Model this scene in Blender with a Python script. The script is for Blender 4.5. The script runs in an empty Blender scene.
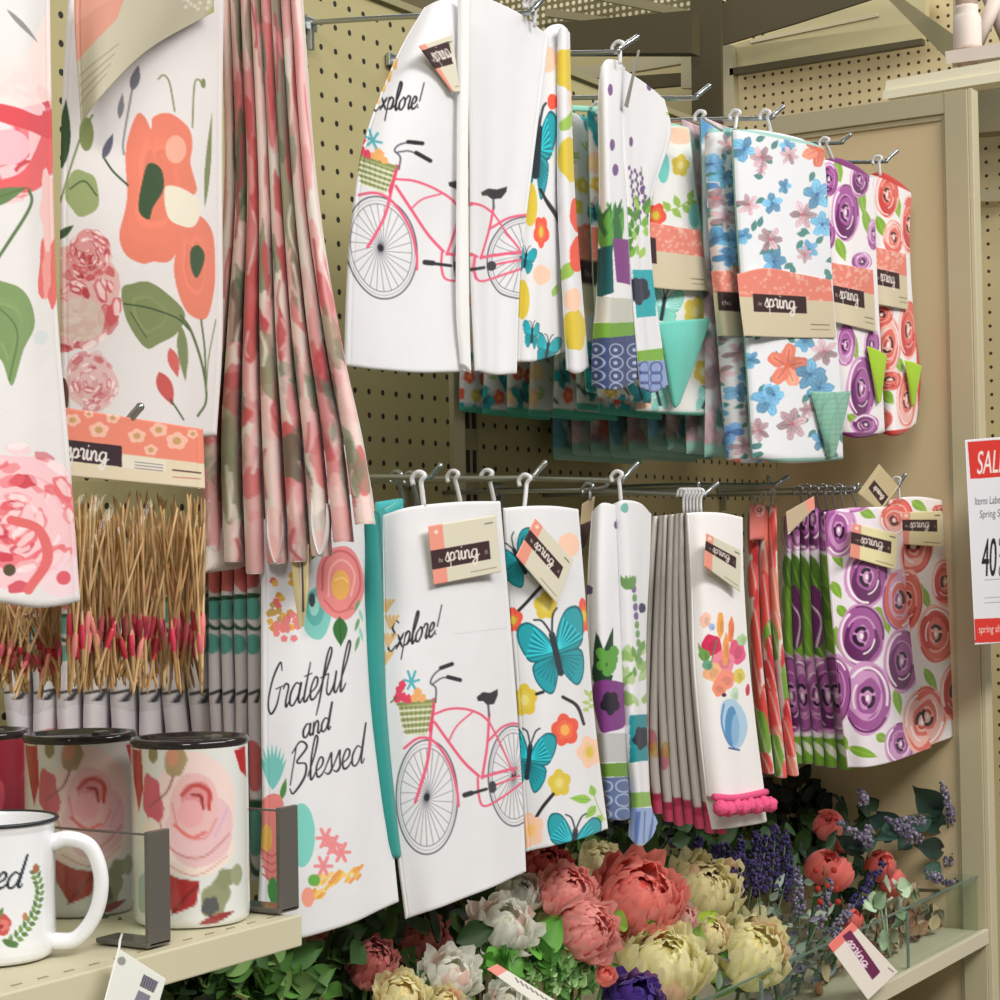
import bpy, math, random
import numpy as np
from mathutils import Vector, Matrix

# ------------------------------------------------------------------ camera, light, exposure
FOC = 1995.137
CAM = np.array([-1.61279503, -1.23998223, -0.55555888])
MW = np.array([[0.52680986, -0.84980547, -0.01737936],
               [0.01316826, 0.02860408, -0.99950408],
               [0.84988115, 0.52631975, 0.02625937]])
col = bpy.context.scene.collection
sc = bpy.context.scene
cd = bpy.data.cameras.new('camera'); cam = bpy.data.objects.new('camera', cd); col.objects.link(cam)
cd.sensor_width = 36; cd.lens = FOC / 1000 * 36; cd.clip_start = 0.05; cd.clip_end = 60
cam.matrix_world = Matrix(((MW[0][0], -MW[1][0], -MW[2][0], CAM[0]), (MW[0][1], -MW[1][1], -MW[2][1], CAM[1]),
                           (MW[0][2], -MW[1][2], -MW[2][2], CAM[2]), (0, 0, 0, 1)))
cd.dof.use_dof = False
sc.camera = cam
w = bpy.data.worlds.new('world'); sc.world = w; w.use_nodes = True
w.node_tree.nodes['Background'].inputs[0].default_value = (1.0, 0.98, 0.95, 1)
w.node_tree.nodes['Background'].inputs[1].default_value = 0.14

def area(name, loc, target, size, power, colr=(1, .97, .92)):
    l = bpy.data.lights.new(name, 'AREA'); l.shape = 'RECTANGLE'; l.size, l.size_y = size; l.energy = power; l.color = colr
    o = bpy.data.objects.new(name, l); col.objects.link(o); o.location = loc
    o.rotation_euler = (Vector(target) - Vector(loc)).to_track_quat('-Z', 'Y').to_euler()
# fluorescent strips high over the aisle, and an added fill lamp
area('aisle_and_fill_light', (-0.2, -3.3, 2.1), (0.1, -0.1, -0.7), (3.6, .9), 142)
area('aisle_and_fill_light', (-3.5, -2.0, 1.1), (0.2, -0.2, -0.7), (1.4, .8), 62)  # added fill from camera left, lifts the left-facing towel edges
area('aisle_and_fill_light', (2.6, -2.0, 2.4), (1.0, 0.0, -0.5), (1.6, .5), 30)
area('aisle_and_fill_light', (1.9, 1.2, 2.4), (2.6, 1.0, 0.3), (1.5, 1.0), 30)
sc.view_settings.view_transform = 'Standard'; sc.view_settings.look = 'None'
sc.view_settings.exposure = 0.10; sc.view_settings.gamma = 1.0; sc.view_settings.use_curve_mapping = False

# ------------------------------------------------------------------ geometry helpers
def W(px, py, d):
    v = MW.T @ np.array([(px - 500) / FOC, (py - 500) / FOC, 1.0]); return CAM + (-d - CAM[1]) / v[1] * v
def Wx(px, py, x):
    v = MW.T @ np.array([(px - 500) / FOC, (py - 500) / FOC, 1.0]); return CAM + (x - CAM[0]) / v[0] * v
def Wz(px, py, z):
    v = MW.T @ np.array([(px - 500) / FOC, (py - 500) / FOC, 1.0]); return CAM + (z - CAM[2]) / v[2] * v
def lin(c):
    c = np.clip(np.asarray(c, float), 0, 1); return np.where(c <= .04045, c / 12.92, ((c + .055) / 1.055) ** 2.4)
def rgb(*a):
    return tuple(v / 255 for v in a)

def mat(name, c, rough=.6, metal=0, noise=0, scale=40, bump=0, spec=.5, **kw):
    m = bpy.data.materials.new(name); m.use_nodes = True; nt = m.node_tree; b = nt.nodes['Principled BSDF']
    c = (*lin(c), 1); b.inputs['Base Color'].default_value = c; b.inputs['Roughness'].default_value = rough
    b.inputs['Metallic'].default_value = metal; b.inputs['Specular IOR Level'].default_value = spec
    for k, v in kw.items(): b.inputs[k.replace('_', ' ')].default_value = v
    if noise or bump:
        tc = nt.nodes.new('ShaderNodeTexCoord'); n = nt.nodes.new('ShaderNodeTexNoise'); n.inputs['Scale'].default_value = scale
        n.inputs['Detail'].default_value = 4; nt.links.new(tc.outputs['Object'], n.inputs['Vector'])
        if noise:
            mx = nt.nodes.new('ShaderNodeMix'); mx.data_type = 'RGBA'; nt.links.new(n.outputs[0], mx.inputs[0])
            mx.inputs[6].default_value = tuple(x * (1 - noise) for x in c[:3]) + (1,)
            mx.inputs[7].default_value = tuple(min(1, x * (1 + noise)) for x in c[:3]) + (1,)
            nt.links.new(mx.outputs[2], b.inputs['Base Color'])
        if bump:
            bp = nt.nodes.new('ShaderNodeBump'); bp.inputs['Strength'].default_value = bump; bp.inputs['Distance'].default_value = .002
            nt.links.new(n.outputs[0], bp.inputs['Height']); nt.links.new(bp.outputs[0], b.inputs['Normal'])
    return m

def printed(name, rough=.9, bump=.25, weave=900, spec=.2, sheen=0., coat=0., dist=.0006):
    """material whose colour is the print stored on the mesh, with a procedural weave"""
    m = bpy.data.materials.new(name); m.use_nodes = True; nt = m.node_tree; b = nt.nodes['Principled BSDF']
    a = nt.nodes.new('ShaderNodeAttribute'); a.attribute_name = 'print'; nt.links.new(a.outputs['Color'], b.inputs['Base Color'])
    b.inputs['Roughness'].default_value = rough; b.inputs['Specular IOR Level'].default_value = spec
    b.inputs['Sheen Weight'].default_value = sheen; b.inputs['Coat Weight'].default_value = coat
    if bump:
        tc = nt.nodes.new('ShaderNodeTexCoord'); n = nt.nodes.new('ShaderNodeTexNoise'); n.inputs['Scale'].default_value = weave
        n.inputs['Detail'].default_value = 3
        n2 = nt.nodes.new('ShaderNodeTexNoise'); n2.inputs['Scale'].default_value = 22
        ad = nt.nodes.new('ShaderNodeMath'); ad.operation = 'MULTIPLY_ADD'; ad.inputs[1].default_value = 7
        nt.links.new(tc.outputs['Object'], n.inputs['Vector']); nt.links.new(tc.outputs['Object'], n2.inputs['Vector'])
        nt.links.new(n2.outputs[0], ad.inputs[0]); nt.links.new(n.outputs[0], ad.inputs[2])
        bp = nt.nodes.new('ShaderNodeBump'); bp.inputs['Strength'].default_value = bump; bp.inputs['Distance'].default_value = dist
        nt.links.new(ad.outputs[0], bp.inputs['Height']); nt.links.new(bp.outputs[0], b.inputs['Normal'])
    return m
M_CLOTH = printed('printed_cotton', sheen=.15)
M_CARD = printed('printed_card', rough=.55, bump=0, spec=.4)
M_GLAZE = printed('glazed_print', rough=.18, bump=0, spec=.5, coat=.6)
M_PETAL = printed('silk_petal', rough=.75, bump=.3, weave=200, spec=.3, sheen=.2)
def translucent(m, k):
    nt = m.node_tree; b = nt.nodes['Principled BSDF']; at = [n for n in nt.nodes if n.type == 'ATTRIBUTE'][0]; o = nt.nodes['Material Output']
    t = nt.nodes.new('ShaderNodeBsdfTranslucent'); mx = nt.nodes.new('ShaderNodeMixShader'); mx.inputs[0].default_value = k
    nt.links.new(at.outputs['Color'], t.inputs[0]); nt.links.new(b.outputs[0], mx.inputs[1]); nt.links.new(t.outputs[0], mx.inputs[2]); nt.links.new(mx.outputs[0], o.inputs[0])
translucent(M_PETAL, .42)
M_LEAF = printed('silk_leaf', rough=.6, bump=.3, weave=120, spec=.35)

OO = {}
class MB:
    def __init__(s): s.v = []; s.f = []; s.c = []; s.n = 0
    def add(s, V, F, C=None):
        V = np.asarray(V, float).reshape(-1, 3); s.v.append(V)
        C = np.ones((len(V), 3)) if C is None else np.broadcast_to(np.asarray(C, float), (len(V), 3)); s.c.append(C)
        s.f += [tuple(i + s.n for i in f) for f in F]; s.n += len(V); return s
    def grid(s, V, C=None, flip=False):
        ny, nx = V.shape[:2]; i = np.arange((ny - 1) * nx).reshape(ny - 1, nx)[:, :-1].ravel()
        F = np.stack([i, i + 1, i + nx + 1, i + nx], 1) if flip else np.stack([i, i + nx, i + nx + 1, i + 1], 1)
        s.add(V.reshape(-1, 3), F.tolist(), None if C is None else np.asarray(C).reshape(-1, 3)); return s
    def box(s, lo, hi, C=None):
        x0, y0, z0 = lo; x1, y1, z1 = hi
        V = [(x, y, z) for z in (z0, z1) for y in (y0, y1) for x in (x0, x1)]
        s.add(V, [(0, 2, 3, 1), (4, 5, 7, 6), (0, 1, 5, 4), (2, 6, 7, 3), (0, 4, 6, 2), (1, 3, 7, 5)], C); return s
    def tube(s, P, r, n=8, C=None, cap=True):
        P = np.asarray(P, float); k = len(P); r = np.broadcast_to(r, (k,)); T = np.gradient(P, axis=0)
        T /= np.linalg.norm(T, axis=1)[:, None] + 1e-12; a = np.array([0, 0, 1.]) if abs(T[0][2]) < .9 else np.array([1., 0, 0])
        V = []; u = np.cross(T[0], a); u /= np.linalg.norm(u) + 1e-12
        for i in range(k):
            u = u - T[i] * (u @ T[i]); u /= np.linalg.norm(u) + 1e-12; v = np.cross(T[i], u)
            for j in range(n):
                t = 2 * math.pi * j / n; V.append(P[i] + r[i] * (u * math.cos(t) + v * math.sin(t)))
        F = [(i * n + j, i * n + (j + 1) % n, (i + 1) * n + (j + 1) % n, (i + 1) * n + j) for i in range(k - 1) for j in range(n)]
        if cap: F += [tuple(range(n - 1, -1, -1)), tuple((k - 1) * n + j for j in range(n))]
        if C is not None and np.ndim(C) == 2: C = np.repeat(np.asarray(C), n, 0)
        s.add(V, F, C); return s
    def lathe(s, prof, c, n=48, C=None, axis=None):
        V = []; c = np.asarray(c, float)
        for r, z in prof:
            for j in range(n):
                t = 2 * math.pi * j / n; V.append(c + np.array([r * math.cos(t), r * math.sin(t), z]))
        F = [(i * n + j, i * n + (j + 1) % n, (i + 1) * n + (j + 1) % n, (i + 1) * n + j) for i in range(len(prof) - 1) for j in range(n)]
        s.add(V, F, C); return s
    def sphere(s, c, r, C=None, nu=8, nv=6):
        c = np.asarray(c, float); r = np.broadcast_to(r, (3,)); V = []
        for i in range(nv + 1):
            p = math.pi * i / nv
            for j in range(nu):
                t = 2 * math.pi * j / nu; V.append(c + r * np.array([math.sin(p) * math.cos(t), math.sin(p) * math.sin(t), math.cos(p)]))
        F = [(i * nu + j, (i + 1) * nu + j, (i + 1) * nu + (j + 1) % nu, i * nu + (j + 1) % nu) for i in range(nv) for j in range(nu)]
        s.add(V, F, C); return s
    def prism(s, pts, vec, C=None):
        P = np.asarray(pts, float); n = len(P); V = np.vstack([P, P + np.asarray(vec, float)])
        F = [tuple(range(n)), tuple(range(2 * n - 1, n - 1, -1))] + [(i, (i + 1) % n + 0, (i + 1) % n + n, i + n) for i in range(n)]
        s.add(V, F, C); return s
    def build(s, name, m, parent=None, smooth=True, origin=None, bevel=0):
        V = np.vstack(s.v); C = np.vstack(s.c)
        if origin is None: origin = OO[parent.name] if parent is not None else np.array([(V[:, 0].min() + V[:, 0].max()) / 2, (V[:, 1].min() + V[:, 1].max()) / 2, V[:, 2].min()])
        me = bpy.data.meshes.new(name); Vl = V - origin
        if len(s.f) > 4000 and len(set(map(len, s.f))) == 1:
            F = np.array(s.f, np.int32); me.vertices.add(len(V)); me.vertices.foreach_set('co', Vl.ravel())
            k = F.shape[1]; me.loops.add(F.size); me.loops.foreach_set('vertex_index', F.ravel()); me.polygons.add(len(F))
            me.polygons.foreach_set('loop_start', np.arange(0, F.size, k, dtype=np.int32)); me.polygons.foreach_set('loop_total', np.full(len(F), k, np.int32))
            me.update(calc_edges=True)
        else:
            me.from_pydata(Vl.tolist(), [], [list(f) for f in s.f]); me.update()
        at = me.color_attributes.new('print', 'FLOAT_COLOR', 'POINT')
        L = np.ones((len(V), 4), np.float32); L[:, :3] = lin(C); at.data.foreach_set('color', L.ravel())
        if smooth: me.polygons.foreach_set('use_smooth', np.ones(len(me.polygons), bool))
        me.materials.append(m); o = bpy.data.objects.new(name, me); col.objects.link(o)
        OO[o.name] = np.array(origin)
        if parent is None: o.location = origin
        else: o.parent = parent
        if bevel:
            b = o.modifiers.new('bevel', 'BEVEL'); b.width = bevel; b.segments = 2; b.limit_method = 'ANGLE'
        return o

def tag(o, label=None, cat=None, group=None, kind=None):
    if label: o['label'] = label
    if cat: o['category'] = cat
    if group: o['group'] = group
    if kind: o['kind'] = kind
    return o
def thing(name, label, cat, loc, group=None):
    o = bpy.data.objects.new(name, None); col.objects.link(o); o.empty_display_size = .02
    o.location = tuple(loc); OO[o.name] = np.array([float(x) for x in loc]); return tag(o, label, cat, group)
def struct(name, mb, m, **k): return tag(mb.build(name, m, **k), kind='structure')

def cr(P, n):
    """Catmull-Rom through rows of P (k,...) -> n rows"""
    P = np.asarray(P, float); k = len(P)
    if k == 2:
        t = np.linspace(0, 1, n).reshape(-1, *([1] * (P.ndim - 1))); return P[0] * (1 - t) + P[1] * t
    Q = np.concatenate([[2 * P[0] - P[1]], P, [2 * P[-1] - P[-2]]]); out = []
    for u in np.linspace(0, k - 1, n):
        i = min(int(u), k - 2); t = u - i; a, b, c, d = Q[i], Q[i + 1], Q[i + 2], Q[i + 3]
        out.append(.5 * (2 * b + (c - a) * t + (2 * a - 5 * b + 4 * c - d) * t * t + (3 * b - a - 3 * c + d) * t ** 3))
    return np.array(out)

# ------------------------------------------------------------------ print canvas (drawn flat, stored on the cloth)
class Cv:
    def __init__(s, quad, bg=(.93, .93, .94), k=2.4):
        s.q = [np.array(p, float) for p in quad]; s.k = k
        a = (np.linalg.norm(s.q[1] - s.q[0]) + np.linalg.norm(s.q[2] - s.q[3])) / 2; b = (np.linalg.norm(s.q[3] - s.q[0]) + np.linalg.norm(s.q[2] - s.q[1])) / 2
        s.w = max(8, int(a * k)); s.h = max(8, int(b * k)); s.a = np.ones((s.h, s.w, 3)) * np.array(bg)
        s.pw, s.ph = a, b; s.A = None
    def T(s, P):
        P = np.atleast_2d(np.asarray(P, float)).copy()
        if s.A is not None: P = P @ s.A[:, :2].T + s.A[:, 2]
        q = s.q; u = np.full(len(P), .5); v = np.full(len(P), .5)
        for _ in range(12):
            X = q[0] * ((1 - u) * (1 - v))[:, None] + q[1] * (u * (1 - v))[:, None] + q[2] * (u * v)[:, None] + q[3] * ((1 - u) * v)[:, None] - P
            du = (q[1] - q[0]) * (1 - v)[:, None] + (q[2] - q[3]) * v[:, None]; dv = (q[3] - q[0]) * (1 - u)[:, None] + (q[2] - q[1]) * u[:, None]
            D = du[:, 0] * dv[:, 1] - du[:, 1] * dv[:, 0] + 1e-12
            u = u - (X[:, 0] * dv[:, 1] - X[:, 1] * dv[:, 0]) / D; v = v - (du[:, 0] * X[:, 1] - du[:, 1] * X[:, 0]) / D
            u = np.clip(u, -3, 4); v = np.clip(v, -3, 4)
        return np.stack([u * s.w, v * s.h], 1)
    def affine(s, src, dst):
        if src is None: s.A = None; return s
        S = np.c_[np.array(src, float), np.ones(3)]; s.A = np.linalg.solve(S, np.array(dst, float)).T; return s
    def _bb(s, P, m):
        x0, y0 = np.floor(P.min(0) - m).astype(int); x1, y1 = np.ceil(P.max(0) + m).astype(int) + 1
        x0, y0, x1, y1 = max(x0, 0), max(y0, 0), min(x1, s.w), min(y1, s.h)
        return None if x0 >= x1 or y0 >= y1 else (x0, y0, x1, y1)
    def _put(s, bb, m, c, al):
        x0, y0, x1, y1 = bb; m = (m * al)[..., None]; s.a[y0:y1, x0:x1] = s.a[y0:y1, x0:x1] * (1 - m) + np.array(c) * m
    def poly(s, P, c, al=1, raw=False):
        P = P if raw else s.T(P); bb = s._bb(P, 1)
        if bb is None: return
        x0, y0, x1, y1 = bb; X, Y = np.meshgrid(np.arange(x0, x1) + .5, np.arange(y0, y1) + .5); ins = np.zeros(X.shape, bool)
        for (ax, ay), (bx, by) in zip(P, np.roll(P, -1, 0)):
            if ay == by: continue
            ins ^= ((ay > Y) != (by > Y)) & (X < (bx - ax) * (Y - ay) / (by - ay) + ax)
        s._put(bb, ins.astype(float), c, al)
    def stroke(s, P, wd, c, al=1, smooth=True, taper=False, closed=False):
        P = np.asarray(P, float)
        if closed: P = np.vstack([P, P[:1]])
        if smooth and len(P) > 2: P = cr(P, len(P) * 5)
        sw = 1. if s.A is None else math.sqrt(abs(np.linalg.det(s.A[:, :2])))
        P = s.T(P); r = np.broadcast_to(np.asarray(wd, float) * sw * s.k / 2, (len(P),)) if np.ndim(wd) == 0 else np.interp(np.linspace(0, 1, len(P)), np.linspace(0, 1, len(wd)), np.asarray(wd) * sw * s.k / 2)
        if taper: r = r * (.25 + .75 * np.sin(np.linspace(.12, math.pi - .12, len(P))))
        bb = s._bb(P, r.max() + 1)
        if bb is None: return
        x0, y0, x1, y1 = bb; m = np.zeros((y1 - y0, x1 - x0))
        for i in range(len(P) - 1):
            b2 = s._bb(P[i:i + 2], max(r[i], r[i + 1]) + 1)
            if b2 is None: continue
            X, Y = np.meshgrid(np.arange(b2[0], b2[2]) + .5, np.arange(b2[1], b2[3]) + .5)
            a = P[i]; d = P[i + 1] - a; L = d @ d + 1e-9; t = np.clip(((X - a[0]) * d[0] + (Y - a[1]) * d[1]) / L, 0, 1)
            D = np.hypot(X - a[0] - t * d[0], Y - a[1] - t * d[1]); rr = r[i] + (r[i + 1] - r[i]) * t
            k = np.clip(rr - D + .5, 0, 1) * np.clip(rr * 2 + .3, 0, 1); sl = (slice(b2[1] - y0, b2[3] - y0), slice(b2[0] - x0, b2[2] - x0)); m[sl] = np.maximum(m[sl], k)
        s._put(bb, m, c, al)
    def blob(s, cx, cy, rx, ry, c, rot=0, wob=0, n=28, lobes=0, seed=0, al=1):
        g = random.Random(seed or hash((round(cx, 1), round(cy, 1))) & 0xffff); ph = g.random() * 6.28; ph2 = g.random() * 6.28; P = []
        for i in range(n):
            t = 2 * math.pi * i / n; r = 1 + wob * (.6 * math.sin(2 * t + ph) + .5 * math.sin(5 * t + ph2))
            if lobes: r *= .8 + .24 * abs(math.cos(lobes * t / 2 + ph))
            x, y = rx * r * math.cos(t), ry * r * math.sin(t); P.append((cx + x * math.cos(rot) - y * math.sin(rot), cy + x * math.sin(rot) + y * math.cos(rot)))
        s.poly(P, c, al)
    def shape(s, P, c, al=1, seed=1, shade=.0):
        P = np.asarray(P, float); n = len(P); Q = cr(np.vstack([P[-2:], P, P[:3]]), (n + 4) * 6 + 1)[12:-12]; s.poly(Q, c, al)
        if shade:
            g = random.Random(seed); m = P.mean(0); sp = np.ptp(P, 0) / 2
            for k in range(10):
                x, y = m + np.array([g.uniform(-.6, .6), g.uniform(-.6, .6)]) * sp; f = 1 + g.uniform(-shade, shade); q = m + (Q - m) * g.uniform(.35, .9); s.poly(q + np.array([x, y]) * .12 - m * .12, tuple(min(1, v * f) for v in c), .3)
    def leaf(s, a, b, wd, c, vein=None, al=1):
        a, b = np.array(a, float), np.array(b, float); d = b - a; n = np.array([-d[1], d[0]]) / (np.linalg.norm(d) + 1e-9) * wd / 2
        L = [a + d * t + n * math.sin(math.pi * t ** .8) for t in np.linspace(0, 1, 9)]; R = [a + d * t - n * math.sin(math.pi * t ** .8) for t in np.linspace(1, 0, 9)]
        s.poly(L + R, c, al)
        if vein is not None: s.stroke([a, b], max(.5, wd * .08), vein, .7)
    def sample(s, ny, nx):
        a = s.a
        p = np.pad(a, ((1, 1), (1, 1), (0, 0)), 'edge'); a = (p[:-2, 1:-1] + p[2:, 1:-1] + p[1:-1, :-2] + p[1:-1, 2:] + 2 * a) / 6
        y = np.linspace(0, s.h - 1, ny); x = np.linspace(0, s.w - 1, nx); yi = np.minimum(y.astype(int), s.h - 2); xi = np.minimum(x.astype(int), s.w - 2)
        fy = (y - yi)[:, None, None]; fx = (x - xi)[None, :, None]
        g = lambda dy, dx: a[np.ix_(yi + dy, xi + dx)]
        return (g(0, 0) * (1 - fx) + g(0, 1) * fx) * (1 - fy) + (g(1, 0) * (1 - fx) + g(1, 1) * fx) * fy

    def sample_at(s, V):
        c = (V.reshape(-1, 3) - CAM) @ MW.T; P = s.T(np.stack([500 + FOC * c[:, 0] / c[:, 2], 500 + FOC * c[:, 1] / c[:, 2]], 1))
        a = s.a; p = np.pad(a, ((1, 1), (1, 1), (0, 0)), 'edge'); a = (p[:-2, 1:-1] + p[2:, 1:-1] + p[1:-1, :-2] + p[1:-1, 2:] + 2 * a) / 6
        x = np.clip(P[:, 0] - .5, 0, s.w - 1.001); y = np.clip(P[:, 1] - .5, 0, s.h - 1.001); xi = x.astype(int); yi = y.astype(int); fx = (x - xi)[:, None]; fy = (y - yi)[:, None]
        r = (a[yi, xi] * (1 - fx) + a[yi, xi + 1] * fx) * (1 - fy) + (a[yi + 1, xi] * (1 - fx) + a[yi + 1, xi + 1] * fx) * fy
        return r.reshape(*V.shape[:2], 3)

GL = {
 'a': (1.0, [[(.7,.85),(.35,1),(.05,.6),(.1,.1),(.4,0),(.7,.5),(.72,.95),(.7,.3),(.85,0),(1.05,.25)]]),
 'B': (1.2, [[(.15,2),(0,0)],[(-.1,1.7),(.4,2.2),(.9,1.8),(.3,1.15),(.95,.9),(.95,.2),(.3,-.5),(0,-.2)]]),
 'd': (1.0, [[(.7,.85),(.35,1),(.05,.6),(.1,.1),(.4,0),(.7,.5),(.95,2.1),(.78,.3),(.9,0),(1.05,.2)]]),
 'e': (.72, [[(0,.3),(.45,.55),(.5,.9),(.25,1),(.05,.5),(.2,.02),(.5,.05),(.75,.35)]]),
 'f': (.62, [[(0,.2),(.4,1.2),(.6,2),(.4,2.2),(.25,1.6),(.2,0),(.1,-.8)],[(0,.9),(.6,1)]]),
 'g': (1.0, [[(.7,.85),(.35,1),(.05,.6),(.1,.1),(.4,0),(.7,.5),(.72,.95),(.7,-.3),(.4,-.9),(.1,-.6),(.6,-.1),(1.05,.3)]]),
 'i': (.5, [[(0,.4),(.15,1),(.15,.2),(.3,0),(.5,.25)],[(.2,1.45),(.24,1.55)]]),
 'l': (.52, [[(0,.2),(.35,1.3),(.45,2.1),(.25,2.2),(.12,1.2),(.2,.1),(.35,0),(.55,.3)]]),
 'n': (.95, [[(.05,1),(.1,0),(.15,.6),(.4,1),(.6,.8),(.62,.1),(.8,0),(.95,.25)]]),
 'o': (.8, [[(.4,1),(.05,.6),(.1,.1),(.4,0),(.65,.4),(.6,.85),(.4,1),(.8,.85)]]),
 'p': (.8, [[(.1,1),(0,-.9)],[(.05,.6),(.3,1),(.6,.8),(.5,.15),(.1,.05)],[(.5,.1),(.8,.3)]]),
 'r': (.62, [[(0,.9),(.12,1.1),(.4,.95),(.35,.3),(.45,0),(.65,.25)]]),
 's': (.6, [[(-.05,.2),(.3,.95),(.38,1.05),(.42,.7),(.5,.2),(.3,-.02),(.05,.1)]]),
 't': (.5, [[(.2,1.8),(.12,.2),(.3,0),(.5,.25)],[(-.1,1.2),(.45,1.25)]]),
 'u': (.95, [[(0,1),(.05,.2),(.3,0),(.55,.4),(.6,1),(.62,.2),(.8,0),(.95,.25)]]),
 'x': (.75, [[(0,1),(.3,.5),(.65,0)],[(.6,1),(.3,.5),(0,0)]]),
 'E': (.95, [[(.8,1.9),(.4,2.15),(.15,1.7),(.5,1.2),(.1,.9),(0,.3),(.4,-.05),(.9,.3)]]),
 'G': (1.15, [[(.8,1.8),(.55,2.2),(.1,1.5),(0,.5),(.35,-.1),(.75,.2),(.9,1)],[(.5,1),(1.1,1.05)]]),
 '!': (.5, [[(.35,2.1),(.2,.6)],[(.12,.05),(.15,.12)]]), ' ': (.6, []), '-': (.5, [[(.1,.5),(.4,.5)]]),
}
def script(cv, txt, org, ux, uy, wd, c, al=1):
    x = 0; o = np.array(org, float); ux = np.array(ux, float); uy = np.array(uy, float)
    for ch in txt:
        adv, st = GL[ch]
        for P in st: cv.stroke([o + ux * (x + a) + uy * b for a, b in P], [wd * .7, wd * 1.3, wd, wd * 1.4, wd * .7], c, al)
        x += adv
_tc = {}
def tris(txt):
    if txt in _tc: return _tc[txt]
    c = bpy.data.curves.new('t', 'FONT'); c.body = txt; c.size = 1; o = bpy.data.objects.new('t', c); col.objects.link(o)
    me = o.to_mesh(); me.calc_loop_triangles(); V = np.array([v.co[:2] for v in me.vertices]); F = [tuple(t.vertices) for t in me.loop_triangles]
    o.to_mesh_clear(); bpy.data.objects.remove(o); bpy.data.curves.remove(c); _tc[txt] = (V, F); return _tc[txt]
def sans(cv, txt, org, ux, uy, c, al=1, fat=0):
    V, F = tris(txt); o = np.array(org, float); P = cv.T(o + V[:, :1] * np.array(ux, float) + V[:, 1:] * np.array(uy, float))
    for f in F: cv.poly(P[list(f)], c, al, raw=True)
    if fat:
        for f in F:
            Q = P[list(f)]
            for dx, dy in ((fat, 0), (-fat, 0), (0, fat)): cv.poly(Q + np.array([dx, dy]), c, al, raw=True)

# ------------------------------------------------------------------ cloth
def grid_px(rows, ny, nx):
    R = np.array([[W(*p) for p in r] for r in rows]); G = cr(R, ny)
    return np.stack([cr(G[j], nx) for j in range(ny)])
def cloth(name, rows, cv=None, th=.004, parent=None, m=None, back=None, dens=1.15, wave=None, edge=.0, origin=None, world=False, res=None, hem=True):
    m = m or M_CLOTH
    if res: ny, nx = res
    else: nx = max(8, int(cv.pw * dens)) if cv else 24; ny = max(8, int(cv.ph * dens)) if cv else 48
    if world:
        G = cr(np.array(rows, float), ny); V = np.stack([cr(G[j], nx) for j in range(ny)])
    else: V = grid_px(rows, ny, nx)
    def normals(V):
        N = np.cross(np.gradient(V, axis=1), np.gradient(V, axis=0)); N /= np.linalg.norm(N, axis=2)[..., None] + 1e-12
        mid = V[ny // 2, nx // 2]
        if N[ny // 2, nx // 2] @ (CAM - mid) < 0: N = -N
        return N
    if wave is None and cv is not None and not world and m is M_CLOTH and th < .008 and cv.pw > 40: wave = (.0013, 1.15, (cv.pw * 1.7 + cv.ph) % 6.28)
    V0 = V.copy(); N = normals(V); u = np.linspace(0, 1, nx)[None, :]; v = np.linspace(0, 1, ny)[:, None]
    if wave:
        amp, fr, ph = wave[:3]; gr = wave[3] if len(wave) > 3 else .3
        h = amp * (gr + (1 - gr) * v) * (np.sin(2 * math.pi * fr * (u + .12 * np.sin(2.2 * v + ph)) + ph) + .4 * np.sin(2 * math.pi * fr * 2.3 * u + 1.7 * ph + 3 * v))
        V = V + N * h[..., None]; N = normals(V)
    wdt = np.linalg.norm(V[ny // 2, 0] - V[ny // 2, -1]); hgt = np.linalg.norm(V[0, nx // 2] - V[-1, nx // 2])
    def prof(t, L):
        e = min(.5, th * .9 / max(L, 1e-4)); x = np.clip((e - np.minimum(t, 1 - t)) / e, 0, 1); return np.sqrt(np.clip(1 - x * x, 0, 1))
    P = np.minimum(prof(u, wdt), prof(v, hgt)) * th / 2
    if hem and th < .012:   # stitched hem: a faint ridge line along the sides
        e = .006 / max(wdt, 1e-3); P = P - .0006 * np.exp(-((np.minimum(u, 1 - u) - e) / (e * .25)) ** 2) * (v > -1)
    C = np.ones((ny, nx, 3)) * .93
    if cv is not None: C = cv.sample(ny, nx) if (world or tuple(cv.q[0]) == (0, 0)) else cv.sample_at(V0)
    b = MB(); b.grid(V + N * P[..., None], C, flip=True)
    sy, sx = max(1, ny // 40), max(1, nx // 16)
    iy = sorted(set(list(range(0, ny, sy)) + [ny - 1])); ix = sorted(set(list(range(0, nx, sx)) + [nx - 1]))
    e1 = 1 if nx > 3 else 0
    ix = sorted(set(ix + [1, 2, nx - 3, nx - 2])); iy = sorted(set(iy + [1, 2, ny - 3, ny - 2]))
    B = (V - N * P[..., None])[np.ix_(iy, ix)]; bc = C[np.ix_(iy, ix)] if back == 'same' else np.ones(B.shape) * np.array(back if back is not None else (.88, .88, .88))
    b.grid(B, bc)
    return b.build(name, m, parent, origin=origin)
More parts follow.
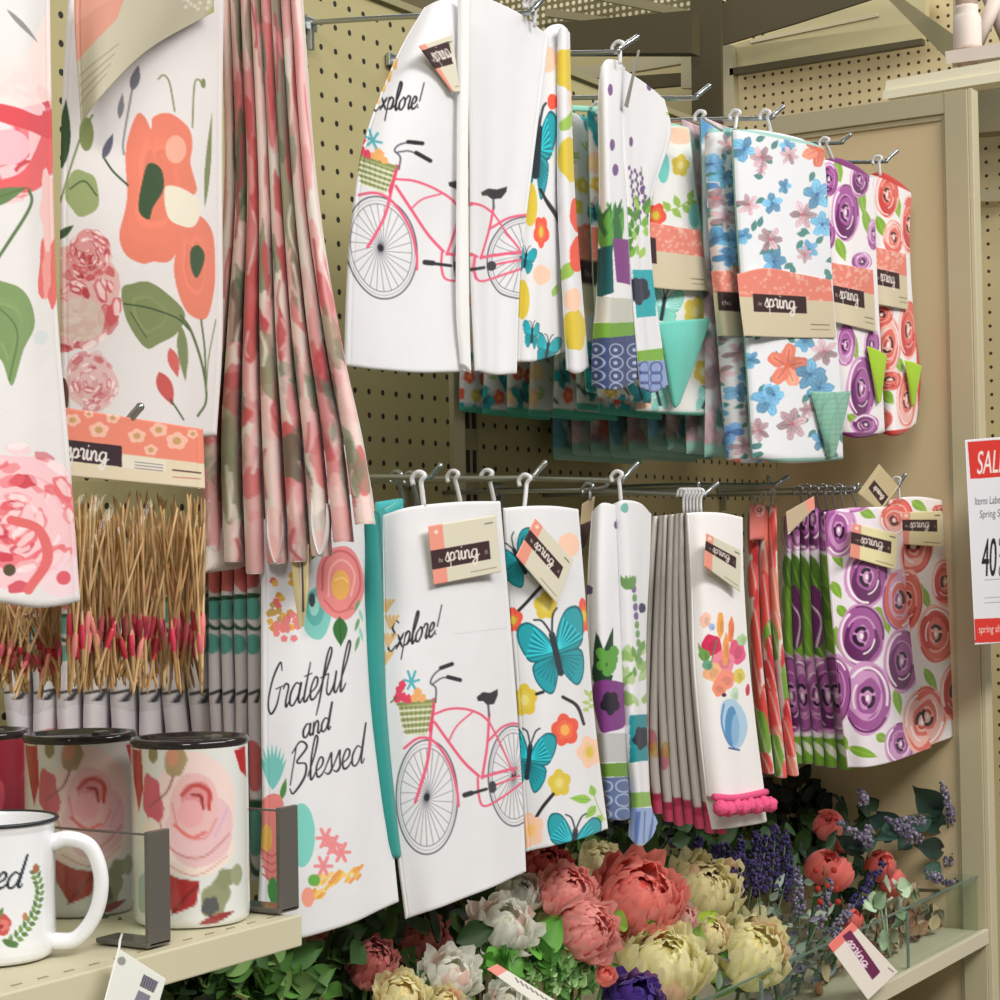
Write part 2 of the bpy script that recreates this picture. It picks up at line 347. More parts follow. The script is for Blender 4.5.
# ------------------------------------------------------------------ prints
PINK = rgb(232, 98, 128); GREY = rgb(96, 98, 108); DK = rgb(48, 46, 52); TEAL = rgb(38, 160, 172); DTEAL = rgb(24, 104, 118)
def bicycle(cv, src=None, dst=None):
    """coordinates of the bicycle as it lies on the front bicycle towel"""
    if src: cv.affine(src, dst)
    s = cv.stroke
    def wheel(cx, cy, rx, ry, a0=0, a1=360):
        E = lambda k, n=40: [(cx + rx * k * math.cos(math.radians(t)), cy + ry * k * math.sin(math.radians(t))) for t in np.linspace(a0, a1, n)]
        s(E(1), 1.5, GREY); s(E(.93), .7, rgb(170, 172, 180)); s(E(.86), .8, rgb(120, 122, 132))
        for i in range(26):
            t = 2 * math.pi * i / 26 + .1; s([(cx + rx * .07 * math.cos(t + 1), cy + ry * .07 * math.sin(t + 1)), (cx + rx * .86 * math.cos(t), cy + ry * .86 * math.sin(t))], .55, rgb(110, 112, 122))
        cv.blob(cx, cy, rx * .09, ry * .07, DK)
    wheel(426, 797, 30, 57); wheel(512, 776, 27, 50)
    s([(404, 748), (418, 738), (432, 741), (447, 762), (455, 788), (457, 806)], 2.6, PINK)
    s([(484, 742), (500, 727), (517, 724), (532, 735)], 2.4, PINK)
    s([(431, 703), (430, 724), (427, 758), (420, 786), (415, 802)], 3, PINK)
    s([(432, 700), (429, 730)], 4.2, rgb(222, 80, 112))
    s([(433, 714), (447, 709), (463, 709), (477, 714), (486, 722)], 2.4, PINK)
    s([(433, 722), (447, 742), (462, 762), (476, 776)], 2.8, PINK)
    s([(447, 741), (455, 726), (470, 712)], 1.8, PINK); s([(486, 714), (484, 745), (479, 778)], 2.6, PINK)
    s([(486, 722), (498, 745), (512, 774)], 2, PINK); s([(479, 777), (497, 772), (515, 768)], 3, PINK)
    s([(475, 778), (476, 795), (481, 806), (498, 798), (522, 782)], 2.2, PINK); s([(486, 787), (518, 776)], 2.2, PINK)
    cv.blob(489, 787, 4, 6, rgb(60, 60, 66)); s([(464, 795), (483, 789)], 3, DK, smooth=False); s([(463, 795), (469, 793)], 5, DK, smooth=False)
    s([(485, 704), (486, 716)], 2.2, GREY); cv.poly([(474, 697), (480, 692), (487, 693), (495, 689), (495, 695), (491, 704), (484, 705), (480, 701), (475, 701)], DK)
    s([(434, 702), (434, 688), (429, 683), (432, 675), (440, 668), (444, 667)], 1.7, GREY); s([(431, 684), (440, 678), (448, 678)], 1.6, GREY)
    s([(439, 668), (450, 664)], 4, rgb(40, 42, 48), smooth=False); s([(446, 677), (458, 680)], 4, rgb(40, 42, 48), smooth=False)
    cv.poly([(398, 703), (431, 700), (429, 720), (424, 735), (406, 735), (401, 722)], rgb(176, 182, 132))
    for i in range(7): s([(401 + i * 4.7, 706), (406 + i * 3.2, 734)], .8, rgb(110, 122, 78))
    for i in range(5): s([(399 + i, 708 + i * 6), (430 - i, 706 + i * 6)], .8, rgb(110, 122, 78)); s([(399 + i, 711 + i * 6), (430 - i, 709 + i * 6)], 1.4, rgb(234, 236, 214))
    s([(398, 704), (431, 701)], 3.4, rgb(140, 148, 92))
    for i in range(6):
        t = i * 1.05; s([(411, 682), (411 + 7 * math.cos(t), 680 + 10 * math.sin(t))], 2.4, rgb(88, 176, 192))
    for x, y in ((399, 690), (403, 697), (397, 698), (408, 699), (402, 685)): cv.blob(x, y, 3.6, 5, rgb(226, 74, 104), lobes=5)
    for x, y in ((417, 692), (421, 698), (414, 698)): cv.blob(x, y, 4, 4.5, rgb(236, 174, 110), lobes=5)
    s([(391, 702), (397, 697)], 1.4, rgb(80, 110, 60))
    cv.affine(None, None)
def sprig(cv, pts, c, r=5):
    for i, (x, y) in enumerate(pts):
        for k in range(6):
            t = k * 1.05 + i; cv.stroke([(x, y), (x + r * math.cos(t), y + r * 1.2 * math.sin(t))], r * .42, c)
def butterfly(cv, cx, cy, s, rot, c=TEAL, dc=DTEAL, sq=.8):
    ca, sa = math.cos(rot), math.sin(rot)
    def R(P): return [(cx + s * sq * (x * ca - y * sa), cy + s * (x * sa + y * ca)) for x, y in P]
    for sg in (-1, 1):
        up = [(0, -.15), (sg * .25, -.62), (sg * .6, -.95), (sg * .95, -.92), (sg * 1.05, -.6), (sg * .92, -.15), (sg * .7, .08), (0, .15)]
        lo = [(0, .05), (sg * .7, .1), (sg * .78, .45), (sg * .62, .82), (sg * .38, .98), (sg * .15, .7), (0, .3)]
        for P in (up, lo):
            Q = cr(np.array(P + [P[0]]), 30); cv.poly(R(Q), dc); m = Q.mean(0); cv.poly(R((Q - m) * .9 + m), c)
        for a in np.linspace(.2, 1, 6):
            cv.stroke(R([(sg * .03, 0), (sg * (.35 + .55 * a), -.9 + .75 * a)]), s * .035, tuple(min(1, x * 1.35) for x in c)); cv.stroke(R([(sg * .06, 0), (sg * (.38 + .5 * a), -.82 + .75 * a)]), s * .025, dc)
            cv.stroke(R([(sg * .03, .1), (sg * (.15 + .6 * a), .9 - .6 * a)]), s * .03, dc, .7)
    cv.stroke(R([(0, -.45), (0, .55)]), s * .15, rgb(40, 52, 60)); cv.stroke(R([(0, -.45), (-.18, -.85), (-.4, -.95)]), s * .05, rgb(60, 70, 76)); cv.stroke(R([(0, -.45), (.15, -.9), (.32, -1.05)]), s * .05, rgb(60, 70, 76))
def flow(cv, x, y, r, c, cc, ry=1.25, lobes=5):
    cv.blob(x, y, r, r * ry, c, lobes=lobes, n=50); cv.blob(x, y, r * .32, r * .34 * ry, cc); cv.blob(x, y, r * .6, r * .6 * ry, cc, lobes=5, al=.25)
ORG = rgb(238, 92, 72); YEL = rgb(222, 196, 70); PCH = rgb(250, 206, 180); LG = rgb(158, 196, 92); TUR = rgb(120, 208, 200)
def twig(cv, x, y, s, rot=0, c=LG):
    ca, sa = math.cos(rot), math.sin(rot); R = lambda a, b: (x + s * (a * ca - b * sa), y + s * (a * sa + b * ca))
    cv.stroke([R(0, 0), R(.5, -.5), R(.9, -1.2)], s * .08, c)
    for a, b, e, f in ((.2, -.2, -.4, -.45), (.3, -.35, 1, -.1), (.55, -.6, 0, -1.1), (.7, -.8, 1.4, -.6), (.9, -1.2, .8, -1.9), (.85, -1, 1.5, -1.4)): cv.leaf(R(a, b), R(e, f), s * .42, c, rgb(120, 160, 70))
def butterfly_field(cv, seed, x0, y0, w, h, s=1.):
    """scatter of butterflies, open flowers and twigs"""
    g = random.Random(seed); k = 0; st = 17 * s
    for j in range(int(h / st / 1.3) + 2):
        for i in range(int(w / st) + 2):
            x = x0 + (i + .5 * (j % 2)) * st + g.uniform(-3, 3) * s; y = y0 + j * st * 1.35 + g.uniform(-3, 3) * s; q = g.random()
            if q < .26: butterfly(cv, x, y, 13 * s, g.uniform(-.7, .7))
            elif q < .42: flow(cv, x, y, 7 * s, ORG, rgb(250, 170, 80))
            elif q < .57: flow(cv, x, y, 6.5 * s, YEL, rgb(240, 230, 150))
            elif q < .72: twig(cv, x - 4 * s, y + 5 * s, 7 * s, g.uniform(-1, 1))
            elif q < .88: flow(cv, x, y, 8 * s, PCH, rgb(250, 220, 150))
            else: cv.stroke([(x - 6 * s, y - 8 * s), (x + 6 * s, y + 8 * s)], 2 * s, rgb(50, 48, 46))
def rose(cv, x, y, rx, ry, pal, seed=0):
    g = random.Random(seed or int(x * 7 + y)); L, Mi, D, K = pal
    cv.blob(x, y, rx * 1.12, ry * 1.1, L, wob=.05, seed=seed + 1); cv.blob(x + rx * .03, y, rx, ry, Mi, wob=.06, seed=seed + 2)
    a = g.uniform(0, 6.28); cv.blob(x + rx * .18 * math.cos(a), y + ry * .18 * math.sin(a), rx * .78, ry * .78, D if g.random() < .6 else L, wob=.09, seed=seed + 3)
    cv.blob(x + rx * .05, y - ry * .05, rx * .55, ry * .55, Mi, wob=.08, seed=seed + 4)
    def arc(r, a0, a1, w, c): cv.stroke([(x + rx * r * math.cos(t), y + ry * r * math.sin(t)) for t in np.linspace(a0, a1, 9)], w * rx / 18, c)
    arc(.92, a, a + 2.6, 2.4, rgb(250, 240, 246)); arc(1.02, a + 3, a + 4.9, 1.6, D); arc(.66, a + 2.2, a + 4.4, 1.8, L); arc(.62, a + 5, a + 6.2, 1.6, rgb(252, 240, 246))
    cv.blob(x, y, rx * .36, ry * .36, L, wob=.1, seed=seed + 6); arc(.3, a, a + 1.6, 3.4, K); arc(.27, a + 2.3, a + 3.7, 3.2, K); arc(.2, a + 4.3, a + 5.6, 3, D); cv.blob(x, y, rx * .08, ry * .1, rgb(250, 244, 244))
PURP = (rgb(214, 158, 206), rgb(168, 92, 160), rgb(104, 42, 98), rgb(44, 22, 48)); CORL = (rgb(246, 190, 180), rgb(228, 112, 98), rgb(206, 70, 66), rgb(50, 28, 34)); MIXR = (rgb(226, 176, 212), rgb(228, 112, 98), rgb(150, 78, 150), rgb(50, 28, 44))
LIME = rgb(134, 178, 62)
def rose_field(cv, seed, x0, y0, w, h, pal, s=1.):
    g = random.Random(seed); st = 42 * s
    for j in range(-1, int(h / st / 1.1) + 2):
        for i in range(-1, int(w / st) + 2):
            x = x0 + (i + .5 * (j % 2)) * st + g.uniform(-3, 3) * s; y = y0 + j * st * 1.12 + g.uniform(-3, 3) * s
            for q in range(2):
                a = g.uniform(0, 6.28); lx, ly = x + st * .5 + g.uniform(-5, 5) * s, y + st * (.1 + .5 * q) + g.uniform(-5, 5) * s; cv.leaf((lx - 9 * s * math.cos(a), ly - 11 * s * math.sin(a)), (lx + 9 * s * math.cos(a), ly + 11 * s * math.sin(a)), 9 * s, LIME, rgb(190, 214, 130))
            rose(cv, x, y, 17 * s, 20 * s, pal, seed * 100 + i * 11 + j)
def petals5(cv, x, y, r, c, cc, seed=0, ry=1.1, n=5):
    g = random.Random(seed or int(x + 3 * y)); a0 = g.uniform(0, 6.28)
    for k in range(n):
        a = a0 + 2 * math.pi * k / n + g.uniform(-.15, .15); f = g.uniform(.82, 1.22); cl = tuple(min(1, v * f) for v in c); ex, ey = x + r * .55 * math.cos(a), y + r * .55 * ry * math.sin(a)
        cv.blob(ex, ey, r * .50, r * (.36 if n == 5 else .27), cl, rot=a, wob=.12, seed=seed + k); cv.blob(ex + r * .12 * math.cos(a), ey + r * .12 * math.sin(a), r * .28, r * .16, tuple(min(1, v * 1.18) for v in cl), rot=a, wob=.1, seed=seed + k + 9, al=.6)
        cv.stroke([(x, y), (ex + r * .2 * math.cos(a), ey + r * .2 * math.sin(a))], max(.6, r * .07), tuple(v * .68 for v in cl), .6)
    cv.blob(x, y, r * .15, r * .15, cc)
BLU = rgb(112, 168, 206); MAU = rgb(190, 160, 168); COR = rgb(244, 138, 116); TL2 = rgb(84, 138, 136)
def blue_field(cv, seed, x0, y0, w, h, s=1.):
    g = random.Random(seed); st = 20 * s
    for j in range(int(h / st) + 2):
        for i in range(int(w / st) + 2):
            x = x0 + (i + .5 * (j % 2)) * st + g.uniform(-4, 4) * s; y = y0 + j * st + g.uniform(-4, 4) * s; q = g.random()
            for _ in range(2):
                a = g.uniform(0, 6.28); lx, ly = x + g.uniform(-9, 9) * s, y + g.uniform(8, 13) * s; cv.leaf((lx, ly), (lx + 8 * s * math.cos(a), ly + 9 * s * math.sin(a)), 5 * s, TL2, rgb(120, 170, 160))
            if q < .45: petals5(cv, x, y, 10 * s, tuple(v * g.uniform(.9, 1.1) for v in BLU), rgb(90, 120, 170), seed * 99 + i + 31 * j)
            elif q < .58: petals5(cv, x, y, 12 * s, COR, rgb(210, 100, 90), seed * 99 + i + 31 * j)
            else: petals5(cv, x, y, 10 * s, MAU, rgb(220, 120, 120), seed * 99 + i + 31 * j, n=6)
def peony_print(cv, x, y, r, seed, c=(rgb(246, 200, 206), rgb(232, 110, 118), rgb(206, 66, 80))):
    g = random.Random(seed); cv.blob(x, y, r, r * 1.15, c[0], wob=.1, seed=seed)
    for k in range(90):
        a = g.uniform(0, 6.28); q = r * (g.random() ** .6); rr = r * g.uniform(.10, .26); cv.blob(x + q * math.cos(a), y + q * 1.15 * math.sin(a), rr, rr * .55, c[g.choice((0, 0, 1, 1, 2))], rot=a + 1.5, wob=.15, seed=seed * 50 + k, al=g.uniform(.4, .9))
        if g.random() < .5: cv.blob(x + q * math.cos(a) * 1.02, y + q * 1.2 * math.sin(a), rr * .8, rr * .3, rgb(253, 236, 236), rot=a + 1.5, wob=.15, seed=seed * 70 + k, al=.7)
def swatch_peony(cv, seed, w, h, s=1.):
    g = random.Random(seed); n = max(4, int(w * h / 1500 / s))
    for k in range(n):
        x, y = g.uniform(0, w), (k + g.random()) * h / n; q = g.random()
        if q < .55: cv.blob(x, y, 20 * s, 26 * s, g.choice((rgb(232, 160, 164), rgb(204, 84, 92), rgb(244, 206, 208), rgb(186, 62, 74))), wob=.25, seed=seed * 9 + k)
        else: a = g.uniform(0, 6.28); cv.leaf((x, y), (x + 26 * s * math.cos(a), y + 30 * s * math.sin(a)), 15 * s, g.choice((rgb(104, 128, 92), rgb(132, 148, 104), rgb(70, 92, 72))), rgb(70, 90, 60))
BROWN = rgb(64, 44, 46); CREAM = rgb(230, 222, 196); CORAL = rgb(240, 156, 138)
def tag_art(cv, q, back=(.87, .85, .77), band=(.42, .74)):
    """card with coral stripe, dark band and the word spring"""
    a = [np.array(p, float) for p in q]; P = lambda u, v: (a[0] * (1 - u) + a[1] * u) * (1 - v) + (a[3] * (1 - u) + a[2] * u) * v
    cv.poly([P(0, 0), P(1, 0), P(1, 1), P(0, 1)], back); cv.poly([P(0, 0), P(.2, 0), P(.2, 1), P(0, 1)], CORAL)
    cv.blob(*P(.1, .12), 2, 2, rgb(250, 220, 210)); b0, b1 = band; cv.poly([P(0, b0), P(.86, b0), P(.86, b1), P(0, b1)], BROWN)
    ux = (P(1, 0) - P(0, 0)); uy = -(P(0, 1) - P(0, 0)); script(cv, 'spring', P(.2, b1 - (b1 - b0) * .3), ux * .11, uy * (b1 - b0) * .42, np.linalg.norm(ux) * .02, rgb(240, 232, 224))
    sans(cv, 'the', P(.09, b1 - (b1 - b0) * .32), ux * .05, uy * .12, rgb(220, 212, 206)); sans(cv, 'sh.', P(.78, b1 - (b1 - b0) * .32), ux * .05, uy * .12, rgb(220, 212, 206))
    cv.stroke([P(.55, .9), P(.93, .9)], .8, rgb(140, 130, 110), smooth=False); cv.stroke([P(.82, .12), P(.93, .12)], 1.2, rgb(110, 104, 96), smooth=False)
def band_art(cv, q, br=(.40, .68), bx=(0, .6), lace=.45, txt=True, seed=3):
    a = [np.array(p, float) for p in q]; P = lambda u, v: (a[0] * (1 - u) + a[1] * u) * (1 - v) + (a[3] * (1 - u) + a[2] * u) * v
    g = random.Random(seed); cv.poly([P(0, 0), P(1, 0), P(1, 1), P(0, 1)], rgb(214, 202, 174)); cv.poly([P(0, 0), P(1, 0), P(1, lace), P(0, lace)], rgb(232, 138, 122))
    for _ in range(60):
        x, y = P(g.random(), g.random() * lace); cv.blob(x, y, 1.6, 1.6, rgb(246, 196, 184), lobes=4, al=.55)
    y0, y1 = br; x0, x1 = bx; cv.poly([P(x0, y0), P(x1, y0), P(x1, y1), P(x0, y1)], BROWN)
    if txt:
        ux = (P(1, 0) - P(0, 0)) * (x1 - x0); uy = -(P(0, 1) - P(0, 0)); script(cv, 'spring', P(x0 + (x1 - x0) * .22, y1 - (y1 - y0) * .3), ux * .13, uy * (y1 - y0) * .42, np.linalg.norm(ux) * .026, rgb(240, 232, 224))
        sans(cv, 'the', P(x0 + (x1 - x0) * .08, y1 - (y1 - y0) * .35), ux * .06, uy * .1, rgb(220, 212, 206))
    cv.stroke([P(.74, .8), P(.95, .8)], 1, rgb(120, 110, 90), smooth=False); cv.stroke([P(.74, .88), P(.95, .88)], 1, rgb(150, 140, 116), smooth=False)

def tagcard(parent, q, d, art=tag_art, name='tag', dd=(0, 0, 0, 0), **kw):
    cv = Cv(q, CREAM, k=3.2); art(cv, q, **kw)
    rows = [[(*q[0], d + dd[0]), (*q[1], d + dd[1])], [(*q[3], d + dd[3]), (*q[2], d + dd[2])]]
    o = cloth(name, rows, cv, th=.0012, parent=parent, m=M_CARD, back=(.8, .76, .64), dens=1.7, hem=False); o['label'] = 'cream card with coral edge and dark spring band'; return o
M_HANG = mat('white_plastic', rgb(225, 226, 228), .35); M_CLEAR = mat('clear_plastic', rgb(225, 230, 232), .15, Transmission_Weight=.6)
M_WIRE = mat('zinc_wire', rgb(172, 178, 178), .3, .85)
def hanger(parent, p0, top, d0, d1=None, r=.0022, m=None):
    """small plastic hook loop: from the cloth top p0 up over the bar at top"""
    d1 = d1 or d0; A, B = W(*p0, d0), W(*top, d1); e = (B - A)
    h = np.array([.0, -1, 0]) * .008; P = [A, A + e * .6, B - e * .05, B + np.array([0, -.004, .004]), B + np.array([0, .003, .007]), B + np.array([0, .009, .002]), B + np.array([0, .008, -.004])]
    MB().tube(cr(P, 20), [r] * 20, 8).build('hanger', m or M_HANG, parent)
# ------------------------------------------------------------------ setting
def pegboard_mat(name, c, sp=.0254, r=.0032, noise=.05, axis='x', hole=(.10, .08, .06)):
    m = bpy.data.materials.new(name); m.use_nodes = True; nt = m.node_tree; b = nt.nodes['Principled BSDF']; N = nt.nodes.new; L = nt.links.new
    g = N('ShaderNodeNewGeometry'); s = N('ShaderNodeSeparateXYZ'); L(g.outputs['Position'], s.inputs[0])
    def mth(op, a, b_=None, c_=None):
        n = N('ShaderNodeMath'); n.operation = op
        for i, q in enumerate((a, b_, c_)):
            if q is None: continue
            if isinstance(q, (int, float)): n.inputs[i].default_value = q
            else: L(q, n.inputs[i])
        return n.outputs[0]
    def cell(o):
        f = mth('MULTIPLY', o, 1 / sp); return mth('SUBTRACT', f, mth('ROUND', f))
    a = cell(s.outputs['X' if axis == 'x' else 'Y']); z = cell(s.outputs['Z'])
    d = mth('SQRT', mth('ADD', mth('MULTIPLY', a, a), mth('MULTIPLY', z, z)))
    k = mth('LESS_THAN', d, r / sp)
    n = N('ShaderNodeTexNoise'); n.inputs['Scale'].default_value = 14; n.inputs['Detail'].default_value = 6; L(g.outputs['Position'], n.inputs['Vector'])
    c = lin(c); m1 = N('ShaderNodeMix'); m1.data_type = 'RGBA'; L(n.outputs[0], m1.inputs[0]); m1.inputs[6].default_value = (*(c * (1 - noise)), 1); m1.inputs[7].default_value = (*(c * (1 + noise)), 1)
    m2 = N('ShaderNodeMix'); m2.data_type = 'RGBA'; L(k, m2.inputs[0]); L(m1.outputs[2], m2.inputs[6]); m2.inputs[7].default_value = (*lin(hole), 1); L(m2.outputs[2], b.inputs['Base Color'])
    bp = N('ShaderNodeBump'); bp.inputs['Strength'].default_value = .6; bp.inputs['Distance'].default_value = .003; L(mth('SUBTRACT', 1.0, k), bp.inputs['Height']); L(bp.outputs[0], b.inputs['Normal'])
    b.inputs['Roughness'].default_value = .6; return m
M_PEG = pegboard_mat('tan_pegboard', rgb(172, 162, 118)); M_TAN = mat('tan_steel', rgb(190, 182, 150), .45, noise=.04, scale=8); M_TANL = mat('tan_panel', rgb(222, 202, 162), .5, noise=.03, scale=5)
M_OLV = mat('olive_steel', rgb(150, 142, 108), .5, noise=.05, scale=9); M_DARK = mat('dark_olive_steel', rgb(84, 76, 50), .6, noise=.08, scale=9); M_SLOT = mat('upright_slot', rgb(40, 36, 30), .8)
ZT = .05
b = MB(); b.box((-1.75, 0, -1.75), (.283, .006, ZT - .004)); struct('wall_back', b, M_PEG, smooth=False)
b = MB(); b.box((.372 - .03, 0, -1.75), (1.1995, .006, ZT - .004)); struct('wall_back', b, M_PEG, smooth=False)
b = MB(); b.box((1.2, 0, -1.75), (2.6, .006, ZT - .004)); struct('wall_back', b, M_PEG, smooth=False)
b = MB(); b.box((.283, -.006, -1.75), (.306, .02, ZT)); struct('trim_1', b, M_TAN, smooth=False)
b = MB(); b.box((.307, -.002, -1.75), (.341, .02, ZT)); struct('trim_2', b, M_OLV, smooth=False)
b = MB()
for k in range(34):
    for x in (.314, .328): b.box((x, -.0035, .02 - k * .0508 - .026), (x + .006, -.001, .02 - k * .0508))
struct('trim_3', b, M_SLOT, smooth=False)
b = MB(); b.box((-1.75, -.006, ZT - .004), (1.18, .05, ZT + .004)); struct('trim_4', b, M_OLV, smooth=False)
# end panel: frame + inset
XP = 1.18; DF = .314; ZT = .092
b = MB(); b.box((XP + .012, -DF, -1.75), (XP + .02, 0, ZT - .02)); struct('wall_right', b, M_TANL, smooth=False)
b = MB(); b.box((XP, -DF, ZT - .022), (XP + .03, .0, ZT + .008)); b.box((XP + .006, -DF, ZT - .03), (XP + .03, 0, ZT - .022)); struct('trim_5', b, M_TAN, smooth=False, bevel=.001)
b = MB(); b.box((XP - .001, -DF - .0004, -1.75), (XP + .031, -DF + .034, ZT + .0085)); b.box((XP + .006, -DF + .034, -1.75), (XP + .03, -DF + .041, ZT - .03)); struct('trim_6', b, M_TAN, smooth=False, bevel=.001)
b = MB(); b.box((XP + .002, -DF - .007, -1.75), (XP + .03, -DF - .0005, ZT + .01)); struct('trim_7', b, mat('pale_edge_strip', rgb(206, 198, 166), .4), smooth=False, bevel=.001)
b = MB(); b.box((-2.5, -3, -1.78), (4, 1.5, -1.75)); struct('floor', b, mat('store_floor', rgb(150, 140, 125), .5, noise=.1, scale=4))

# fixtures beyond the low back wall: everything stands in the plane x = 3.0 or nearer
XB = 3.0
M_PEGF = pegboard_mat('far_pegboard', rgb(222, 204, 158), axis='y', r=.0042, hole=(.33, .25, .16)); M_CREAM = mat('cream_steel', rgb(253, 248, 222), .4)
def slab(name, pts, x, vec, m, kind='structure', **k):
    b = MB(); b.prism([Wx(p[0], p[1], x) for p in pts], vec); return tag(b.build(name, m, smooth=False, **k), kind=kind)
slab('wall_far', [(715, -60), (1100, -60), (1100, 460), (715, 200)], XB, (.02, 0, 0), M_PEGF)
# shelf of the far fixture, seen from below
slab('trim_8', [(735, 73), (925, 42), (925, 24), (735, 50)], XB - .12, (-.02, 0, 0), mat('far_shelf_tan', rgb(196, 186, 142), .5, noise=.12, scale=12))
slab('trim_9', [(733, 77), (925, 46), (925, 40), (733, 70)], XB - .14, (-.02, 0, 0), M_DARK)
slab('trim_10', [(725, 48), (900, -10), (925, -10), (925, 28), (725, 55)], XB - .05, (.03, 0, 0), mat('far_shelf_under', rgb(206, 196, 154), .5, noise=.1, scale=10))
b = MB()
for k in range(40):
    t = k / 40; p = Wx(752 + 128 * t, 41.5 - 27 * t, XB - .051); b.box(p - np.array([.002, .005, .004]), p + np.array([0, .004, .004]))
struct('trim_11', b, mat('slot_light', rgb(216, 208, 176), .5), smooth=False)
slab('trim_12', [(722, 45), (732, 45), (735, 126), (724, 126)], XB - .16, (.03, 0, 0), M_TAN)
# dark canopy, post and beam
slab('trim_13', [(712, -30), (960, -30), (868, 0), (796, 23), (726, 44), (712, 46)], XB - .3, (.01, 0, 0), M_DARK)
slab('trim_14', [(690, -30), (720, -30), (722, 130), (692, 130)], XB - .5, (.01, 0, 0), M_DARK)
slab('trim_15', [(545, 24), (692, 10), (692, 53), (545, 53)], XB - .6, (.04, 0, 0), M_DARK)
slab('wall_behind', [(370, 52), (700, 50), (712, 190), (370, 190)], XB + .1, (.02, 0, 0), mat('far_tan_board', rgb(190, 178, 132), .6, noise=.12, scale=6))
slab('trim_16', [(560, 70), (690, 52), (690, 62), (560, 84)], XB - .05, (.02, 0, 0), M_TAN)
slab('trim_17', [(600, 78), (692, 72), (692, 84), (600, 92)], XB - .08, (.02, 0, 0), M_DARK)
slab('trim_18', [(681, 52), (695, 52), (695, 88), (681, 88)], XB - .1, (.02, 0, 0), M_TAN)
slab('trim_19', [(545, 64), (552, 60), (602, 88), (602, 96)], XB - .12, (.02, 0, 0), M_DARK)
# perforated shelf undersides overhead
pm = pegboard_mat('perforated_steel', rgb(128, 118, 80), sp=.017, r=.0052, axis='y', hole=rgb(235, 228, 196))  # bright hole colour stands in for light shining through the perforations
slab('trim_20', [(440, -10), (722, -40), (722, 0), (692, 14), (560, 34), (440, 55)], XB - .45, (.02, 0, 0), pm)
slab('trim_21', [(545, 8), (640, 22), (640, 28), (545, 16)], XB - .5, (.02, 0, 0), M_OLV)
slab('trim_22', [(590, -12), (690, 10), (690, 18), (590, -2)], XB - .5, (.02, 0, 0), M_OLV)
slab('trim_23', [(365, -45), (450, -45), (450, 60), (421, 60), (421, 18), (372, 0)], .9, (.02, 0, 0), M_OLV)
# right hand bay: shelf, bracket and pegboard
slab('wall_bay', [(940, 128), (1100, 115), (1100, 1100), (940, 1100)], 2.0, (.02, 0, 0), pegboard_mat('bay_pegboard', rgb(206, 192, 152), axis='y', hole=(.25, .18, .12)))
slab('trim_24', [(940, 95), (1100, 70), (1100, 122), (940, 136)], 1.9, (.05, 0, 0), mat('bay_shelf_under', rgb(140, 132, 104), .5, noise=.1, scale=12))
slab('trim_25', [(955, 190), (1010, 190), (1010, 202), (955, 202)], 1.98, (-.01, 0, 0), M_TAN)
slab('trim_26', [(883, -6), (896, -6), (958, 38), (956, 62), (948, 60)], 2.4, (.04, 0, 0), M_OLV)
slab('trim_27', [(953, -20), (960, -20), (960, 55), (953, 55)], 2.3, (.03, 0, 0), M_TAN)
b = MB(); b.prism([Wx(p[0], p[1], 1.35) for p in ((887, 82), (1100, 43), (1100, 56), (886, 93))], (.03, 0, 0))
b.prism([Wx(p[0], p[1], 1.345) for p in ((884, 92), (1100, 58), (1100, 64), (884, 98))], (.04, 0, 0))
tag(b.build('wall_shelf', M_CREAM, smooth=False, bevel=.002), 'cream steel shelf edge above the tan end panel', 'shelf')

b = MB(); b.box((6.5, -6, -1.75), (6.6, 8, 4)); b.box((-2.5, 6.5, -1.75), (6.6, 6.6, 4)); struct('wall_store', b, mat('store_wall', rgb(150, 140, 112), .8, noise=.1, scale=2), smooth=False)
# pale pink turned wooden stand on the high shelf
M_PW = mat('pale_pink_wood', rgb(232, 206, 192), .6, noise=.12, scale=30); M_PW2 = mat('whitewashed_wood', rgb(240, 226, 216), .6, noise=.08, scale=25)
def px2m(px, x): return px * (x - CAM[0]) / MW[2][0] / FOC * 1.12
base = Wx(968, 62, 1.5); st = thing('pedestal_stand', 'pale pink turned wooden stand on the high cream shelf', 'stand', base)
k = px2m(1, 1.5)
b = MB(); b.lathe([(0, 44 * k), (8.5 * k, 44 * k), (8.5 * k, 51 * k), (9.5 * k, 52 * k), (10 * k, 54 * k), (7.5 * k, 60 * k), (8 * k, 66 * k), (7 * k, 80 * k), (6.5 * k, 110 * k), (0, 112 * k)], base, 24); b.build('turned_leg', M_PW, st)
b = MB(); b.lathe([(0, 10 * k), (11 * k, 10 * k), (11.5 * k, 12 * k), (11.5 * k, 33 * k), (10 * k, 36 * k), (9 * k, 38 * k), (9.5 * k, 41 * k), (9 * k, 44 * k), (0, 44.1 * k)], base, 8); b.build('block', M_PW2, st)
b = MB(); b.prism([Wx(p[0], p[1], 1.47) for p in ((947, 53), (1060, 35), (1060, 47), (948, 62))], (.03, 0, 0)); b.build('base_board', M_PW2, st, smooth=False, bevel=.003)
b = MB(); b.tube([Wx(1000, -10, 1.56), Wx(975, 48, 1.56)], [.012, .012], 6); b.build('brace', M_PW2, st)
b = MB(); b.tube([Wx(988, -5, 1.6), Wx(1012, 50, 1.6)], [.012, .012], 6); b.build('brace', mat('dusky_wood', rgb(176, 156, 150), .6, noise=.1), st)
b = MB(); b.lathe([(0, -8 * k), (6 * k, -8 * k), (8 * k, -3 * k), (7 * k, 10 * k), (0, 10 * k)], base, 16); b.build('foot', M_PW, st)
